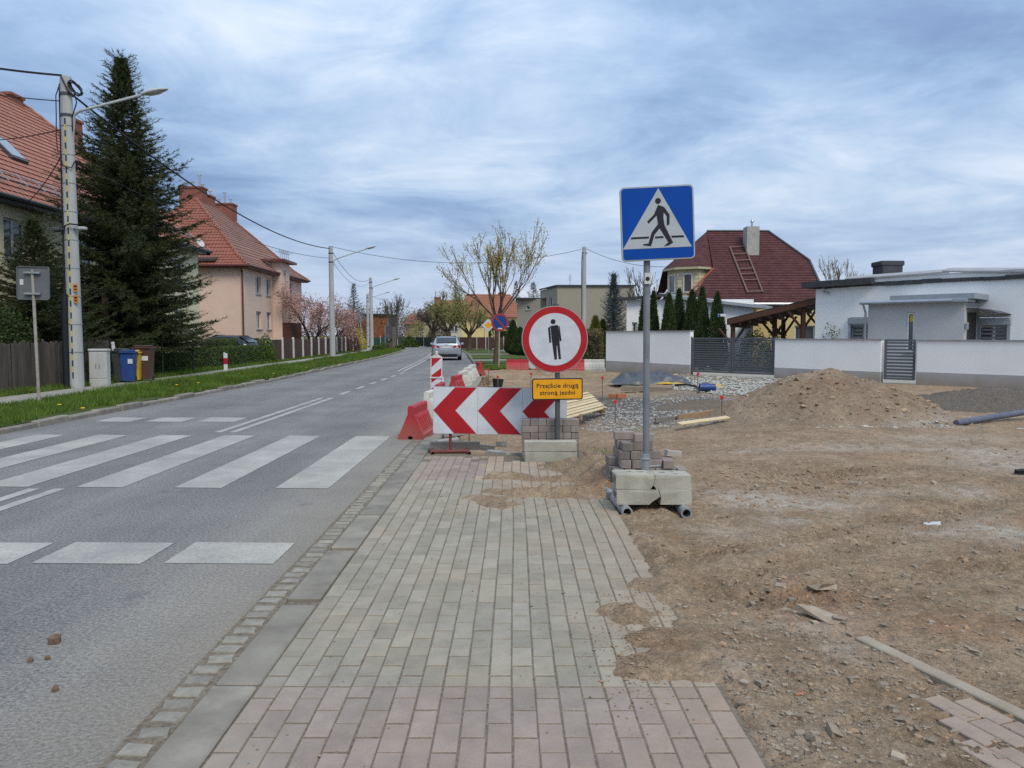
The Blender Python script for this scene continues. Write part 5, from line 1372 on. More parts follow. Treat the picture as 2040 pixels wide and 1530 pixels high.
m = MB(); m.box(-18.6, -17.6, 48.45, 48.5, 5.75, 6.6) if False else m.add([(-20.4, 48.6, 6.35), (-18.6, 48.6, 6.35), (-18.6, 50.3, 6.75), (-20.4, 50.3, 6.75), (-20.4, 48.6, 6.2), (-18.6, 48.6, 6.2), (-18.6, 50.3, 6.6), (-20.4, 50.3, 6.6)], [(0, 1, 2, 3), (4, 7, 6, 5), (0, 4, 5, 1), (1, 5, 6, 2), (3, 2, 6, 7), (0, 3, 7, 4)]); m.build('dormer_hood', M('hood_brown', (0.07, 0.05, 0.045), None), ph, world=True)
m = MB()
for z in (6.55, 6.8): m.tube([(px0 + .1, 53.2, z), (px0 + .0, 55, z)], .02, 5)
m.build('snow_guard', ZINC, ph, world=True)

# ================================================================ LEFT STREET SIDE
WOODD = M('fence_weathered', (0.105, 0.088, 0.075), (0.065, 0.052, 0.045), 6, .95, .7, 40, .22, stain=.4, streak=True)
fx = -12.7
pf = T('picket_fence', 'dark weathered picket fence of upright boards at the left edge', 'fence', (fx, 20, .1))
pms = []
for j in range(4):
    w = .042 + .004 * j; h = 1.24 + .02 * j
    pms.append(MB().prism([(-w, 0), (w, 0), (w, h - .05), (w * .5, h), (-w * .5, h), (-w, h - .05)], -.011, .011).mesh('picket', WOODD))
y = 15.6
while y < 24.2:
    link('picket', random.choice(pms), pf, (random.uniform(-.01, .01), y - 20, random.uniform(-.02, .05)), (random.uniform(-.015, .015), random.uniform(-.02, .02), R(90) + random.uniform(-.03, .03)))
    y += .112 + random.uniform(0, .012)
for z in (.3, .95): MB().box(-.05, -.015, -4.4, 4.2, z, z + .08).build('rail', WOODD, pf)
for y in (-3.5, -1, 1.5, 4): MB().box(-.14, -.05, y - .05, y + .05, -.2, 1.2).build('post', WOODD, pf)

CONCP = M('pole_concrete', (0.42, 0.43, 0.425), (0.33, 0.335, 0.33), 3, .9, .4, 60, stain=.22, streak=True)
CABLE = M('cable_black', (0.012, 0.012, 0.014), None, 5, .6)
LAMPM = M('lamp_grey', (0.42, 0.44, 0.45), (0.36, 0.375, 0.385), 6, .45, spec=.4); LAMPG = M('lamp_glass', (0.42, 0.42, 0.40), None, 6, .2, spec=.6)
def lamp_head(parent, p, d, L=.72):
    # flat oval luminaire at p pointing along d (in xz/xy plane)
    d = Vector(d).normalized(); rot = d.to_track_quat('X', 'Z').to_matrix().to_4x4(); Mx = Matrix.Translation(p) @ rot
    hd = MB(); gl = MB(); n = 12
    secs = [(0, .05, .05), (.06, .075, .06), (.25, .13, .085), (.5, .155, .09), (.75, .135, .075), (.92, .08, .045), (1.0, .02, .012)]
    for (t, w, h) in secs:
        for k in range(n): a = 2 * math.pi * k / n; hd.v.append(tuple(Mx @ Vector((t * L, w * math.cos(a), h * (max(math.sin(a), -.35))))))
    for i in range(len(secs) - 1):
        for k in range(n): hd.f.append((i * n + k, i * n + (k + 1) % n, (i + 1) * n + (k + 1) % n, (i + 1) * n + k))
    hd.f += [tuple(range(n))[::-1]]
    lh = hd.build('lamp_head', LAMPM, parent, True)
    gl.lathe([(0, -.075), (.09, -.065), (.125, -.035)], 14, Mx @ Matrix.Translation((.5 * L, 0, 0)) @ Matrix.Diagonal((2.0, 1, 1, 1))); gl.build('lamp_glass', LAMPG, lh, True)
def street_pole(lab, x, y, h, r0, r1, lean, arm, group='concrete street poles with lamps', cat='lamp post'):
    t = T('street_lamp', lab, cat, (x, y, .1), group=group)
    MB().tube([(0, 0, -.1), (lean[0] * .5, 0, h * .5), (lean[0], lean[1], h - .1)], [r0, (r0 + r1) / 2, r1], 14).build('pole', CONCP, t, True)
    if arm:
        z, L, rise, dy = arm
        path = [(r1 * .7, 0, z - .9), (r1 + .06, 0, z - .1), (r1 + .2, 0, z), (r1 + .2 + (L - .2) * .5, dy * .5, z + rise * .5), (r1 + L, dy, z + rise)]
        MB().tube([(q[0] + lean[0] * (z / h), q[1], q[2]) for q in path], .035, 8).build('arm', LAMPM, t, True)
        lamp_head(t, Vector((r1 + L + lean[0] * (z / h) - .05, dy, z + rise)), (1, dy / L, rise / L * .9))
    for z in (h - .55, h - 1.1):
        m = MB(); m.lathe([(r1 + .015, -.03), (r1 + .03, -.03), (r1 + .03, .03), (r1 + .015, .03)], 14, Matrix.Translation((lean[0] * .95, 0, z)), close=True); m.build('clamp_band', GUTTER, t, True)
    return t
P1 = G(153, 773, .12); h1 = zat(146, P1.y) - .1
sp1 = street_pole('thick concrete street lamp pole with yellow dashed tape and cables at left', P1.x, P1.y, h1, .195, .14, (0, 0), (h1 - .98, 1.75, .52, .3))
YELT = M('tape_yellow', (0.55, 0.46, 0.10), (0.45, 0.38, .1), 9, .7); DRKT = M('tape_dark', (0.035, 0.055, 0.05), None, 9, .7)
z = .3; i = 0
while z < h1 - 1.3:
    r_ = .195 + (.14 - .195) * z / h1
    m = MB(); m.box(-.016 + .02, .016 + .02, -r_ - .012, -r_ + .02, z, z + .155); m.build('tape_mark', YELT if i % 2 else DRKT, sp1); z += .16; i += 1
m = MB(); m.tube([(-.16, -.2, -.1), (-.15, -.19, 1.8), (-.135, -.185, 2.55)], .085, 10); m.build('cable_guard', M('guard_black', (0.014, 0.016, 0.02), None, 6, .5), sp1, True)
m = MB(); m.tube([(-.13, -.2, 2.5), (-.1, -.22, 4.0), (-.02, -.25, 4.35), (.1, -.24, 4.4), (.3, -.2, 4.38)], .02, 6); m.tube([(-.2, -.05, 2), (-.19, -.05, 5), (-.165, -.03, h1 - .3)], .016, 6)
pth = []
for k in range(60): a = k * .55; pth.append((.30 + .16 * math.cos(a) + .02 * math.sin(k * 1.7), -.1 + .05 * math.sin(k * .9), h1 - .42 + .16 * math.sin(a) * (.8 + .3 * math.sin(k)) - .12 * math.cos(a)))
m.tube(pth, .013, 5, False); m.tube([(.1, 0, h1 - .2), (.25, -.1, h1 - .5), (.35, -.15, h1 - .8), (.22, -.16, h1 - 1.2), (.2, -.12, h1 - 1.55)], .016, 5)
m.tube([(-.1, 0, h1 - .1), (-.22, -.1, h1 - .6), (-.2, -.15, h1 - 1.2), (-.25, -.1, h1 - 1.6), (-.23, -.1, h1 - 2.0)], .014, 5); m.tube([(-.05, -.15, h1 - .1), (.15, -.17, h1 - .5), (.18, -.1, h1 - .6)], .02, 5)
m.tube([(-.17, -.1, h1 - 2.2), (-.05, -.2, h1 - 2.45), (.15, -.15, h1 - 2.5), (.2, -.05, h1 - 2.3)], .016, 5); m.build('cable_loops', CABLE, sp1)
m = MB(); m.cbox(-.1, .1, -.1, .1, 0, .1, .02); m.build('junction_box', GUTTER, sp1, loc=(-.32, -.1, 4.22)); m = MB(); m.cbox(-.14, .14, -.08, .08, 0, .08, .02); m.build('junction_box', LAMPM, sp1, loc=(.32, -.1, 4.26))
m = MB(); m.tube([(-.3, -.1, 4.27), (.35, -.1, 4.3)], .02, 6); m.build('bracket', GUTTER, sp1)
ORNG = M('warning_orange', (0.60, 0.22, 0.015), None, 8, .6)
for z in (2.32, 2.62):
    m = MB(); m.box(.10, .22, -.185, -.175, z, z + .2); pl_ = m.build('warning_plate', ORNG, sp1)
    m = MB(); m.box(.12, .20, -.187, -.185, z + .04, z + .075); m.box(.12, .20, -.187, -.185, z + .11, z + .16); m.build('print', SBLACK, pl_)
for z in np.arange(1.0, h1 - 1, .75):
    r_ = .195 + (.14 - .195) * z / h1; m = MB(); m.lathe([(r_ + .002, -.01), (r_ + .012, -.01), (r_ + .012, .01), (r_ + .002, .01)], 12, Matrix.Translation((0, 0, z)), close=True); m.build('steel_band', GALV, sp1)
P2 = G(663, 713, .12); h2 = zat(487, P2.y) - .1
sp2 = street_pole('concrete street lamp pole standing before the magnolia tree', P2.x, P2.y, h2, .19, .13, (-.03, 0), (h2 - .9, 2.1, .62, .0))
P3 = G(741, 697, .12); h3 = zat(551, P3.y) - .1
sp3 = street_pole('slimmer concrete street lamp pole at the far end of the brown fence', P3.x, P3.y, h3, .19, .14, (-.05, 0), (h3 - .95, 2.1, .62, 0))
P5 = Vector((xat(733, 98), 98, 0)); h5 = zat(584, 98) - .1
sp5 = street_pole('farthest small street lamp pole behind the slimmer one', P5.x, P5.y, h5, .19, .14, (0, 0), (h5 - .6, 2.1, .6, 0))
P4 = Vector((xat(1163, 51), 51, 0)); h4 = zat(489, 51) - .1
sp4 = T('utility_pole', 'bare concrete utility pole standing before the grey flat roofed building', 'utility pole', (P4.x, P4.y, 0))
MB().tube([(-.03, 0, -.1), (0, 0, h4)], [.19, .13], 14).build('pole', CONCP, sp4, True)
m = MB(); m.tube([(-.2, -.1, h4 - .4), (.2, -.1, h4 - .4)], .03, 6); m.tube([(-.15, -.1, h4 - .5), (-.2, -.15, h4 - 1.0), (-.14, -.2, 1)], .02, 5); m.build('fittings', CABLE, sp4)

def cable(lab, a, b, sag, r=.012, n=22):
    a, b = Vector(a), Vector(b); m = MB()
    m.tube([tuple(a.lerp(b, i / n) - Vector((0, 0, sag * 4 * (i / n) * (1 - i / n)))) for i in range(n + 1)], r, 5, False)
    return tag(m.build('overhead_cable', CABLE), lab, 'cable', 'overhead cables')
t1 = Vector((P1.x, P1.y, h1 + .1)); t2 = Vector((P2.x, P2.y, h2 + .1)); t3 = Vector((P3.x, P3.y, h3 + .1)); t4 = Vector((P4.x, P4.y, h4 + .1)); t5 = Vector((P5.x, P5.y, h5 + .1))
cable('thick overhead cable from the taped pole down to the pole by the magnolia', t1 + Vector((.15, 0, -.55)), t2 + Vector((-.1, 0, -.25)), .85, .028)
cable('thin lower overhead cable ending at the pole by the magnolia', t1 + Vector((.15, 0, -2.3)), t2 + Vector((-.1, 0, -.85)), .55, .012)
cable('overhead cable crossing the street to the bare utility pole', t2 + Vector((.1, 0, -.15)), t4 + Vector((-.15, 0, -.25)), .95, .014)
cable('overhead cable between the magnolia pole and the slimmer pole, upper one', t2 + Vector((.1, 0, -.5)), t3 + Vector((-.1, 0, -.2)), .9, .016)
cable('overhead cable between the magnolia pole and the slimmer pole, lower one', t2 + Vector((.1, 0, -1.1)), t3 + Vector((-.1, 0, -.5)), .9, .012)
cable('overhead cable from the slimmer pole to the farthest lamp pole', t3 + Vector((0, 0, -.3)), t5 + Vector((0, 0, -.3)), .5, .014)
cable('overhead cable from the farthest lamp pole across the distant road', t5 + Vector((0, 0, -.2)), (-2, 135, 5.2), 1.2, .016)
cable('topmost thick cable leaving the taped pole towards the left edge', t1 + Vector((-.1, 0, -.05)), (t1.x - 4.2, t1.y - 1.5, t1.z + .25), .1, .03)
cable('middle cable leaving the taped pole towards the left edge', t1 + Vector((-.15, 0, -.72)), (t1.x - 4.5, t1.y - 1.0, t1.z - .35), .08, .014)
cable('lowest cable leaving the taped pole towards the cream house', t1 + Vector((-.12, 0, -1.45)), (-17.0, t1.y + 3, t1.z - 1.0), .12, .014)
cable('slack cable from the taped pole down to the eaves of the cream house', t1 + Vector((-.1, 0, -2.0)), (-16.5, 26.5, 6.05), .15, .014)
cable('overhead cable from the bare utility pole down to the siding bay house', t4 + Vector((.1, 0, -.2)), (10.2, 44.8, 5.6), .5, .014)

# ---- sign seen from behind
PS = G(78, 803, .11); c_ = D(64, 564, PS.y)
sb = T('road_sign', 'grey back of a square road sign on leaning post at the left', 'sign', (PS.x, PS.y, .1))
MB().tube([(0, 0, -.1), (c_.x - PS.x + .0, .02, c_.z + .18)], .031, 12).build('post', M('post_rusty', (0.34, 0.33, 0.30), (0.26, 0.23, 0.19), 6, .7, .2, 40, stain=.4), sb, True)
pb = link('sign_plate', MB().prism(rrect(.685, .70, .05), 0, .018).mesh('plate', M('sign_back_dark', (0.135, 0.14, 0.148), (0.105, 0.11, 0.118), 3, .55, spec=.4)), sb, (c_.x - PS.x, .035, c_.z - .1), (0, R(1.2), 0))
fillpoly(rrect(.685, .70, .05), -.001, 'rim', M('sign_back_dark', (0.1, 0.1, 0.1)), pb, holes=[rrect(.655, .67, .04)], thick=-.018)
for z in (.22, -.22): MB().box(-.17, .17, -.06, -.001, z - .02, z + .02).build('bracket', GALV, pb)
MB().box(-.28, -.205, -.006, -.001, -.04, .08).build('sticker', STICK, pb)

# ---- electrical cabinet
pc_ = G(187, 770, .12)
cab = T('electrical_cabinet', 'weathered white two door electrical cabinet beside the taped pole', 'cabinet', (pc_.x + .05, pc_.y + .25, .08), R(8))
CABM = M('cabinet_white', (0.47, 0.475, 0.465), (0.38, 0.385, 0.375), 5, .7, stain=.35, streak=True)
MB().cbox(-.31, .31, -.17, .17, 0, 1.02, .012).build('body', CABM, cab); MB().cbox(-.335, .335, -.2, .2, 1.02, 1.09, .02).build('lid', CABM, cab)
cab.scale = (.76, .8, 1)
for sx in (-1, 1):
    d_ = MB().cbox(sx * .155 - .145, sx * .155 + .145, -.185, -.165, .27, .99, .005).build('door', CABM, cab)
    MB().box(sx * .155 - .015 - .09 * sx, sx * .155 + .015 - .09 * sx, -.2, -.185, .55, .66).build('handle', GALV, d_)
    MB().cbox(sx * .155 - .145, sx * .155 + .145, -.185, -.165, .04, .24, .005).build('lower_panel', CABM, cab)
    fillpoly([(sx * .155 + .03, .66), (sx * .155 + .09, .66), (sx * .155 + .06, .72)], -.188, 'warning_mark', YELT, d_)
# ---- old white post
pw = G(110, 768, .12); t = T('fence_post', 'white post with rusty middle in front of the picket fence', 'post', (pw.x - .05, pw.y + .2, .1))
MB().tube([(0, 0, -.1), (.02, 0, 1.22)], .05, 10).build('shaft', FRAMEW, t, True); MB().tube([(.008, 0, .45), (.012, 0, .95)], .062, 10).build('rusty_sleeve', M('rust', (0.36, 0.22, 0.14), (0.5, 0.42, 0.34), 8, .9, stain=.3), t, True)
pw = G(220, 762, .12); t = T('fence_post', 'leaning white concrete post next to the dark bin', 'post', (pw.x, pw.y + .35, .1))
MB().tube([(.06, 0, -.1), (-.08, 0, 1.25)], .055, 8).build('shaft', FRAMEW, t, True)
# ---- bins
def bin_(u, v, lab, cm, w, h, lid, rz, sticker=True):
    p = G(u, v, .12); t = T('wheelie_bin', lab, 'bin', (p.x, p.y + w / 2, .12), R(rz), 'wheelie bins by the hedge')
    m = MB(); b, q = w / 2 * .8, w / 2
    m.add([(-b, -b, .06), (b, -b, .06), (b, b, .06), (-b, b, .06), (-q, -q, h - .1), (q, -q, h - .1), (q, q, h - .1), (-q, q, h - .1)], [(3, 2, 1, 0), (0, 1, 5, 4), (1, 2, 6, 5), (2, 3, 7, 6), (3, 0, 4, 7), (4, 5, 6, 7)]); m.build('body', cm, t)
    m = MB(); m.cbox(-q - .03, q + .03, -q - .05, q + .03, h - .1, h - .06, .01); m.cbox(-q + .03, q - .03, -q + .03, q - .03, h - .06, h, .025); m.tube([(-q, q + .06, h - .07), (q, q + .06, h - .07)], .02, 6); m.build('lid', lid, t)
    for sx in (-1, 1):
        m = MB(); m.lathe([(.02, -.025), (.1, -.025), (.1, .025), (.02, .025)], 14, Matrix.Translation((sx * (b - .02), b, .1)) @ Matrix.Rotation(R(90), 4, 'Y'), close=True); m.build('wheel', DARK, t)
    if sticker: MB().box(.02, q * .75, -q * .95 - .015, -q * .95 + .02, h * .58, h * .58 + .14).build('sticker', STICK, t)
B_G = M('bin_grey', (0.045, 0.05, 0.055), None, 5, .5, spec=.4); B_B = M('bin_blue', (0.02, 0.06, 0.23), None, 5, .5, spec=.4); B_Y = M('bin_yellow', (0.60, 0.42, 0.03), None, 5, .5, spec=.4); B_N = M('bin_brown', (0.085, 0.04, 0.028), None, 5, .5, spec=.4)
bin_(237, 763, 'dark grey wheelie bin, leftmost of the bins', B_G, .44, 1.04, B_G, 14); bin_(251, 763, 'blue wheelie bin between the grey and the yellow one', B_B, .40, 1.0, B_B, 14); bin_(262, 761, 'yellow wheelie bin squeezed between blue and brown bins', B_Y, .42, .98, B_Y, 12, False); bin_(279, 760, 'brown wheelie bin with white sticker, rightmost and tallest', B_N, .54, 1.12, B_N, 10)
# ---- marker post
p = G(450, 743, .11); t = T('marker_post', 'low white marker post with red band on the grass verge', 'marker post', (p.x, p.y, .1), R(5))
m = MB(); m.prism([(-.065, -.1), (.065, -.1), (.065, .74), (-.065, .80)], -.03, .05); m.build('post', FRAMEW, t); m = MB(); m.prism([(-.069, .35), (.069, .35), (.069, .58), (-.069, .58)], -.034, .054); m.build('red_band', SRED, t)
# ---- brown fence with white posts
BRNF = M('fence_brown', (0.085, 0.045, 0.038), (0.06, 0.033, 0.029), 3, .7, .3, 30, .1, streak=True); PSTW = M('post_white', (0.60, 0.58, 0.54), (0.5, 0.48, 0.44), 5, .8, .3, 50, stain=.2)
FL = [(p, h) for p, h in walk(offs(LE, 4.35), 2.45) if 40.8 < p.y < 76]
bf = T('panel_fence', 'dark brown panel fence with white posts along the footpath', 'fence', (FL[0][0].x, FL[0][0].y, .1))
for i in range(len(FL) - 1):
    a, b = FL[i][0], FL[i + 1][0]; rz, L = oriented(Vector((*a, 0)), Vector((*b, 0))); c = (a + b) / 2
    o = link('panel', MB().box(-.02, .02, -L / 2 + .04, L / 2 - .04, .06, 1.22).mesh('panel', BRNF), bf, (c.x - bf.location.x, c.y - bf.location.y, random.uniform(-.02, .02)), (0, 0, rz))
    nbv = int(L / .125)
    mb_ = MB()
    for k_ in range(nbv): yy = -L / 2 + .06 + k_ * .125; mb_.box(.02, .032, yy, yy + .1, .08, 1.2)
    link('boards', mb_.mesh('boards', BRNF), o)
    link('post', MB().cbox(-.06, .06, -.06, .06, -.1, 1.33, .01).mesh('post', PSTW), bf, (a.x - bf.location.x + .06, a.y - bf.location.y, 0), (random.uniform(-.02, .02), random.uniform(-.02, .02), 0))
# ---- green wire fence before the hedge
WIREM = M('wire_green', (0.02, 0.05, 0.03), None, 6, .6)
wf = T('wire_fence', 'thin green wire fence in front of the low hedge', 'fence', (-12.35, 33, .1))
for y in (25.2, 27.2, 29.8, 32.4, 35.2, 38, 40.4): MB().tube([(0, y - 33, -.1), (0, y - 33, 1.25)], .024, 6).build('post', WIREM, wf)
MB().tube([(0, -7.3, .9), (.1, -6.4, .0)], .02, 6).build('brace', WIREM, wf)
m = MB()
for z in (.25, .5, .75, 1.0, 1.2): m.tube([(0, -7.8, z), (0, 7.4, z)], .004, 4, False)
for y in np.arange(-7.7, 7.4, .22): m.tube([(0, y, .2), (0, y, 1.2)], .0025, 3, False)
m.build('wire_mesh', WIREM, wf)
# ================================================================ VEGETATION
def rot_rand(n):
    q = rng.normal(size=(n, 4)); q /= np.linalg.norm(q, axis=1)[:, None]
    w, x, y, z = q.T
    return np.stack([np.stack([1 - 2 * (y * y + z * z), 2 * (x * y - z * w), 2 * (x * z + y * w)], -1), np.stack([2 * (x * y + z * w), 1 - 2 * (x * x + z * z), 2 * (y * z - x * w)], -1), np.stack([2 * (x * z - y * w), 2 * (y * z + x * w), 1 - 2 * (x * x + y * y)], -1)], 1)
def leaves(P, size, aspect=.55):
    # leaf-shaped diamonds at points P
    n = len(P); Rm = rot_rand(n); s = size * rng.uniform(.6, 1.3, n)
    base = np.array([(-1, 0, 0), (0, -aspect, .12), (1, 0, 0), (0, aspect, .12)])
    V = np.einsum('nij,kj->nki', Rm, base) * s[:, None, None] * .5 + P[:, None]
    return V.reshape(-1, 3), np.arange(4 * n).reshape(-1, 4)
def blades(P, Dv, L, w):
    # thin triangles from P along Dv
    n = len(P); Dv = Dv / np.linalg.norm(Dv, axis=1)[:, None]
    s = np.cross(Dv, rng.normal(size=(n, 3))); s /= np.linalg.norm(s, axis=1)[:, None]
    L = np.broadcast_to(L, n)[:, None]; w = np.broadcast_to(w, n)[:, None]
    V = np.stack([P - s * w / 2, P + s * w / 2, P + Dv * L], 1)
    return V.reshape(-1, 3), np.arange(3 * n).reshape(-1, 3)
def limbs(segs, n=5):
    # tapered branch segments (p0, p1, r0, r1) as one mesh
    P0 = np.array([s[0] for s in segs]); P1 = np.array([s[1] for s in segs]); r0 = np.array([s[2] for s in segs]); r1 = np.array([s[3] for s in segs])
    d = P1 - P0; d /= np.maximum(np.linalg.norm(d, axis=1), 1e-9)[:, None]
    ref = np.where(np.abs(d[:, 2:3]) < .9, np.array([[0, 0, 1.]]), np.array([[1., 0, 0]])); a = np.cross(d, ref); a /= np.linalg.norm(a, axis=1)[:, None]; b = np.cross(d, a)
    t = np.arange(n) * 2 * np.pi / n
    ringv = a[:, None] * np.cos(t)[None, :, None] + b[:, None] * np.sin(t)[None, :, None]
    V = np.concatenate([P0[:, None] + ringv * r0[:, None, None], P1[:, None] + ringv * r1[:, None, None]], 1).reshape(-1, 3)
    k = np.arange(n); k2 = (k + 1) % n
    q = np.stack([k, k2, k2 + n, k + n], -1)
    Fc = (q[None] + (np.arange(len(segs)) * 2 * n)[:, None, None]).reshape(-1, 4)
    return V, Fc
BARK = M('bark_brown', (0.105, 0.075, 0.052), (0.065, 0.048, 0.036), 9, .95, .9, 30, stain=.3)
BARKG = M('bark_grey', (0.15, 0.13, 0.105), (0.09, 0.078, 0.065), 9, .95, .9, 30, stain=.3)
TWIG = M('twig_dark', (0.10, 0.075, 0.058), (0.07, 0.054, 0.043), 9, .95)
SPR = leafmat('needles_spruce', (0.030, 0.042, 0.015), (0.070, 0.085, 0.032), .15, .7); SPRB = leafmat('needles_blue', (0.055, 0.080, 0.085), (0.12, 0.15, 0.16), .12)
SPRY = leafmat('needles_light', (0.030, 0.048, 0.018), (0.06, 0.08, 0.03), .12)
THU = leafmat('thuja_green', (0.028, 0.052, 0.018), (0.065, 0.095, 0.030), .15); HEDG = leafmat('hedge_green', (0.045, 0.075, 0.015), (0.10, 0.145, 0.032), .25); HEDD = leafmat('hedge_dark', (0.025, 0.045, 0.012), (0.06, 0.085, 0.022), .2)
BUD = leafmat('spring_leaf', (0.36, 0.29, 0.07), (0.52, 0.43, 0.15), .4); WIL = leafmat('willow_leaf', (0.24, 0.24, 0.06), (0.40, 0.37, 0.13), .45); MAGN = leafmat('magnolia_petal', (0.40, 0.21, 0.18), (0.60, 0.41, 0.36), .35); MAGD = leafmat('magnolia_dark', (0.20, 0.13, 0.09), (0.26, 0.2, 0.12), .3)
BRUSH = leafmat('bare_scrub', (0.13, 0.105, 0.075), (0.22, 0.185, 0.125), .2); FORS = leafmat('forsythia', (0.50, 0.38, 0.02), (0.62, 0.48, 0.05), .3); PURP = leafmat('purple_leaf', (0.10, 0.04, 0.04), (0.2, 0.09, 0.08), .3)
GRS = leafmat('grass_blade', (0.065, 0.125, 0.014), (0.15, 0.215, 0.035), .3, .8)
def conifer(name, lab, x, y, h, r, mat, seed, nb=330, zb=.06, droop=.28, tw=.42, z0=.1, trunk=.16, dens=1.0, lean=0.0, pw=.8, cat='spruce tree', wild=.0):
    global rng
    rng = np.random.default_rng(seed)
    t = T(name, lab, cat, (x, y, z0))
    link('trunk', fast('trunk', *limbs([((0, 0, -.2), (0, 0, h * .5), trunk, trunk * .55), ((0, 0, h * .5), (0, 0, h * .985), trunk * .55, .012)], 8), BARK), t)
    segs = []; BP, BD, BL = [], [], []
    for i in range(nb):
        f = zb + (1 - zb) * ((i + rng.uniform(0, 1)) / nb) ** (1.3 if h > 9 else .95)
        z = h * f * .985; L = r * (1 - f) ** pw * rng.uniform(.62, 1.12) * min(1, .16 + (1 - f) * 2.6) * (1 - wild + wild * (.45 + 1.1 * rng.uniform())) + .10
        az = i * 2.39996 + rng.uniform(-.5, .5); ca, sa = math.cos(az), math.sin(az)
        m_ = max(int(L / .22), 3); prev = np.array((0, 0, z)); up0 = .35 * f
        for k in range(1, m_ + 1):
            q = k / m_
            p = np.array((ca * L * q, sa * L * q, z + L * (up0 * q - droop * (1 - f * .6) * q * 1.25 + .22 * q ** 3)))
            segs.append((prev, p, .016 * (1.1 - q) * (1 + L * .4) + .003, .016 * (1.1 - (k + 1) / m_) * (1 + L * .4) + .002 if k < m_ else .003))
            dirv = (p - prev) / np.linalg.norm(p - prev)
            side = np.array((-sa, ca, 0))
            for s_ in (-1, 1):
                for rep in range(2 if (f < .72 or q > .4) else 0):
                    ang = rng.uniform(.55, 1.05); ln = tw * (1.05 - .65 * q) * rng.uniform(.6, 1.15) * min(1, L / 1.2 + .25)
                    dv = dirv * math.cos(ang) + side * s_ * math.sin(ang) + np.array((0, 0, rng.uniform(-.35, .1)))
                    BP.append(prev + (p - prev) * rng.uniform(0, 1)); BD.append(dv / np.linalg.norm(dv)); BL.append(ln)
            prev = p
        BP.append(prev); BD.append(dirv); BL.append(tw * .8)
    for k in range(8): BP.append(np.array((0, 0, h * (.94 + .008 * k)))); a = k * 2.4; BD.append(np.array((math.cos(a) * .5, math.sin(a) * .5, .8))); BL.append(.22)
    BP, BD, BL = np.array(BP), np.array(BD), np.array(BL)
    BD /= np.linalg.norm(BD, axis=1)[:, None]
    link('branches', fast('branches', *limbs(segs, 4), BARK), t)
    nn = int(15 * dens)
    tt = np.tile(np.linspace(0.02, 1, nn), len(BP)); idx = np.repeat(np.arange(len(BP)), nn)
    P = BP[idx] + BD[idx] * (BL[idx] * tt)[:, None]
    off_ = rng.normal(size=P.shape); off_ -= (off_ * BD[idx]).sum(1)[:, None] * BD[idx]; off_ /= np.linalg.norm(off_, axis=1)[:, None]
    Dv = BD[idx] * .9 + off_ * .75
    V, Fc = blades(P, Dv, rng.uniform(.07, .135, len(P)) * (1.25 if h > 8 else 1.0) * (h / 12) ** .25, .024 if h > 8 else .02)
    c = tag(link('crown', fast('crown', V, Fc, mat), t), kind='stuff')
    return t
def leafy_box(name, lab, x0, x1, y0, y1, z0, z1, n, size, mat, seed, cat='hedge', rough=.12, core=None):
    # clipped hedge: leaves in the outer skin of an uneven box, over a dark twig core
    global rng
    rng = np.random.default_rng(seed)
    t = T(name, lab, cat, ((x0 + x1) / 2, (y0 + y1) / 2, z0))
    hx, hy, hz = (x1 - x0) / 2, (y1 - y0) / 2, z1 - z0
    ar = np.array([hy * hz, hy * hz, hx * hz, hx * hz, 2 * hx * hy]); fi = rng.choice(5, n, p=ar / ar.sum())
    a, b = rng.uniform(-1, 1, n), rng.uniform(0, 1, n)
    P = np.zeros((n, 3)); d = np.abs(rng.normal(0, 1, n)) * rough
    P[:, 0] = np.where(fi == 0, -hx, np.where(fi == 1, hx, a * hx)); P[:, 1] = np.where(fi == 2, -hy, np.where(fi == 3, hy, np.where(fi == 4, rng.uniform(-1, 1, n) * hy, a * hy))); P[:, 2] = np.where(fi == 4, hz, b * hz)
    bulge = fbm((P[:, 0] + P[:, 2]) * .9 + seed, P[:, 1] * .9, seed, 3) * .5
    s_ = 1 - d * 1.2 / max(hx, .3) * .5
    P[:, 0] *= s_ + bulge * .35; P[:, 2] = P[:, 2] * (1 - d * .35) + bulge * .22 * (P[:, 2] / hz); P[:, 1] += rng.normal(0, .05, n)
    V, Fc = leaves(P, size)
    tag(link('foliage', fast('foliage', V, Fc, mat), t), kind='stuff')
    segs = []
    for i in range(int(hy * 14) + 6):
        yy = rng.uniform(-hy, hy); xx = rng.uniform(-hx, hx) * .6; p = np.array((xx, yy, -.05))
        for k in range(4):
            q = p + np.array((rng.normal(0, .12), rng.normal(0, .12), hz / 4.3)); segs.append((p, q, .018 - .003 * k, .015 - .003 * k)); p = q
    link('stems', fast('stems', *limbs(segs, 4), TWIG), t)
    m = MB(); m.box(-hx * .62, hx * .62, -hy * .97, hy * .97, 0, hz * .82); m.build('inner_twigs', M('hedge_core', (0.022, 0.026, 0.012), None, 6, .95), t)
    return t
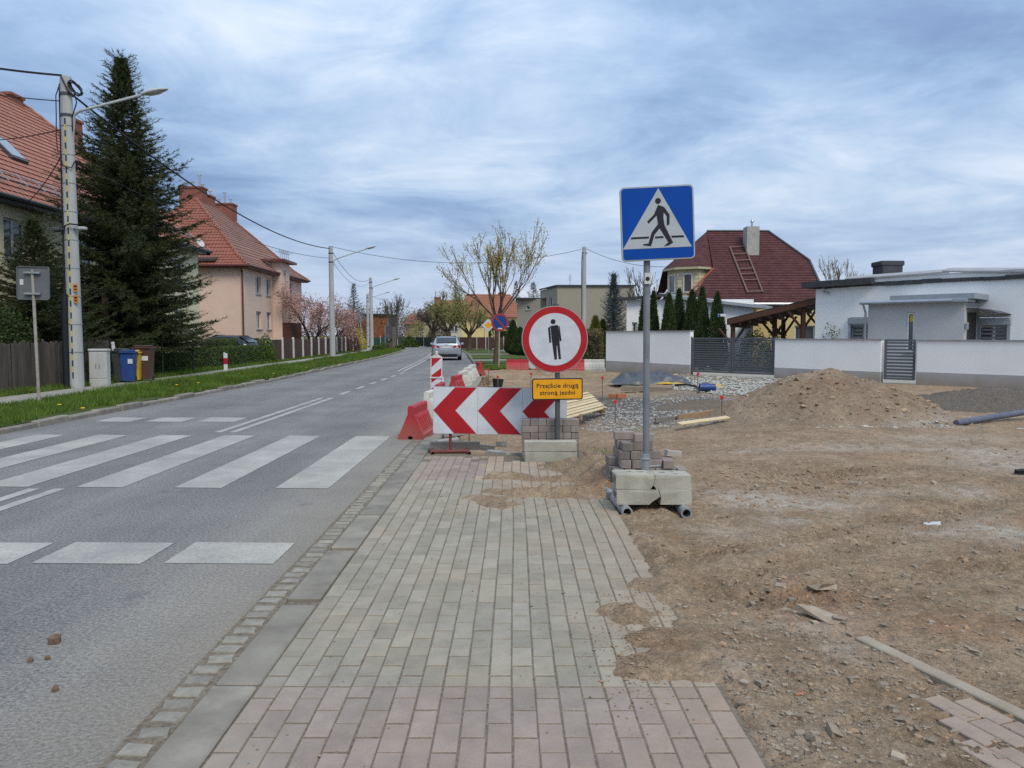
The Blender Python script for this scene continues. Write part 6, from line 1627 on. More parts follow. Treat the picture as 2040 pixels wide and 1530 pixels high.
def cone_bush(name, lab, x, y, h, r, mat, seed, n=9000, size=.075, z0=0.0, pw=.75, cat='thuja', top=.0):
    # columnar evergreen: upright leaf sprays on an uneven spindle
    global rng
    rng = np.random.default_rng(seed)
    t = T(name, lab, cat, (x, y, z0))
    f = rng.uniform(0, 1, n) ** .85; az = rng.uniform(0, 2 * np.pi, n)
    prof = np.minimum(1, f / .18) ** .5 * (1 - f) ** pw * 1.25; prof = np.minimum(prof, 1)
    lump = 1 + .55 * fbm(np.cos(az) * 1.6 + 3, f * h * 1.3 + np.sin(az) * 1.6, seed, 3)
    rr = r * prof * lump * (1 - np.abs(rng.normal(0, .14, n)))
    P = np.stack([np.cos(az) * rr, np.sin(az) * rr, f * h], -1)
    Dv = np.stack([np.cos(az) * .45, np.sin(az) * .45, np.full(n, 1.0)], -1) + rng.normal(0, .35, (n, 3))
    V, Fc = blades(P, Dv, rng.uniform(.7, 1.4, n) * size * 1.6, size * .55)
    tag(link('foliage', fast('foliage', V, Fc, mat), t), kind='stuff')
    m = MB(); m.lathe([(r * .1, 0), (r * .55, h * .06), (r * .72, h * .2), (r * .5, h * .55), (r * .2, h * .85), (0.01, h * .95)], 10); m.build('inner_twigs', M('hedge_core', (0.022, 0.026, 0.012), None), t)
    return t
def grow(seed, p, d, L, r, depth, maxd, spread, up, segs, tips, split=(2, 3), shrink=.72):
    nseg = 3; prev = np.array(p, float); d = np.array(d, float)
    for k in range(nseg):
        d = d + rng.normal(0, .10, 3) + np.array((0, 0, up * .12)); d /= np.linalg.norm(d)
        q = prev + d * L / nseg; r2 = r * (1 - .22 * (k + 1) / nseg)
        segs.append((prev, q, r * (1 - .22 * k / nseg), r2)); 
        if depth >= maxd - 1: tips.append((prev * .5 + q * .5, d.copy()))
        if depth < maxd and k >= 1:
            nn = rng.integers(split[0], split[1] + 1) if k == nseg - 1 else (1 if rng.uniform() < .6 else 0)
            for _ in range(nn):
                ax = rng.normal(0, 1, 3); ax -= ax.dot(d) * d; ax /= np.linalg.norm(ax)
                a = spread * rng.uniform(.6, 1.25); nd = d * math.cos(a) + ax * math.sin(a) + np.array((0, 0, up * .35)); nd /= np.linalg.norm(nd)
                grow(seed, q, nd, L * shrink * rng.uniform(.75, 1.2), r2 * .62, depth + 1, maxd, spread, up, segs, tips, split, shrink)
        prev = q
    tips.append((prev, d))
def tree(name, lab, x, y, z0, trunk_h, r, L, maxd, spread, up, seed, leafm=None, nleaf=0, lsize=.1, lspread=.15, n0=4, bark=None, cat='tree', shrink=.72, split=(2, 3), lean=(0, 0), first=.55, rmin=0.0, rb=.5):
    global rng
    rng = np.random.default_rng(seed)
    t = T(name, lab, cat, (x, y, z0))
    tp = np.array((lean[0], lean[1], trunk_h))
    ts = [(np.array((0, 0, -.2)), tp * .3 + rng.normal(0, .02, 3) * r, r * 1.25, r), (tp * .3, tp * .7, r, r * .92), (tp * .7, tp, r * .92, r * .85)]
    link('trunk', fast('trunk', *limbs(ts, 9), bark or BARK, True), t)
    segs, tips = [], []
    for i in range(n0):
        a = 2 * math.pi * (i + rng.uniform(-.3, .3)) / n0; s_ = first * rng.uniform(.6, 1.2)
        d = np.array((math.cos(a) * s_, math.sin(a) * s_, 1.0)); d /= np.linalg.norm(d)
        grow(seed, tp * rng.uniform(.86, 1.0), d, L * rng.uniform(.8, 1.15), r * rb, 1, maxd, spread, up, segs, tips, split, shrink)
    if rmin: segs = [(a, b, max(c, rmin), max(d_, rmin)) for a, b, c, d_ in segs]
    tag(link('branches', fast('branches', *limbs(segs, 4), bark or TWIG), t))
    if leafm:
        tp_ = np.array([q[0] for q in tips]); idx = rng.integers(0, len(tp_), nleaf)
        P = tp_[idx] + rng.normal(0, lspread, (nleaf, 3))
        tag(link('crown', fast('crown', *leaves(P, lsize), leafm), t), kind='stuff')
    return t
def bush(name, lab, x, y, r, h, mat, seed, n=2500, size=.09, z0=.1, cat='bush', stems=True, sq=1.0):
    global rng
    rng = np.random.default_rng(seed)
    t = T(name, lab, cat, (x, y, z0))
    v = rng.normal(size=(n, 3)); v /= np.linalg.norm(v, axis=1)[:, None]; v[:, 2] = np.abs(v[:, 2])
    lump = 1 + .7 * fbm(v[:, 0] * 2 + seed, v[:, 1] * 2 + v[:, 2] * 2, seed, 3)
    P = v * (rng.uniform(.35, 1, n) ** .4 * lump)[:, None] * np.array((r, r * sq, h))
    tag(link('foliage', fast('foliage', *leaves(P, size), mat), t), kind='stuff')
    if stems:
        segs = [(np.array((rng.normal(0, r * .15), rng.normal(0, r * .15), -.05)), v[i] * np.array((r, r * sq, h)) * .85, .014, .004) for i in range(26)]
        link('stems', fast('stems', *limbs(segs, 4), TWIG), t)
    return t
# ---- left
conifer('spruce_tree', 'tall dark spruce in front of the cream house', -13.8, 27.8, 11.3, 3.1, SPR, 11, nb=640, zb=.13, droop=.36, tw=.54, trunk=.2, dens=1.25, pw=.66, wild=.5)
conifer('spruce_tree', 'lower bushy spruce behind the picket fence at the left edge', -14.3, 23.2, 4.9, 2.5, SPR, 12, nb=300, zb=.05, droop=.18, tw=.4, dens=1.0)
bush('yew_bush', 'dense dark evergreen bush above the picket fence, behind the sign post', -14.5, 20.6, 1.6, 2.9, HEDD, 13, 15000, .10, sq=1.5)
bush('yew_bush', 'dark green bush just right of the taped pole above the fence', -14.4, 23.6, .9, 2.2, HEDD, 14, 5000, .10, sq=1.0)
p = G(212, 745, .12)
tree('garden_tree', 'slim brown tree trunk rising beside the grey bin', xat(212, 26.4), 26.4, .1, 3.0, .12, .5, 1, .4, .5, 15, None, n0=1, first=.1, bark=BARK)
leafy_box('low_hedge', 'long low clipped hedge behind the green wire fence', -14.0, -13.0, 25.5, 41.5, .1, 1.02, 20000, .085, HEDG, 16)
leafy_box('low_hedge', 'taller clipped hedge before the pink house, right of the parked car', -16.2, -15.2, 40.8, 47, .1, 1.36, 9000, .085, HEDG, 17)
bush('bright_bush', 'bright green clipped shrub at the near end of the brown fence', -12.95, 40.4, .55, 1.35, leafmat('fresh_green', (0.07, 0.12, 0.015), (0.15, 0.215, 0.03), .3), 18, 4500, .085, sq=1.4)
bush('garden_shrub', 'dark low shrub under the spruce beside the hedge', -13.2, 35, .6, .6, HEDD, 19, 1200, .09)
tree('magnolia_tree', 'pink blossoming magnolia behind the brown fence', -14.6, 56.5, .1, .9, .14, 1.55, 4, .52, .15, 20, MAGN, 7500, .125, .22, n0=7, first=.95, cat='magnolia', rmin=.012)
tree('magnolia_tree', 'smaller pink blossoming magnolia at the far side of the bigger one', -14.4, 61.5, .1, .8, .12, 1.2, 4, .52, .1, 21, MAGN, 3600, .125, .22, n0=6, first=1.0, cat='magnolia', rmin=.012)
bush('purple_bush', 'purple leaved bush at the right foot of the magnolias', -14.2, 66.5, 1.1, 2.3, PURP, 22, 1500, .15)
bush('forsythia_bush', 'small yellow flowering bush behind the fence under the magnolia', -14.8, 60, .8, 1.5, FORS, 23, 600, .12)
bush('forsythia_bush', 'round yellow flowering bush left of the slimmer pole', -16.2, 80, 1.1, 2.3, FORS, 24, 1800, .14)
conifer('spruce_tree', 'distant dark spruce between the two street lamp poles', -17.6, 86, 7.2, 2.0, SPR, 25, nb=150, zb=.04, droop=.2, tw=.6, dens=.6)
tree('pollard_tree', 'bare pollarded street tree with thin upright shoots at the bend', xat(784, 86), 86, .1, 2.4, .30, 1.45, 3, .30, .55, 26, BRUSH, 900, .10, .12, n0=16, first=.55, bark=BARKG, cat='pollard tree', rmin=.018, rb=.14)
tree('pollard_tree', 'bare brown tree behind the bend, left of the silver car', xat(857, 96), 100, 0, 2.0, .3, 1.5, 4, .5, .25, 27, BRUSH, 3500, .18, .3, n0=8, first=.9, cat='tree', rmin=.025)
tree('willow_tree', 'pale green budding street tree with dense twigs above the silver car', xat(893, 84), 84, 0, 2.0, .32, 1.6, 4, .45, .35, 28, WIL, 6500, .13, .30, n0=10, first=1.0, bark=BARK, cat='tree', rmin=.022)
tree('willow_tree', 'second pale green budding tree right of the first, behind the priority sign', xat(935, 78), 78, 0, 1.6, .24, 1.3, 4, .5, .2, 29, WIL, 4000, .13, .30, n0=8, first=1.0, bark=BARK, cat='tree', rmin=.02)
tree('street_tree', 'young street tree with yellow green buds beside the no parking sign', xat(987, 40.3), 40.3, 0, 2.3, .13, 1.72, 4, .37, .50, 37, BUD, 5200, .09, .10, n0=9, first=.68, rb=.34, bark=BARK, cat='tree', lean=(.12, 0), rmin=.009)
for (u, Y, r_, h_, mt, lab, sd_) in ((812, 118, 3.2, 4.5, BRUSH, 'brownish bare scrub mass beyond the bend, right of the pollard', 31), (840, 112, 2.8, 4.3, WIL, 'pale bushy tree far beyond the bend', 32), (750, 112, 3.4, 5.0, HEDD, 'dark evergreen mass before the distant brick building', 33), (770, 125, 4, 6.5, BRUSH, 'greyish tree crown beyond the distant brick building', 34), (870, 105, 1.7, 3.2, BRUSH, 'dark bare shrub against the distant cream house', 35), (815, 100, 1.2, 1.4, HEDG, 'low green bush at the outer side of the bend', 36),
                                 (800, 135, 6, 6.5, BRUSH, 'hazy bare tree far behind the bend', 71), (725, 120, 4, 6.5, BRUSH, 'hazy bare tree behind the distant spruce', 72)):
    bush('far_bush', lab, xat(u, Y), Y, r_, h_, mt, sd_, 2600, .2, 0, cat='bush')
for (u, Y, r_, h_, lab, sd_) in ((762, 74, .75, .75, 'low round green shrub on the verge by the slimmer pole', 37), (752, 70, .6, .6, 'smaller low green shrub left of the round one on the verge', 38), (797, 80, .5, .6, 'tiny yellow green plant at the tip of the verge', 39)):
    bush('verge_shrub', lab, xat(u, Y), Y, r_, h_, HEDG, sd_, 900, .12)
tree('tree_stump', 'weathered tree stump with short shoots at the bend', xat(776, 78), 78, .1, .7, .2, .3, 2, .4, .2, 40, None, n0=4, cat='tree stump')
# evergreens and hedges on the right beyond the street tree
for (u, vt, Y, r_, mt, lab, sd_) in ((1022, 640, 62, .75, THU, 'dark thuja column left of the round sign, tallest of the row', 41), (1036, 655, 60, .7, THU, 'dark thuja column next to the tallest one', 42), (1050, 668, 58, .7, HEDD, 'low dark thuja touching the left rim of the round sign', 43),
                                 (1186, 633, 44, .55, leafmat('thuja_gold', (0.10, 0.10, 0.02), (0.2, 0.18, 0.05), .2), 'yellowish thuja between utility pole and blue spruce', 44), (1201, 640, 45, .45, THU, 'small green thuja right of the yellowish one', 45)):
    cone_bush('thuja', lab, xat(u, Y), Y, zat(vt, Y), r_, mt, sd_, 4200, .11)
leafy_box('garden_hedge', 'brownish twiggy hedge left of the white garden wall', 3.1, 4.2, 35.2, 41, 0, 1.85, 7000, .10, leafmat('hedge_brown', (0.085, 0.075, 0.03), (0.16, 0.15, 0.06), .2), 46)
leafy_box('garden_hedge', 'dark hedge along the far brown fence beyond the driveway', -2.5, 1.2, 84, 86, 0, 2.4, 5000, .17, HEDD, 47)
conifer('blue_spruce', 'blue spruce standing before the grey flat roofed building', xat(1222, 50), 50, zat(545, 50), 1.15, SPRB, 48, nb=240, zb=.05, droop=.12, tw=.32, z0=0, trunk=.09, dens=1.0, cat='spruce tree')
for (u, vt, Y, w_, lab, sd_) in ((1284, 590, 36, .42, 'slim green thuja right behind the crossing sign post, left one', 49), (1301, 583, 36.3, .36, 'slim green thuja right behind the crossing sign post, right one', 50), (1332, 587, 35.5, .5, 'thuja behind the garden wall, first right of the sign post gap', 51), (1352, 578, 35.8, .45, 'thuja behind the garden wall, second right of the sign post gap', 52), (1378, 580, 35.2, .55, 'thuja behind the wall at the left end of the gate', 53), (1398, 574, 35.0, .45, 'tallest thuja behind the left gate leaf', 54), (1428, 584, 34.5, .48, 'thuja beside the carport post', 55)):
    cone_bush('thuja', lab, xat(u, Y), Y, zat(vt, Y), w_, THU, sd_, 5200, .08)
tree('bare_tree', 'bare tree with fine twigs behind the white shed', xat(1290, 58), 58, 0, 1.6, .15, 1.9, 4, .38, .5, 56, None, n0=8, bark=TWIG, cat='tree', rmin=.015)
tree('bare_tree', 'bare tree tops rising behind the white bungalow roof', xat(1680, 60), 60, 0, 3.0, .15, 1.6, 4, .36, .6, 57, BUD, 500, .12, .1, n0=7, bark=TWIG, cat='tree', rmin=.014)
for (u, vt, Y, lab, sd_) in ((908, 558, 118, 'dark spruce tip above the distant red roofs, left one', 58), (1028, 560, 112, 'dark spruce behind the street tree, right of the distant red roofs', 59), (1062, 562, 105, 'round topped dark conifer left of the grey flat roofed building', 60)):
    conifer('far_conifer', lab, xat(u, Y), Y, zat(vt, Y), 2.0 if u < 1050 else 2.4, SPR, sd_, nb=130, zb=.2, droop=.12, tw=.8, z0=0, dens=.6, pw=.8 if u < 1050 else .5)
bush('rose_bush', 'leafy green plant behind the wall under the carport', xat(1660, 31), 31, .7, 1.9, HEDG, 61, 900, .1, 0)
bush('garden_shrub', 'leafy shrub beside the carport post behind the gate', xat(1548, 34), 34, .6, 2.1, HEDG, 62, 800, .1, 0)
bush('garden_shrub', 'dark round shrub behind the right gate leaf', xat(1505, 33.5), 33.5, .8, 1.75, HEDD, 63, 2500, .1, 0)
# a far wood that closes the horizon
rng = np.random.default_rng(70)
n = 16000; a = rng.uniform(-.75, .78, n); d = rng.uniform(190, 260, n); top = 4 + 8 * (fbm(a * 14, a * 0, 3, 4) + .5)
P = np.stack([np.tan(a) * d, d, rng.uniform(0, 1, n) ** .7 * top], -1)
tag(link('far_wood', fast('far_wood', *leaves(P, .8, .35), BRUSH)), 'hazy belt of bare trees closing the horizon', 'trees', kind='stuff')

# ---- grass
def turf(name, lab, pts, hgt, wdt=.008, lean=.45, mat=GRS):
    n = len(pts); Dv = np.stack([rng.normal(0, lean, n), rng.normal(0, lean, n), np.ones(n)], -1)
    V, Fc = blades(pts, Dv, hgt * rng.uniform(.5, 1.4, n), wdt)
    return tag(link(name, fast(name, V, Fc, mat)), lab, 'grass', kind='stuff')
def between(A, B, n, pw=1.0):
    # random points between two polylines, denser near the camera
    i = rng.integers(0, len(A) - 1, n * 3); t = rng.uniform(0, 1, n * 3); s_ = rng.uniform(0, 1, n * 3)
    A = np.array(A); B = np.array(B)
    a = A[i] * (1 - t[:, None]) + A[i + 1] * t[:, None]; b = B[i] * (1 - t[:, None]) + B[i + 1] * t[:, None]
    P = a * (1 - s_[:, None]) + b * s_[:, None]
    w = np.linalg.norm(A[i + 1] - A[i], axis=1) / np.clip(P[:, 1], 10, 200) ** pw * ((P[:, 1] > 9) & (P[:, 1] < 95))
    k = rng.choice(n * 3, n, replace=False, p=w / w.sum())
    return P[k], s_[k]
q, s_ = between(offs(LE, .22), offs(LE, 2.5), 75000, 1.5)
keepm = vnoise(q[:, 0] * 1.3, q[:, 1] * 1.3, 5) > .18 + .35 * (s_ < .12)
q, s_ = q[keepm], s_[keepm]
hg = (.07 + .10 * vnoise(q[:, 0] * .8, q[:, 1] * .5, 9) ** 2) * (1 + .012 * q[:, 1])
turf('verge_grass', 'green grass of the verge between road and footpath', np.column_stack([q, .085 + .035 * s_]), hg, .006 + .0006 * q[:, 1])
q, s_ = between(offs(LE, 3.75), offs(LE, 4.9), 26000, 1.2)
turf('lawn_grass', 'taller grass at the foot of the garden fences', np.column_stack([q, np.full(len(q), .12)]), .12 + .012 * vnoise(q[:, 0], q[:, 1], 4), .006 + .0007 * q[:, 1])
q = np.column_stack([rng.uniform(-1.6, .8, 5000), rng.uniform(34.3, 39.4, 5000), np.full(5000, .03)])
turf('lawn_grass', 'short grass under the young street tree', q, .08, .03)
q = G(1205, 903); q = np.column_stack([rng.normal(q.x, .14, 260), rng.normal(q.y, .22, 260), np.full(260, .005)])
turf('weed_tuft', 'small tuft of green weeds beside the reddish stone', q, .035, .006, .9)
DAND = M('dandelion_yellow', (0.75, 0.52, 0.02), None, 9, .7)
m = MB()
for (u, v) in ((118, 808), (165, 815), (388, 757), (395, 764), (352, 768), (545, 745), (610, 733)):
    p = G(u, v, .2); m.lathe([(.0, .0), (.02, .01), (.035, .02), (.02, .03), (0, .03)], 8, Matrix.Translation(p) @ Matrix.Diagonal((1.3, 1.3, 1, 1)))
tag(m.build('dandelions', DAND), 'yellow dandelion heads dotted over the verge grass', 'flowers', kind='stuff')
# ================================================================ RIGHT SIDE: WALL, GATES, BUNGALOW
WL0 = Vector((4.0, 33.0, 0)); WD = Vector((.7071, -.7071, 0)); WN = Vector((-.7071, -.7071, 0))
WM = Matrix(((WD.x, WN.x, 0, WL0.x), (WD.y, WN.y, 0, WL0.y), (0, 0, 1, 0), (0, 0, 0, 1)))
CAPM = M('wall_cap', (0.30, 0.31, 0.32), None, 5, .6)
def along(u):
    # distance along the wall line where the photo column u meets it
    k = (u - 1020) / F; t = (k * 33.0 - 4.0) / (.7071 * (1 + k)); return t
def wallpiece(lab, s0, s1, top, plz0, plz1):
    t = T('garden_wall', lab, 'wall', tuple(WM @ Vector((s0, 0, 0))))
    n = max(int((s1 - s0) / 3), 1)
    m = MB(); m.box(s0, s1, -.24, 0, -.3, top, WM); m.build('rendered_wall', WHITEW, t, world=True)
    m = MB(); m.add([(s0 - .005, .012, -.3), (s1 + .005, .012, -.3), (s1 + .005, .012, plz1), (s0 - .005, .012, plz0), (s0 - .005, -.252, -.3), (s1 + .005, -.252, -.3), (s1 + .005, -.252, plz1), (s0 - .005, -.252, plz0)], [(0, 1, 2, 3), (4, 7, 6, 5), (3, 2, 6, 7), (0, 3, 7, 4), (1, 5, 6, 2)], WM); m.build('plinth', PLINTH, t, world=True)
    m = MB(); m.box(s0 - .02, s1 + .02, -.28, .04, top, top + .035, WM); m.build('coping', CAPM, t, world=True)
g0, g1, q0, q1 = along(1376), along(1541), along(1758), along(1823)
wallpiece('white rendered garden wall left of the driveway gate', along(1207), g0 - .04, 1.70, .47, .40)
wallpiece('white rendered garden wall between the two gates', g1 + .04, q0 - .06, 1.40, .40, .36)
wallpiece('white rendered garden wall right of the small gate', q1 + .05, q1 + 8, 1.38, .40, .36)
GATEM = M('gate_anthracite', (0.105, 0.115, 0.13), (0.09, 0.10, 0.112), 5, .5, spec=.45)
def gate(lab, name, s0, s1, z0, z1, n, leaves_):
    t = T(name, lab, 'gate', tuple(WM @ Vector((s0, 0, 0))))
    for k in range(leaves_):
        a, b = s0 + (s1 - s0) * k / leaves_ + .01, s0 + (s1 - s0) * (k + 1) / leaves_ - .01
        for q in ((a, a + .06, z0, z1), (b - .06, b, z0, z1), (a + .06, b - .06, z1 - .06, z1), (a + .06, b - .06, z0, z0 + .06)):
            m = MB(); m.box(q[0], q[1], -.13, -.07, q[2], q[3], WM); m.build('frame', GATEM, t, world=True)
        for i in range(n):
            z = z0 + .06 + (z1 - z0 - .12) * (i + .5) / n
            m = MB(); hh = .024 + .012 * (1 - i / n); m.box(a + .06, b - .06, -.115, -.09, z - hh, z + hh, WM); m.build('slat', GATEM, t, world=True)
    return t
dg = gate('wide anthracite slatted driveway gate with two leaves in the white wall', 'driveway_gate', g0, g1, .12, 1.46, 14, 2)
m = MB()
for s_ in (g0 - .06, g1 + .0): m.box(s_, s_ + .06, -.12, -.06, -.1, 1.5, WM)
m.build('gate_post', GATEM, dg, world=True)
pg = gate('narrow anthracite slatted garden gate in the white wall', 'garden_gate', q0 + .02, q1 - .02, .12, 1.42, 11, 1)
m = MB(); m.box(q1 - .12, q1 - .02, -.06, -.04, .75, .79, WM); m.box(q1 - .05, q1 - .01, -.07, -.05, .55, .92, WM); m.build('handle', GUTTER, pg, world=True)

# ---- bungalow
BN = T('white_bungalow', 'white flat roofed bungalow with grey entrance bay and roller shutters behind the wall', 'house', (12.4, 31.6, 0))
offB = BN.matrix_basis.inverted()
# a wall line parallel to the garden wall, 5 m behind it
BO = Vector((7.5, 36.5, 0)); BMx = Matrix(((WD.x, WN.x, 0, BO.x), (WD.y, WN.y, 0, BO.y), (0, 0, 1, 0), (0, 0, 0, 1)))
def alb(u, back=0.0):
    # s on the line moved outward by `back`
    k = (u - 1020) / F; o = BO + WN * back; return (k * o.y - o.x) / (.7071 * (1 + k))
def zb(u, v, back=0.0):
    s_ = alb(u, back); P = BO + WN * back + WD * s_; return zat(v, P.y)
b0, b1 = alb(1622), alb(1622) + 16
A_ = BO + WD * b0; B_ = BO + WD * b1
wb = Wall((A_.x, A_.y), (B_.x, B_.y), (-1, -1))
def so(u): return alb(u) - b0
opB = [(so(1692), so(1726) + .35, .9, zb(1700, 632)), (so(1945), so(2008), .9, zb(1975, 632))]
wb.build(BN, 'wall', WHITEW, 0, 3.47, opB, .2)
for (a, b, c, d) in opB:
    w = wb.window(BN, a, b, c, d - .28, depth=.15, mull=1, frame=FRAMEW)
    m = MB(); z = c + .25
    while z < d - .3: m.box(a + .1, b - .1, -.13, -.11, z, z + .07, wb.M); z += .14
    m.v = [tuple(offB @ Vector(p)) for p in m.v]; m.build('blind', M('blind_grey', (0.30, 0.30, 0.30), None), w)
    m = MB(); m.cbox(a - .06, b + .06, -.1, .14, d - .28, d - .02, .02, wb.M); m.box(a - .04, a + .05, -.1, .1, c, d - .28, wb.M); m.box(b - .05, b + .04, -.1, .1, c, d - .28, wb.M); m.build('shutter_box', ZINC, BN, world=True)
# side wall towards the carport
Cc = A_ - WN * 8; ws = Wall((A_.x, A_.y), (Cc.x, Cc.y), (-1, 1)); ws.build(BN, 'wall', WHITEW, 0, 3.5)
TARM = M('bitumen_edge', (0.035, 0.038, 0.042), (0.06, 0.063, 0.068), 5, .8, .8, 12)
m = MB(); L_ = b1 - b0
for i in range(24):
    a, b = L_ * i / 24, L_ * (i + 1) / 24; zz_ = 3.44 + .005 * i + random.uniform(-.015, .015); m.box(a, b - .01, -.02, .06 + random.uniform(0, .03), zz_, zz_ + .12 + random.uniform(0, .05), wb.M)
m.build('roof_edge', TARM, BN, world=True)
m = MB(); m.add([(-.45, .35, 3.72), (2.3, .35, 3.76), (2.3, -8, 3.78), (-.45, -8, 3.74), (-.45, .35, 3.48), (2.3, .35, 3.52), (2.3, -8, 3.6), (-.45, -8, 3.5)], [(0, 1, 2, 3), (4, 7, 6, 5), (0, 4, 5, 1), (0, 3, 7, 4), (1, 5, 6, 2)], wb.M); m.build('gutter_end', TARM, BN, world=True)
m = MB(); m.add([(1.6, .05, 3.78), (L_, .05, 3.86), (L_, -8, 3.9), (1.6, -8, 3.8)], [(0, 1, 2, 3)], wb.M); m.add([(1.6, .02, 3.5), (L_, .02, 3.5), (L_, .02, 3.86), (1.6, .02, 3.78)], [(0, 1, 2, 3)], wb.M); m.build('parapet', WHITEW, BN, world=True)
m = MB()
for (s0, s1, z0_, z1_) in ((1.2, 4.9, 3.79, 3.86), (4.7, 7.4, 3.90, 3.74), (7.3, 12, 3.80, 3.95)):
    m.add([(s0, .10, z0_), (s1, .10, z1_), (s1, -.55, z1_ + .14), (s0, -.55, z0_ + .14), (s0, .10, z0_ - .06), (s1, .10, z1_ - .06), (s1, -.55, z1_ + .08), (s0, -.55, z0_ + .08)], [(0, 1, 2, 3), (4, 7, 6, 5), (0, 4, 5, 1), (1, 5, 6, 2), (2, 6, 7, 3), (3, 7, 4, 0)], wb.M)
m.build('loose_roof_sheet', M('roof_sheet', (0.34, 0.345, 0.35), (0.27, 0.275, 0.28), 3, .7), BN, world=True)
cp = D(1769, 540, 33.5)
m = MB(); m.cbox(cp.x - .45, cp.x + .45, 33.1, 34.0, 3.6, zat(522, 33.5), .04); m.cbox(cp.x - .50, cp.x + .50, 33.05, 34.05, zat(531, 33.5), zat(521, 33.5), .04); m.build('chimney', TARM, BN, world=True)
# entrance bay
bk = 1.7; u0_, u1_ = alb(1727, bk) - b0, alb(1918, bk) - b0
bo = BO + WN * bk; Mb = Matrix(((WD.x, WN.x, 0, bo.x + WD.x * b0), (WD.y, WN.y, 0, bo.y + WD.y * b0), (0, 0, 1, 0), (0, 0, 0, 1)))
pa, pb_ = Mb @ Vector((u0_, 0, 0)), Mb @ Vector((u1_, 0, 0)); wbay = Wall((pa.x, pa.y), (pb_.x, pb_.y), (-1, -1))
zt = zb(1820, 604, bk); n0_, n1_ = alb(1803, bk) - b0 - u0_, alb(1820, bk) - b0 - u0_
wbay.build(BN, 'entrance_bay', GREYB, 0, zt, [(n0_, n1_, .95, zb(1812, 622, bk))], .12); wbay.window(BN, n0_, n1_, .95, zb(1812, 622, bk), depth=.08, mull=0)
m = MB(); m.box(n0_ + .1, n1_ - .03, -.085, -.075, zb(1812, 641, bk), zb(1812, 628, bk), wbay.M); m.build('yellow_sticker', B_Y, BN, world=True)
m = MB(); Lb = wbay.L; m.add([(0, 0, 0), (0, -bk, 0), (0, -bk, zt), (0, 0, zt)], [(0, 1, 2, 3)], wbay.M); m.build('entrance_bay_side', GREYB, BN, world=True); m = MB(); m.add([(Lb, 0, 0), (Lb, -bk, 0), (Lb, -bk, zt), (Lb, 0, zt)], [(0, 1, 2, 3)], wbay.M); m.build('entrance_bay_side', GREYB, BN, world=True)
m = MB(); m.cbox(-.22, Lb + .1, -bk * .5, .22, zt, zt + .10, .01, wbay.M); m.cbox(.75, Lb + .3, -bk, .02, zt + .10, zt + .30, .01, wbay.M); m.build('bay_roof', ZINC, BN, world=True)
m = MB(); m.tube([(-.22, .26, zt + .05), (Lb * .9, .26, zt + .05)], .06, 8, True, wbay.M); m.tube([(-.12, .2, zt), (-.06, .1, zt - .3), (-.06, .08, 0)], .04, 8, True, wbay.M); m.build('bay_gutter', ZINC, BN, True, world=True)
m = MB(); pts = [(0, .0), (.35, -.02), (.7, -.09), (1.0, -.2)]
for i in range(3): m.add([(Lb + .0 + pts[i][0], -.2, zt - .2 + pts[i][1]), (Lb + pts[i + 1][0], -.2, zt - .2 + pts[i + 1][1]), (Lb + pts[i + 1][0], -bk, zt - .2 + pts[i + 1][1]), (Lb + pts[i][0], -bk, zt - .2 + pts[i][1]), (Lb + .0 + pts[i][0], -.2, zt - .23 + pts[i][1]), (Lb + pts[i + 1][0], -.2, zt - .23 + pts[i + 1][1]), (Lb + pts[i + 1][0], -bk, zt - .23 + pts[i + 1][1]), (Lb + pts[i][0], -bk, zt - .23 + pts[i][1])], [(0, 1, 2, 3), (7, 6, 5, 4), (0, 4, 5, 1)], wbay.M)
m.build('door_canopy', GUTTER, BN, world=True)
m = MB(); m.box(Lb + .005, Lb + .03, -1.35, -.35, .2, zt - .35, wbay.M); m.build('entrance_door', M('door_dark', (0.07, 0.062, 0.06), None), BN, world=True)
m = MB(); m.cbox(Lb + .02, Lb + .12, -.12, -.02, zt - .95, zt - .7, .02, wbay.M); m.build('wall_lamp', ZINC, BN, world=True)
m = MB(); m.tube([(.35, .08, 3.5), (.36, .1, 3.32), (.62, .12, 3.24)], .035, 6, True, wb.M); m.build('overflow_pipe', ZINC, BN, True, world=True)

# ---- brown roofed house
BH = T('brown_roofed_house', 'house with steep dark brown shingle roof and cream siding bay', 'house', (14, 45, 0))
offH = BH.matrix_basis.inverted()
rL, rR = D(1408, 461, 47), D(1530, 461, 47); eL, eR = D(1366, 604, 42.5), D(1634, 604, 42.5)
nrm = (rR - rL).cross(eL - rL).normalized()
if nrm.z < 0: nrm = -nrm
def onroof(u, v, lift=0.0):
    d = ray(u, v); t = (rL - Vector((0, 0, H))).dot(nrm) / d.dot(nrm); return Vector((0, 0, H)) + d * t + nrm * lift
knee = onroof(1612, 519); eR2 = onroof(1633, 566); eR3 = onroof(1637, 606); val = onroof(1421, 534); eL2 = onroof(1366, 606)
def roofpoly(name, pts, th=.16, back=None):
    # a slab with stepped shingle courses laid over it
    m = MB(); n = len(pts); b = [p - Vector((0, 0, th)) for p in pts]
    m.add(list(pts) + b, [tuple(range(n)), tuple(range(2 * n - 1, n - 1, -1))] + [(i, i + n, (i + 1) % n + n, (i + 1) % n) for i in range(n)])
    return m.build(name, SHING, BH, world=True)
roofpoly('roof', [rL, rR, knee, eR2, eR3, eL2, val])
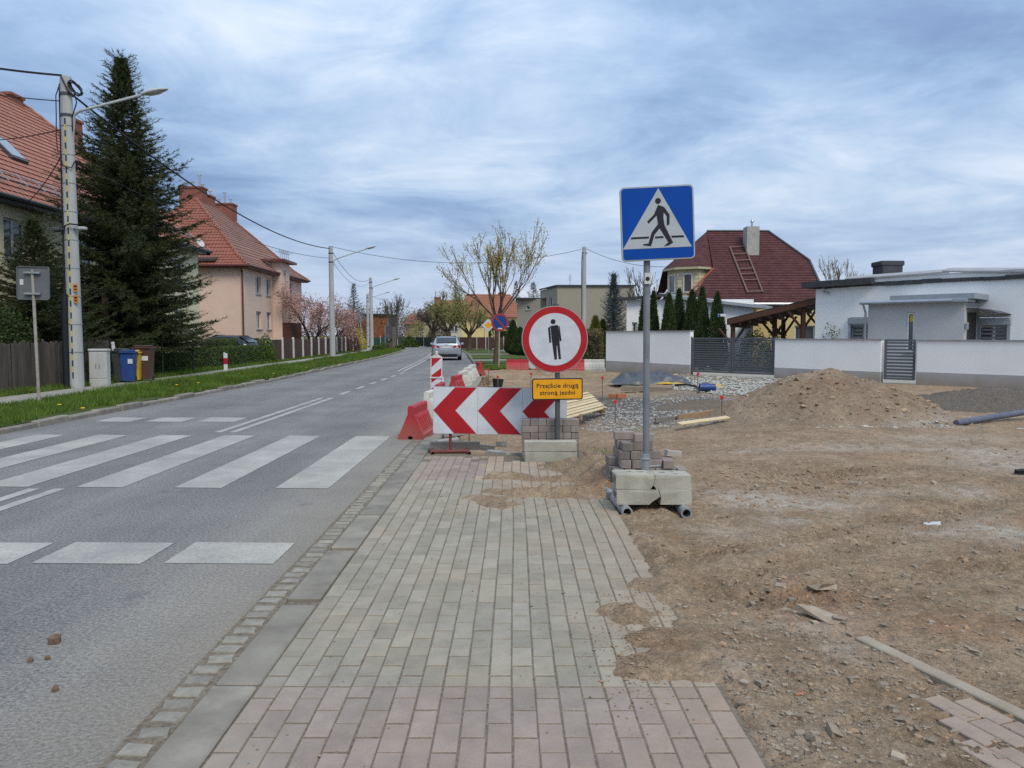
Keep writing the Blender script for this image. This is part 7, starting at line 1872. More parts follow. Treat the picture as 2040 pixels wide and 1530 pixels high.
# stepped courses over the big slope
m = MB(); zlo, zhi = eL2.z, rL.z; nC = 30
def span(z):
    # left and right ends of the slope at height z
    def lerpx(chain):
        for p, q in zip(chain, chain[1:]):
            if min(p.z, q.z) - 1e-6 <= z <= max(p.z, q.z) + 1e-6:
                t = (z - p.z) / (q.z - p.z) if abs(q.z - p.z) > 1e-6 else 0; return p.lerp(q, t)
        return chain[0]
    return lerpx([rL, val, eL2]), lerpx([rR, knee, eR2, eR3])
for i in range(nC):
    z0_, z1_ = zlo + (zhi - zlo) * i / nC, zlo + (zhi - zlo) * (i + 1) / nC
    a, b = span(z0_); d_, c_ = span(z1_)
    m.add([a + nrm * .03, b + nrm * .03, c_ + nrm * .008, d_ + nrm * .008, a, b], [(0, 1, 2, 3), (4, 5, 1, 0)])
m.v = [tuple(offH @ Vector(p)) for p in m.v]; tag(m.build('shingle_courses', SHING, BH), kind='stuff')
# back slopes and gables closing the volume
rbL, rbR = Vector((eL2.x, 51.5, eL2.z)), Vector((eR3.x, 51.5, eL2.z))
roofpoly('roof_back', [rR + Vector((0, .02, 0)), rL + Vector((0, .02, 0)), rbL, rbR]); 
mg = MB(); mg.add([rR, knee, eR2, eR3, rbR], [(0, 1, 2, 3, 4)]); mg.build('roof_end', SHING, BH, world=True)
mw = MB(); mw.box(eL2.x + .3, eR3.x - .4, eL2.y + .5, 51, 0, eL2.z - .12); mw.build('wall', YELW, BH, world=True)
# polygonal bay under the left end of the roof
bp = [D(1330, 560, 46.5), D(1350, 560, 45.2), D(1392, 560, 44.6), D(1424, 560, 45.4), D(1430, 560, 47)]
bz0, bz1 = 2.6, zat(533, 45)
SIDING = M('siding_cream', (0.60, 0.53, 0.34), (0.54, 0.47, 0.30), 4, .7); sidm = MB()
bp = [Vector((p.x, p.y, 0)) for p in bp]
nrow = 13
for i in range(4):
    a, b = bp[i], bp[i + 1]; out = Vector((b.y - a.y, a.x - b.x, 0)).normalized(); out = out if out.y < 0 or (abs(out.y) < .3 and out.x < 0) else -out
    for k in range(nrow):
        z0_, z1_ = bz0 + (bz1 - bz0) * k / nrow, bz0 + (bz1 - bz0) * (k + 1) / nrow
        pl_ = MB(); pl_.add([a + Vector((0, 0, z0_)) + out * .02, b + Vector((0, 0, z0_)) + out * .02, b + Vector((0, 0, z1_)), a + Vector((0, 0, z1_)), a + Vector((0, 0, z0_)), b + Vector((0, 0, z0_))], [(0, 1, 2, 3), (4, 5, 1, 0)]); pl_.build('siding_board', SIDING, BH, world=True)
for (i, f0, f1) in ((0, .25, .85), (1, .28, .72)):
    a, b = bp[i], bp[i + 1]; w = Wall((a.x, a.y), (b.x, b.y), (-.6, -1)); w.window(BH, w.L * f0, w.L * f1, bz1 - 1.45, bz1 - .35, depth=-.05, mull=0, sill=False)
apx = D(1400, 490, 47.5); rim = [p + (p - Vector((apx.x, 47.5, 0))).normalized() * .35 + Vector((0, 0, bz1)) for p in bp]
for i in range(4):
    mr = MB(); mr.add([rim[i], rim[i + 1], rL], [(0, 1, 2)]); mr.build('bay_roof', SHING, BH, world=True)
mr = MB()
for i in range(4): mr.add([rim[i], rim[i + 1], rim[i + 1] - Vector((0, 0, .12)), rim[i] - Vector((0, 0, .12))], [(0, 1, 2, 3)])
mr.add(rim, [tuple(range(5))]); mr.build('bay_eave', M('eave_cream', (0.5, 0.44, 0.3), None), BH, world=True)
mr = MB(); mr.add([rim[0], rL, Vector((rim[0].x + .3, 51, eL2.z))], [(0, 1, 2)]); mr.build('roof_end', SHING, BH, world=True)
m = MB(); m.tube([onroof(1421, 536, .04), onroof(1370, 588, .04)], .06, 6); m.build('valley_flashing', M('flash_orange', (0.30, 0.085, 0.045), None), BH, world=True)
c0 = onroof(1497, 500); m = MB(); m.box(c0.x - .36, c0.x + .36, c0.y - .3, c0.y + .5, c0.z - .5, zat(452, c0.y)); m.build('chimney', M('chimney_concrete', (0.40, 0.39, 0.36), (0.31, 0.3, 0.28), 5, .9, .4, 40, stain=.3), BH, world=True)
m = MB(); m.lathe([(.05, 0), (.05, .25), (.11, .3), (.02, .5), (0, .5)], 10, Matrix.Translation((c0.x, c0.y, zat(452, c0.y)))); m.build('flue_cap', ZINC, BH, True, world=True)
m = MB(); m.tube([onroof(1370, 607, .05), onroof(1636, 607, .05)], .08, 6); m.build('gutter', ZINC, BH, True, world=True)
m = MB(); m.tube([rL + nrm * .04, rR + nrm * .04, knee + nrm * .04, eR2 + nrm * .04, eR3 + nrm * .04], .07, 6); m.build('ridge_cap', GUTTER, BH, world=True)
RL = T('roof_ladder', 'brown timber ladder lying on the dark shingle roof', 'ladder', tuple(onroof(1486, 585)))
LADM = M('ladder_wood', (0.22, 0.145, 0.115), (0.16, 0.105, 0.085), 7, .9)
for (a, b) in (((1453, 494), (1489, 586)), ((1482, 492), (1519, 585))): m = MB(); m.tube([onroof(*a, .1), onroof(*b, .1)], .05, 6); m.build('rail', LADM, RL, world=True)
for f in (.02, .17, .31, .49, .60, .73, .98):
    a = (1453 + 36 * f, 494 + 92 * f); b = (1482 + 37 * f, 492 + 93 * f); m = MB(); m.tube([onroof(*a, .13), onroof(*b, .13)], .038, 6); m.build('rung', LADM, RL, world=True)

# ---- white shed, carport
SH = T('white_shed', 'white rendered outbuilding with lean-to roof behind the thujas', 'outbuilding', (6, 38.5, 0))
a, b = Vector((xat(1248, 38.5), 38.5, 0)), Vector((xat(1500, 38.0), 38.0, 0)); w = Wall((a.x, a.y), (b.x, b.y), (0, -1))
w.build(SH, 'wall', WHITEW, 0, zat(597, 38.5), [(.27, .52, 1.55, 2.2)]); w.window(SH, .27, .52, 1.55, 2.2, mull=0)
m = MB(); zt_ = zat(597, 38.5); m.add([(-.25, .35, zt_ - .02), (2.0, .35, zt_ + .15), (2.0, -4, zt_ + .3), (-.25, -4, zt_ + .1), (-.25, .35, zt_ + .1), (2.0, .35, zt_ + .27), (2.0, -4, zt_ + .42), (-.25, -4, zt_ + .22)], [(3, 2, 1, 0), (4, 5, 6, 7), (0, 1, 5, 4), (3, 0, 4, 7), (1, 2, 6, 5)], w.M); m.build('roof', TARM, SH, world=True)
m = MB(); m.add([(1.9, .4, zt_ + .22), (7.0, .4, zt_ - .38), (7.0, -3, zt_ - .1), (1.9, -3, zt_ + .5), (1.9, .4, zt_ + .08), (7.0, .4, zt_ - .52), (7.0, -3, zt_ - .24), (1.9, -3, zt_ + .36)], [(0, 1, 2, 3), (7, 6, 5, 4), (0, 4, 5, 1), (1, 5, 6, 2), (0, 3, 7, 4)], w.M); m.build('metal_roof', ZINC, SH, world=True)
CPM = M('carport_wood', (0.10, 0.044, 0.026), (0.07, 0.032, 0.02), 6, .75, .3, 40, streak=True)
CP = T('carport', 'brown timber carport with sloping roof and braced posts behind the gate', 'carport', (xat(1520, 33), 33, 0))
f0, f1 = D(1448, 637, 33.6), D(1628, 594, 31.6); bdir = Vector((2.2, 4.6, 0))
m = MB(); th = Vector((0, 0, .22)); q = [f0, f1, f1 + bdir, f0 + bdir]
m.add(q + [p - th for p in q], [(0, 1, 2, 3), (7, 6, 5, 4), (0, 4, 5, 1), (1, 5, 6, 2), (2, 6, 7, 3), (3, 7, 4, 0)]); m.build('roof', CPM, CP, world=True)
m = MB(); m.add([p + Vector((0, 0, .012)) for p in q] + [p + Vector((0, 0, .045)) for p in q], [(4, 5, 6, 7), (0, 1, 5, 4), (1, 2, 6, 5), (2, 3, 7, 6), (3, 0, 4, 7)]); m.build('roof_felt', TARM, CP, world=True)
for i in range(9):
    t_ = (i + .5) / 9; a = f0.lerp(f1, t_) - th; m = MB(); m.add([a + Vector((-.04, .1, 0)), a + Vector((.04, .1, 0)), a + bdir * .98 + Vector((.04, 0, 0)), a + bdir * .98 + Vector((-.04, 0, 0)), a + Vector((-.04, .1, -.15)), a + Vector((.04, .1, -.15)), a + bdir * .98 + Vector((.04, 0, -.15)), a + bdir * .98 + Vector((-.04, 0, -.15))], [(0, 4, 5, 1), (1, 5, 6, 2), (4, 7, 6, 5), (3, 0, 4, 7) if False else (3, 7, 4, 0)]); m.build('rafter', CPM, CP, world=True)
for (t_, bk_) in ((.06, .06), (.50, .30), (.85, .06), (.5, .95), (.95, .95)):
    p = f0.lerp(f1, t_) + bdir * bk_; ztop = p.z - .3
    m = MB(); m.box(p.x - .08, p.x + .08, p.y - .08, p.y + .08, 0, ztop); m.build('post', CPM, CP, world=True)
    for sx in (-1, 1):
        m = MB(); m.tube([(p.x, p.y, ztop - .85), (p.x + sx * .62, p.y - .0, ztop - .02 + .12 * sx)], .055, 4); m.build('brace', CPM, CP, world=True)
p = D(1446, 628, 33.4)
HS = tag(MB().cbox(-.17, .17, -.01, .01, -.055, .055, .004).build('house_number_plate', SWHITE, None, loc=tuple(D(1438, 628, 33.3)), rot=(0, 0, 0)), 'small white plate fixed at the left end of the carport', 'plate')
MB().box(-.16, -.06, -.013, -.0105, -.045, .045).build('blue_square', SBLUE, HS)
# yellow wall part with window behind the carport
YB_ = T('yellow_annex', 'low yellow annex with dark window behind the carport', 'outbuilding', (xat(1600, 40), 40, 0))
a, b = Vector((xat(1490, 40.5), 40.5, 0)), Vector((xat(1690, 39.5), 39.5, 0)); w = Wall((a.x, a.y), (b.x, b.y), (0, -1)); s0_ = (xat(1585, 40) - a.x); w.build(YB_, 'wall', YELW, 0, 2.9, [(s0_, s0_ + 1.0, 1.0, 2.05)]); w.window(YB_, s0_, s0_ + 1.0, 1.0, 2.05, mull=0)

# ---- grey flat roofed building
GB = T('flat_roofed_building', 'taupe flat roofed building behind the bare utility pole', 'building', (6, 62, 0)); gz = zat(571, 62)
c1, c2, c3 = Vector((xat(1110, 62), 62, 0)), Vector((xat(1262, 62), 62, 0)), Vector((xat(1076, 67.5), 67.5, 0)); c4 = c2 + (c3 - c1)
wg = Wall((c1.x, c1.y), (c2.x, c2.y), (0, -1)); wg.build(GB, 'wall', TAUPE, 0, gz, [(3.0, 4.3, 1.0, 2.3)]); wg.window(GB, 3.0, 4.3, 1.0, 2.3)
wg2 = Wall((c3.x, c3.y), (c1.x, c1.y), (-1, 0)); Lg = wg2.L
wg2.build(GB, 'wall', TAUPE, 0, gz, [(.15, 2.2, 2.9, gz - .7), (3.1, 4.6, 3.2, gz - .75), (3.1, 4.6, .6, 2.0)], .5); wg2.window(GB, 3.1, 4.6, 3.2, gz - .75); wg2.window(GB, 3.1, 4.6, .6, 2.0)
m = MB(); m.box(.15, 2.2, -.55, -.5, 2.9, gz - .7, wg2.M); m.build('balcony_back_wall', PINK, GB, world=True)
m = MB(); m.add([(c1.x, c1.y, gz), (c2.x, c2.y, gz), (c4.x, c4.y, gz), (c3.x, c3.y, gz)], [(0, 1, 2, 3)]); m.add([(p.x, p.y, z) for z in (gz, gz + .14) for p in (c1 + Vector((-.1, -.12, 0)), c2 + Vector((.1, -.12, 0)), c4, c3 + Vector((-.1, 0, 0)))], [(4, 5, 6, 7), (0, 1, 5, 4), (1, 2, 6, 5), (3, 0, 4, 7)]); m.build('roof', TARM, GB, world=True)
LW = T('low_wing', 'low flat roofed wing left of the taupe building', 'building', (1.5, 72, 0)); a, b = Vector((xat(1030, 72), 72, 0)), Vector((xat(1080, 71), 71, 0)); w = Wall((a.x, a.y), (b.x, b.y), (0, -1)); lz = zat(596, 71.5)
w.build(LW, 'wall', TAUPE, 0, lz, [(.9, 1.3, 3.9, 4.3), (.3, .8, 1.2, 2.2)]); w.window(LW, .9, 1.3, 3.9, 4.3, mull=0); w.window(LW, .3, .8, 1.2, 2.2, mull=0)
m = MB(); m.box(a.x - .1, b.x + .4, 71.2, 78, lz + .005, lz + .13); m.build('roof', TARM, LW, world=True)
m = MB(); m.tube([(xat(1135, 66), 66, gz), (xat(1135, 66), 66, gz + 1.3)], .025, 5)
for k in range(4): m.tube([(xat(1135, 66) - .2, 66, gz + .8 + .12 * k), (xat(1135, 66) + .2, 66, gz + .8 + .12 * k)], .012, 4)
tag(m.build('antenna', ZINC), 'thin television antenna on the taupe flat roof', 'antenna')

# ---- distant red roofed houses
FT = tilemat('roof_tile_far', (0.30, 0.115, 0.07), (0.38, 0.16, 0.10), 0, .22)
def far_house(lab, u0, u1, ve, vr, ur0, ur1, Y, wallm, wins, dep=9, chim=()):
    t = T('distant_house', lab, 'house', (xat((u0 + u1) / 2, Y), Y, 0), group='distant red roofed houses')
    xa, xb_, ez, rz2 = xat(u0, Y), xat(u1, Y), zat(ve, Y), zat(vr, Y + dep / 2)
    w = Wall((xa + .4, Y), (xb_ - .4, Y), (0, -1)); ops = [(xat(u, Y) - xa - .4 - .5, xat(u, Y) - xa - .4 + .5, zat(v + 6, Y), zat(v - 7, Y)) for u, v in wins]
    w.build(t, 'wall', wallm, 0, ez, ops)
    for o in ops: w.window(t, *o)
    wl = Wall((xa + .4, Y), (xa + .4, Y + dep), (-1, 0)); wl.build(t, 'wall', wallm, 0, ez)
    ra_, rb2 = Vector((xat(ur0, Y + dep / 2), Y + dep / 2, rz2)), Vector((xat(ur1, Y + dep / 2), Y + dep / 2, rz2))
    e = [Vector((xa, Y - .5, ez)), Vector((xb_, Y - .5, ez)), Vector((xb_, Y + dep + .5, ez)), Vector((xa, Y + dep + .5, ez))]
    m = MB(); courses(m, e[0], e[1], rb2, ra_, .4); courses(m, e[1], e[2], rb2, rb2, .4); courses(m, e[2], e[3], ra_, rb2, .4); courses(m, e[3], e[0], ra_, ra_, .4)
    o_ = t.matrix_basis.inverted(); m.v = [tuple(o_ @ Vector(p)) for p in m.v]; tag(m.build('roof', FT, t), kind='stuff')
    for (u, vt) in chim: chimney(t, (xat(u, Y + dep / 2), Y + dep / 2), .9, .8, rz2 - 1.2, zat(vt, Y + dep / 2), pots=1)
far_house('distant cream house with red hip roof left of the budding trees', 838, 960, 634, 598, 871, 930, 112, PALEH, ((884, 637), (905, 655), (884, 658)), chim=((872, 592),))
far_house('distant yellowish house with taller red roof behind the street tree', 915, 1046, 632, 586, 928, 1016, 98, YELW, ((988, 645), (1010, 645), (960, 645)), chim=((938, 586), (1000, 583)))
far_house('small distant house with dull red roof beyond the bend', 800, 850, 646, 625, 818, 852, 135, plaster('plaster_dusky', (0.52, 0.40, 0.33)), ((838, 655),), dep=8)
BB = T('brick_building', 'distant flat roofed building of red brick beyond the fence', 'building', (xat(742, 112), 112, 0)); a, b = Vector((xat(690, 112), 112, 0)), Vector((xat(771, 112), 112, 0)); w = Wall((a.x, a.y), (b.x, b.y), (0, -1)); w.build(BB, 'wall', M('brick_far', (0.33, 0.115, 0.06), (0.27, 0.095, 0.055), 3, .9), 0, zat(628, 112))
m = MB(); m.box(a.x - .2, b.x + .2, 111.7, 122, zat(628, 112), zat(625, 112)); m.build('roof', TARM, BB, world=True); m = MB(); m.add([(b.x, 112, 0), (b.x, 121, 0), (b.x, 121, zat(628, 112)), (b.x, 112, zat(628, 112))], [(0, 1, 2, 3)]); m.build('side_wall', M('brick_far', (0, 0, 0)), BB, world=True)
# ---- far fences
ff = T('far_fence', 'reddish brown board fence across the road behind the silver car', 'fence', (-2, 82, 0))
for i in range(9):
    x0 = xat(915, 82) + i * .95; MB().box(x0, x0 + .88, -.03, .03, .15, 1.35).build('panel', BRNF, ff, loc=(2, 0, 0)); MB().box(x0 - .07, x0 + .0, -.05, .05, -.05, 1.45).build('post', PSTW, ff, loc=(2, 0, 0))
ff = T('far_fence', 'green mesh fence with pale posts at the outer bend', 'fence', (-14, 104, 0))
for i in range(12):
    x0 = -6 + i * 1.2; MB().box(x0, x0 + 1.15, -.02, .02, .1, 1.3).build('panel', M('fence_green', (0.035, 0.06, 0.04), None), ff, loc=(0, -i * .35, 0)); MB().box(x0 - .06, x0, -.06, .06, -.05, 1.5).build('post', PSTW, ff, loc=(0, -i * .35, 0))

# ================================================================ SMALL STREET THINGS FAR OFF
YS2 = 36.0
np_ = T('no_parking_sign', 'round blue no parking sign with red rim beside the street tree', 'sign', (xat(995, YS2), YS2, 0)); nz = zat(642, YS2)
POSTC = M('post_cream', (0.42, 0.38, 0.29), (0.34, 0.3, 0.22), 6, .7)
MB().tube([(-.03, 0, -.2), (0, 0, nz + .3)], .032, 10).build('post', POSTC, np_, True)
pl_ = link('sign_plate', MB().prism(circle(.41, 40), 0, .02).mesh('d', SBACK), np_, (.02, -.05, nz), (0, R(4), 0))
fillpoly(circle(.405, 40), -.004, 'red_rim', M('sign_red_faded', (0.36, 0.03, 0.04), (0.3, .03, .035)), pl_); fillpoly(circle(.325, 40), -.007, 'blue_field', M('sign_blue_faded', (0.012, 0.05, 0.22), (0.012, .045, .19)), pl_)
fillpoly([(-.26, .21), (-.21, .26), (.26, -.21), (.21, -.26)], -.010, 'red_bar', M('sign_red_faded', (0, 0, 0)), pl_); fillpoly([(-.08, -.32), (.14, -.32), (.12, -.26), (-.06, -.26)], -.012, 'sticker', STICK, pl_)
YP = 60.; pr = T('priority_sign', 'yellow and white diamond priority sign partly behind the no parking sign', 'sign', (xat(973, YP), YP, 0)); zz_ = zat(648, YP)
MB().tube([(0, 0, -.1), (0, 0, zz_ + .4)], .03, 8).build('post', GALV, pr, True); dq = lambda r_: [(r_, 0), (0, r_), (-r_, 0), (0, -r_)]
pl_ = link('sign_plate', MB().prism(dq(.52), 0, .02).mesh('d', SBACK), pr, (0, -.05, zz_)); fillpoly(dq(.51), -.004, 'white_border', SWHITE, pl_); fillpoly(dq(.31), -.007, 'yellow_field', SYEL, pl_)
for (u, vt, vb, lab) in ((965, 640, 697, 'thin bare grey post left of the priority sign'), (1016, 650, 702, 'thin bare grey post before the dark thujas')):
    p = G(u, vb); tag(MB().tube([(0, 0, -.1), (0, 0, zat(vt, p.y))], .035, 8).build('bare_post', GALV, None, True, loc=tuple(p)), lab, 'post')
Yb = 66.; ds = T('road_sign', 'grey back of a diamond road sign on leaning post by the fence', 'sign', (xat(723, Yb), Yb, .1)); zz_ = zat(633, Yb) - .1
MB().tube([(0, 0, -.1), (-.26, 0, zz_ + .3)], .035, 8).build('post', GALV, ds, True); pl_ = link('sign_plate', MB().prism(dq(.55), 0, .02).mesh('d', M('sign_back_dark', (0, 0, 0))), ds, (-.24, .05, zz_)); MB().box(-.2, .2, -.05, 0, .1, .14).build('bracket', GALV, pl_)
for (u, Y, zc, w_, h_, lab) in ((770, 80, 2.0, .35, .9, 'grey back of a narrow traffic plate beside the pollard tree'), (782, 92, 2.25, 1.35, 2.5, 'large grey back of an information board behind the pollard tree')):
    t = T('road_sign', lab, 'sign', (xat(u, Y), Y, .1)); MB().tube([(-w_ * .4, 0, -.1), (-w_ * .4, 0, zc + h_ / 2)], .035, 8).build('post', GALV, t, True); MB().cbox(-w_ / 2, w_ / 2, .03, .06, zc - h_ / 2, zc + h_ / 2, .005).build('board', M('board_back', (0.085, 0.085, 0.10), None), t)
p = G(1176, 715); wbw = T('wheelbarrow', 'grey wheelbarrow tipped behind the white barrier by the wall', 'wheelbarrow', (xat(1190, 36.2), 36.2, 0), R(30))
m = MB(); m.add([(-.35, -.28, .45), (.45, -.28, .55), (.45, .28, .55), (-.35, .28, .45), (-.15, -.16, .2), (.25, -.16, .22), (.25, .16, .22), (-.15, .16, .2)], [(0, 1, 5, 4), (1, 2, 6, 5), (2, 3, 7, 6), (3, 0, 4, 7), (4, 5, 6, 7)]); m.build('tub', GUTTER, wbw)
for sy in (-1, 1): MB().tube([(.55, 0, .18), (.0, sy * .2, .3), (-.8, sy * .3, .5)], .02, 6).build('handle', GALV, wbw); MB().tube([(-.2, sy * .2, .3), (-.25, sy * .22, 0)], .018, 6).build('leg', GALV, wbw)
m = MB(); m.lathe([(.08, -.04), (.18, -.05), (.2, 0), (.18, .05), (.08, .04)], 16, Matrix.Translation((.55, 0, .2)) @ Matrix.Rotation(R(90), 4, 'X'), close=True); m.build('wheel', DARK, wbw)
for (u, v, lab) in ((742, 687, 'dark green bin standing at the foot of the slimmer pole'),):
    p = G(u + 6, v + 3, .1); t = T('wheelie_bin', lab, 'bin', (p.x, p.y, .1), 0, 'wheelie bins by the hedge'); MB().cbox(-.25, .25, -.25, .25, 0, .95, .03).build('body', M('bin_green', (0.02, 0.07, 0.045), None, 5, .5), t); MB().cbox(-.28, .28, -.28, .28, .95, 1.04, .03).build('lid', M('bin_green', (0, 0, 0)), t)

# ================================================================ CARS
CGL = M('car_glass', (0.022, 0.027, 0.032), (0.045, 0.052, 0.06), 1.5, .06, spec=.9)
TYRE = M('tyre_black', (0.016, 0.016, 0.017), None, 8, .85); RIM = M('rim_alloy', (0.38, 0.39, 0.40), None, 8, .35, metal=.7); TRIM = M('car_trim_black', (0.018, 0.018, 0.02), None, 8, .6)
LRED = M('lamp_red', (0.48, 0.012, 0.018), None, 8, .4, spec=.4); LCLR = M('lamp_clear', (0.62, 0.64, 0.66), None, 8, .12, spec=.8); PLATE = M('plate_white', (0.68, 0.69, 0.68), None, 8, .5)
def car(lab, x, y, rz, paint, wagon=True, L=4.70, W=1.82, Hc=1.45):
    # local frame: y = 0 at the rear bumper, y = L at the nose, x to the right
    t = T('car', lab, 'car', (x, y, 0), rz)
    hw = W / 2
    st = []   # y, half width, z bottom, z shoulder, z belt, roof half width, roof z
    if wagon: S = [(0.0, .80, .42, .72, .90, .66, .93), (.06, .88, .34, .76, .97, .70, 1.04), (.18, .965, .26, .80, 1.00, .72, 1.17), (.42, .99, .22, .82, 1.00, .735, 1.36), (.75, 1.0, .20, .82, .995, .74, 1.43), (1.5, 1.0, .19, .81, .985, .74, 1.455), (2.2, 1.0, .19, .80, .975, .735, 1.45), (2.75, 1.0, .19, .79, .965, .715, 1.36), (3.2, 1.0, .19, .78, .955, .70, 1.10), (3.5, .995, .19, .76, .93, .72, .96), (4.0, .98, .20, .72, .86, .68, .88), (4.4, .93, .22, .66, .76, .62, .78), (4.62, .84, .28, .58, .66, .55, .67), (4.70, .76, .36, .52, .58, .5, .585)]
    else: S = [(0.0, .80, .42, .70, .88, .64, .92), (.1, .90, .32, .76, .98, .68, 1.05), (.3, .97, .24, .80, 1.0, .70, 1.22), (.7, 1.0, .20, .82, 1.0, .72, 1.41), (1.3, 1.0, .19, .82, .99, .73, 1.47), (2.0, 1.0, .19, .81, .98, .73, 1.46), (2.5, 1.0, .19, .80, .97, .71, 1.36), (3.05, 1.0, .19, .79, .96, .70, 1.06), (3.3, .99, .19, .77, .93, .70, .95), (3.8, .97, .2, .72, .85, .66, .87), (4.15, .92, .22, .66, .76, .6, .78), (4.35, .82, .3, .56, .63, .5, .64)]
    L0 = S[-1][0]
    def ringp(s_):
        y_, w_, zb_, zs, zbelt, wr, zr = s_; y_ = y_ * L / L0; w_ *= hw; wr *= hw; k = Hc / 1.45
        half = [(0, zb_), (w_ * .88, zb_), (w_ * .985, zb_ + .10), (w_, zs * .8), (w_ * .992, zs), (w_ * .955, zbelt), (wr + (w_ * .955 - wr) * .12, zbelt + (zr - zbelt) * .82), (wr * .86, zr), (wr * .5, zr + .018), (0, zr + .025)]
        return [Vector((a, y_, b * (k if b > .5 else 1))) for a, b in half]
    rings = [ringp(s_) for s_ in S]; nr = len(rings[0]); full = []
    for r_ in rings: full.append(r_ + [Vector((-p.x, p.y, p.z)) for p in r_[1:-1]][::-1])
    m = MB(); n = len(full[0])
    for r_ in full: m.v += [tuple(p) for p in r_]
    for i in range(len(full) - 1):
        for k in range(n): m.f.append((i * n + k, i * n + (k + 1) % n, (i + 1) * n + (k + 1) % n, (i + 1) * n + k))
    m.f.append(tuple(range(n))[::-1]); m.f.append(tuple((len(full) - 1) * n + k for k in range(n)))
    m.build('body', paint, t, True)
    def glass(name, idx, a, b, sides=(1, -1), lift=.006):
        for sd_ in sides:
            mm = MB(); n_ = len(idx)
            for i in idx:
                lo_, hi_ = rings[i][5].lerp(rings[i][6], a), rings[i][5].lerp(rings[i][6], b)
                for p in (lo_, hi_): mm.v.append((sd_ * (p.x + lift), p.y, p.z))
            mm.f = [(2 * i, 2 * i + 2, 2 * i + 3, 2 * i + 1) for i in range(n_ - 1)]; mm.build(name, CGL, t, True)
    if wagon: glass('side_window', [3, 4, 5], .08, .95); glass('side_window', [5, 6, 7], .08, .95)
    else: glass('side_window', [3, 4, 5], .08, .95); glass('side_window', [5, 6, 7], .08, .95)
    def screen(name, i0, i1, w0, w1, lift):
        # rear or front screen between two stations
        a, b = rings[i0], rings[i1]; za = a[9].z; zb_ = b[9].z
        mm = MB(); pts = [(-a[7].x * w0, a[9].y, za), (a[7].x * w0, a[9].y, za), (b[7].x * w1, b[9].y, zb_), (-b[7].x * w1, b[9].y, zb_)]
        nrm_ = (Vector(pts[1]) - Vector(pts[0])).cross(Vector(pts[2]) - Vector(pts[0])).normalized(); nrm_ = nrm_ if nrm_.z > 0 else -nrm_
        mm.add([Vector(p) + nrm_ * lift for p in pts], [(0, 1, 2, 3)]); mm.build(name, CGL, t)
    screen('rear_screen', 1, 3, 1.12, 1.05, .05 if wagon else .05); screen('windscreen', 8 if wagon else 7, 6 if wagon else 5, 1.12, 1.05, .03)
    k = L / L0
    ys = (.95 * k, L - .88 * k)
    for yw in ys:
        for sx in (-1, 1):
            m = MB(); Mw = Matrix.Translation((sx * (hw - .10), yw, .32)) @ Matrix.Rotation(R(90), 4, 'Y'); m.lathe([(.2, -.11), (.29, -.115), (.32, -.08), (.32, .08), (.29, .115), (.2, .11)], 22, Mw, close=True); wh = m.build('wheel', TYRE, t, True)
            m = MB(); m.lathe([(0, -.07 * -sx), (.06, .115 * sx), (.2, .10 * sx), (.215, .116 * sx)], 16, Mw); m.build('rim', RIM, wh, True)
            m = MB(); m.lathe([(.33, .0), (.37, .0), (.375, .02 * sx)], 22, Matrix.Translation((sx * (hw + .001), yw, .33)) @ Matrix.Rotation(R(90), 4, 'Y')); m.build('arch', TRIM, t)
    for sx in (-1, 1):
        if wagon:
            m = MB(); m.add([(sx * .40, -.03, .79), (sx * .87, .06, .77), (sx * .875, .06, .93), (sx * .74, -.02, .95), (sx * .46, -.03, .91), (sx * .40, .1, .80), (sx * .86, .25, .79), (sx * .86, .25, .93), (sx * .70, .15, .94), (sx * .46, .1, .90)], [(0, 1, 2, 3, 4), (9, 8, 7, 6, 5), (0, 5, 6, 1), (1, 6, 7, 2), (2, 7, 8, 3), (3, 8, 9, 4), (4, 9, 5, 0)]); m.build('tail_light', LRED, t)
        else:
            m = MB(); m.cbox(min(sx * .62, sx * .84), max(sx * .62, sx * .84), -.01, .2, .74, .96, .02); m.build('tail_light', LRED, t)
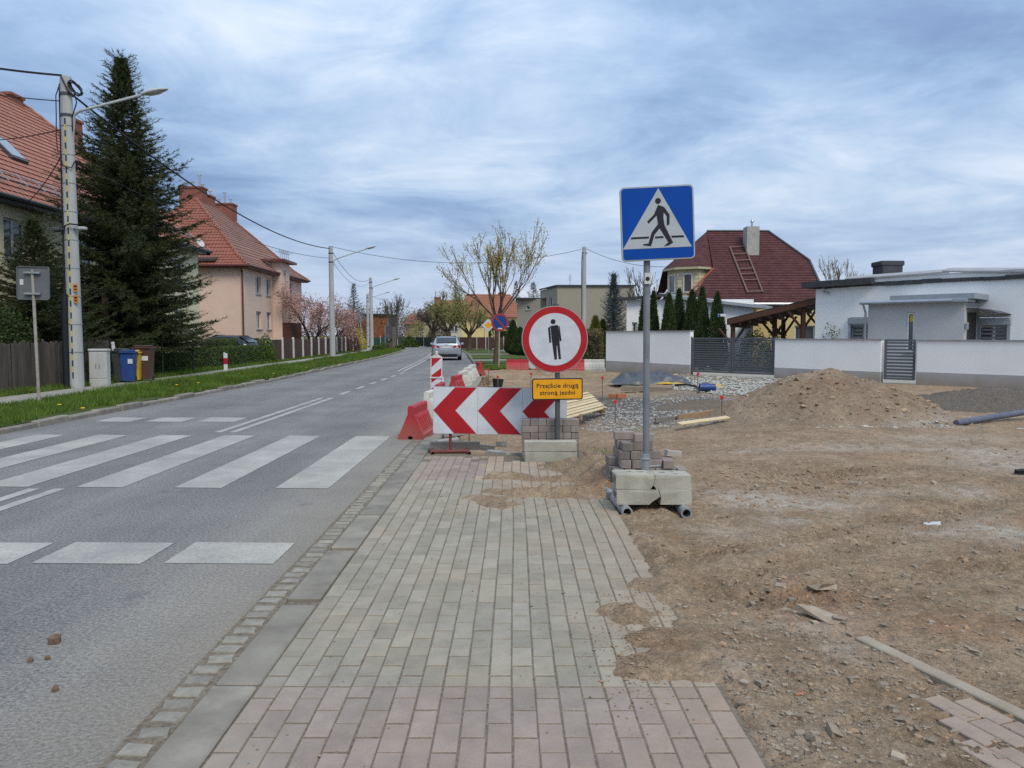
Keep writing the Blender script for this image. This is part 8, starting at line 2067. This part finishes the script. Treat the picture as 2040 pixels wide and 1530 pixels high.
        m = MB(); z_ = .60 if wagon else .62; m.add([(sx * .45, L - .06, z_), (sx * .78, L - .22, z_ + .02), (sx * .80, L - .32, z_ + .14), (sx * .48, L - .14, z_ + .10), (sx * .45, L - .2, z_), (sx * .78, L - .4, z_), (sx * .80, L - .45, z_ + .13), (sx * .48, L - .3, z_ + .1)], [(0, 1, 2, 3), (0, 4, 5, 1), (1, 5, 6, 2), (2, 6, 7, 3), (3, 7, 4, 0)]); m.build('headlight', LCLR, t)
        m = MB(); m.cbox(min(sx * (hw - .02), sx * (hw + .17)), max(sx * (hw - .02), sx * (hw + .17)), 2.86 * k, 2.98 * k, .93, 1.07, .03); m.build('mirror', paint, t)
    MB().cbox(-.26, .26, -.022, .01, .76, .87, .004).build('number_plate', PLATE, t)
    MB().cbox(-.26, .26, L - .0, L + .02, .40, .51, .004).build('number_plate', PLATE, t)
    m = MB(); m.cbox(-.68, .68, .01, .2, .24, .45, .05); m.build('rear_apron', TRIM, t); m = MB(); m.cbox(-.5, .5, L - .14, L + .005, .30, .50, .02); m.build('grille', TRIM, t)
    if wagon:
        m = MB(); m.box(-.45, .45, -.008, .02, .885, .905); m.build('handle_strip', ZINC, t)
        for sx in (-1, 1): m = MB(); m.tube([(sx * .60, .6, 1.47), (sx * .60, .7, 1.50), (sx * .60, 2.0, 1.51), (sx * .60, 2.1, 1.48)], .014, 6); m.build('roof_rail', ZINC, t)
        fillpoly(circle(.05, 16), -.02, 'emblem', ZINC, t, holes=[circle(.035, 16)]).location = (0, .0, .945)
    return t
SILV = M('paint_silver', (0.43, 0.47, 0.52), (0.40, 0.435, 0.48), .8, .28, metal=.45, spec=.6)
BLCK = M('paint_black', (0.012, 0.013, 0.016), None, .8, .18, spec=.7); NAVY = M('paint_navy', (0.02, 0.024, 0.032), None, .8, .2, spec=.7)
car('silver estate car driving away on the right lane', xat(889, 47.3), 47.3, R(4), SILV, True)
p = G(768, 687); car('black car parked facing us on the far footpath by the bend', xat(768, 108), 111, R(186), NAVY, False, 4.3, 1.78, 1.5)
car('black parked car behind the low hedge before the pink house', -14.5, 43.4, R(84), BLCK, False, 4.3, 1.78, 1.52)
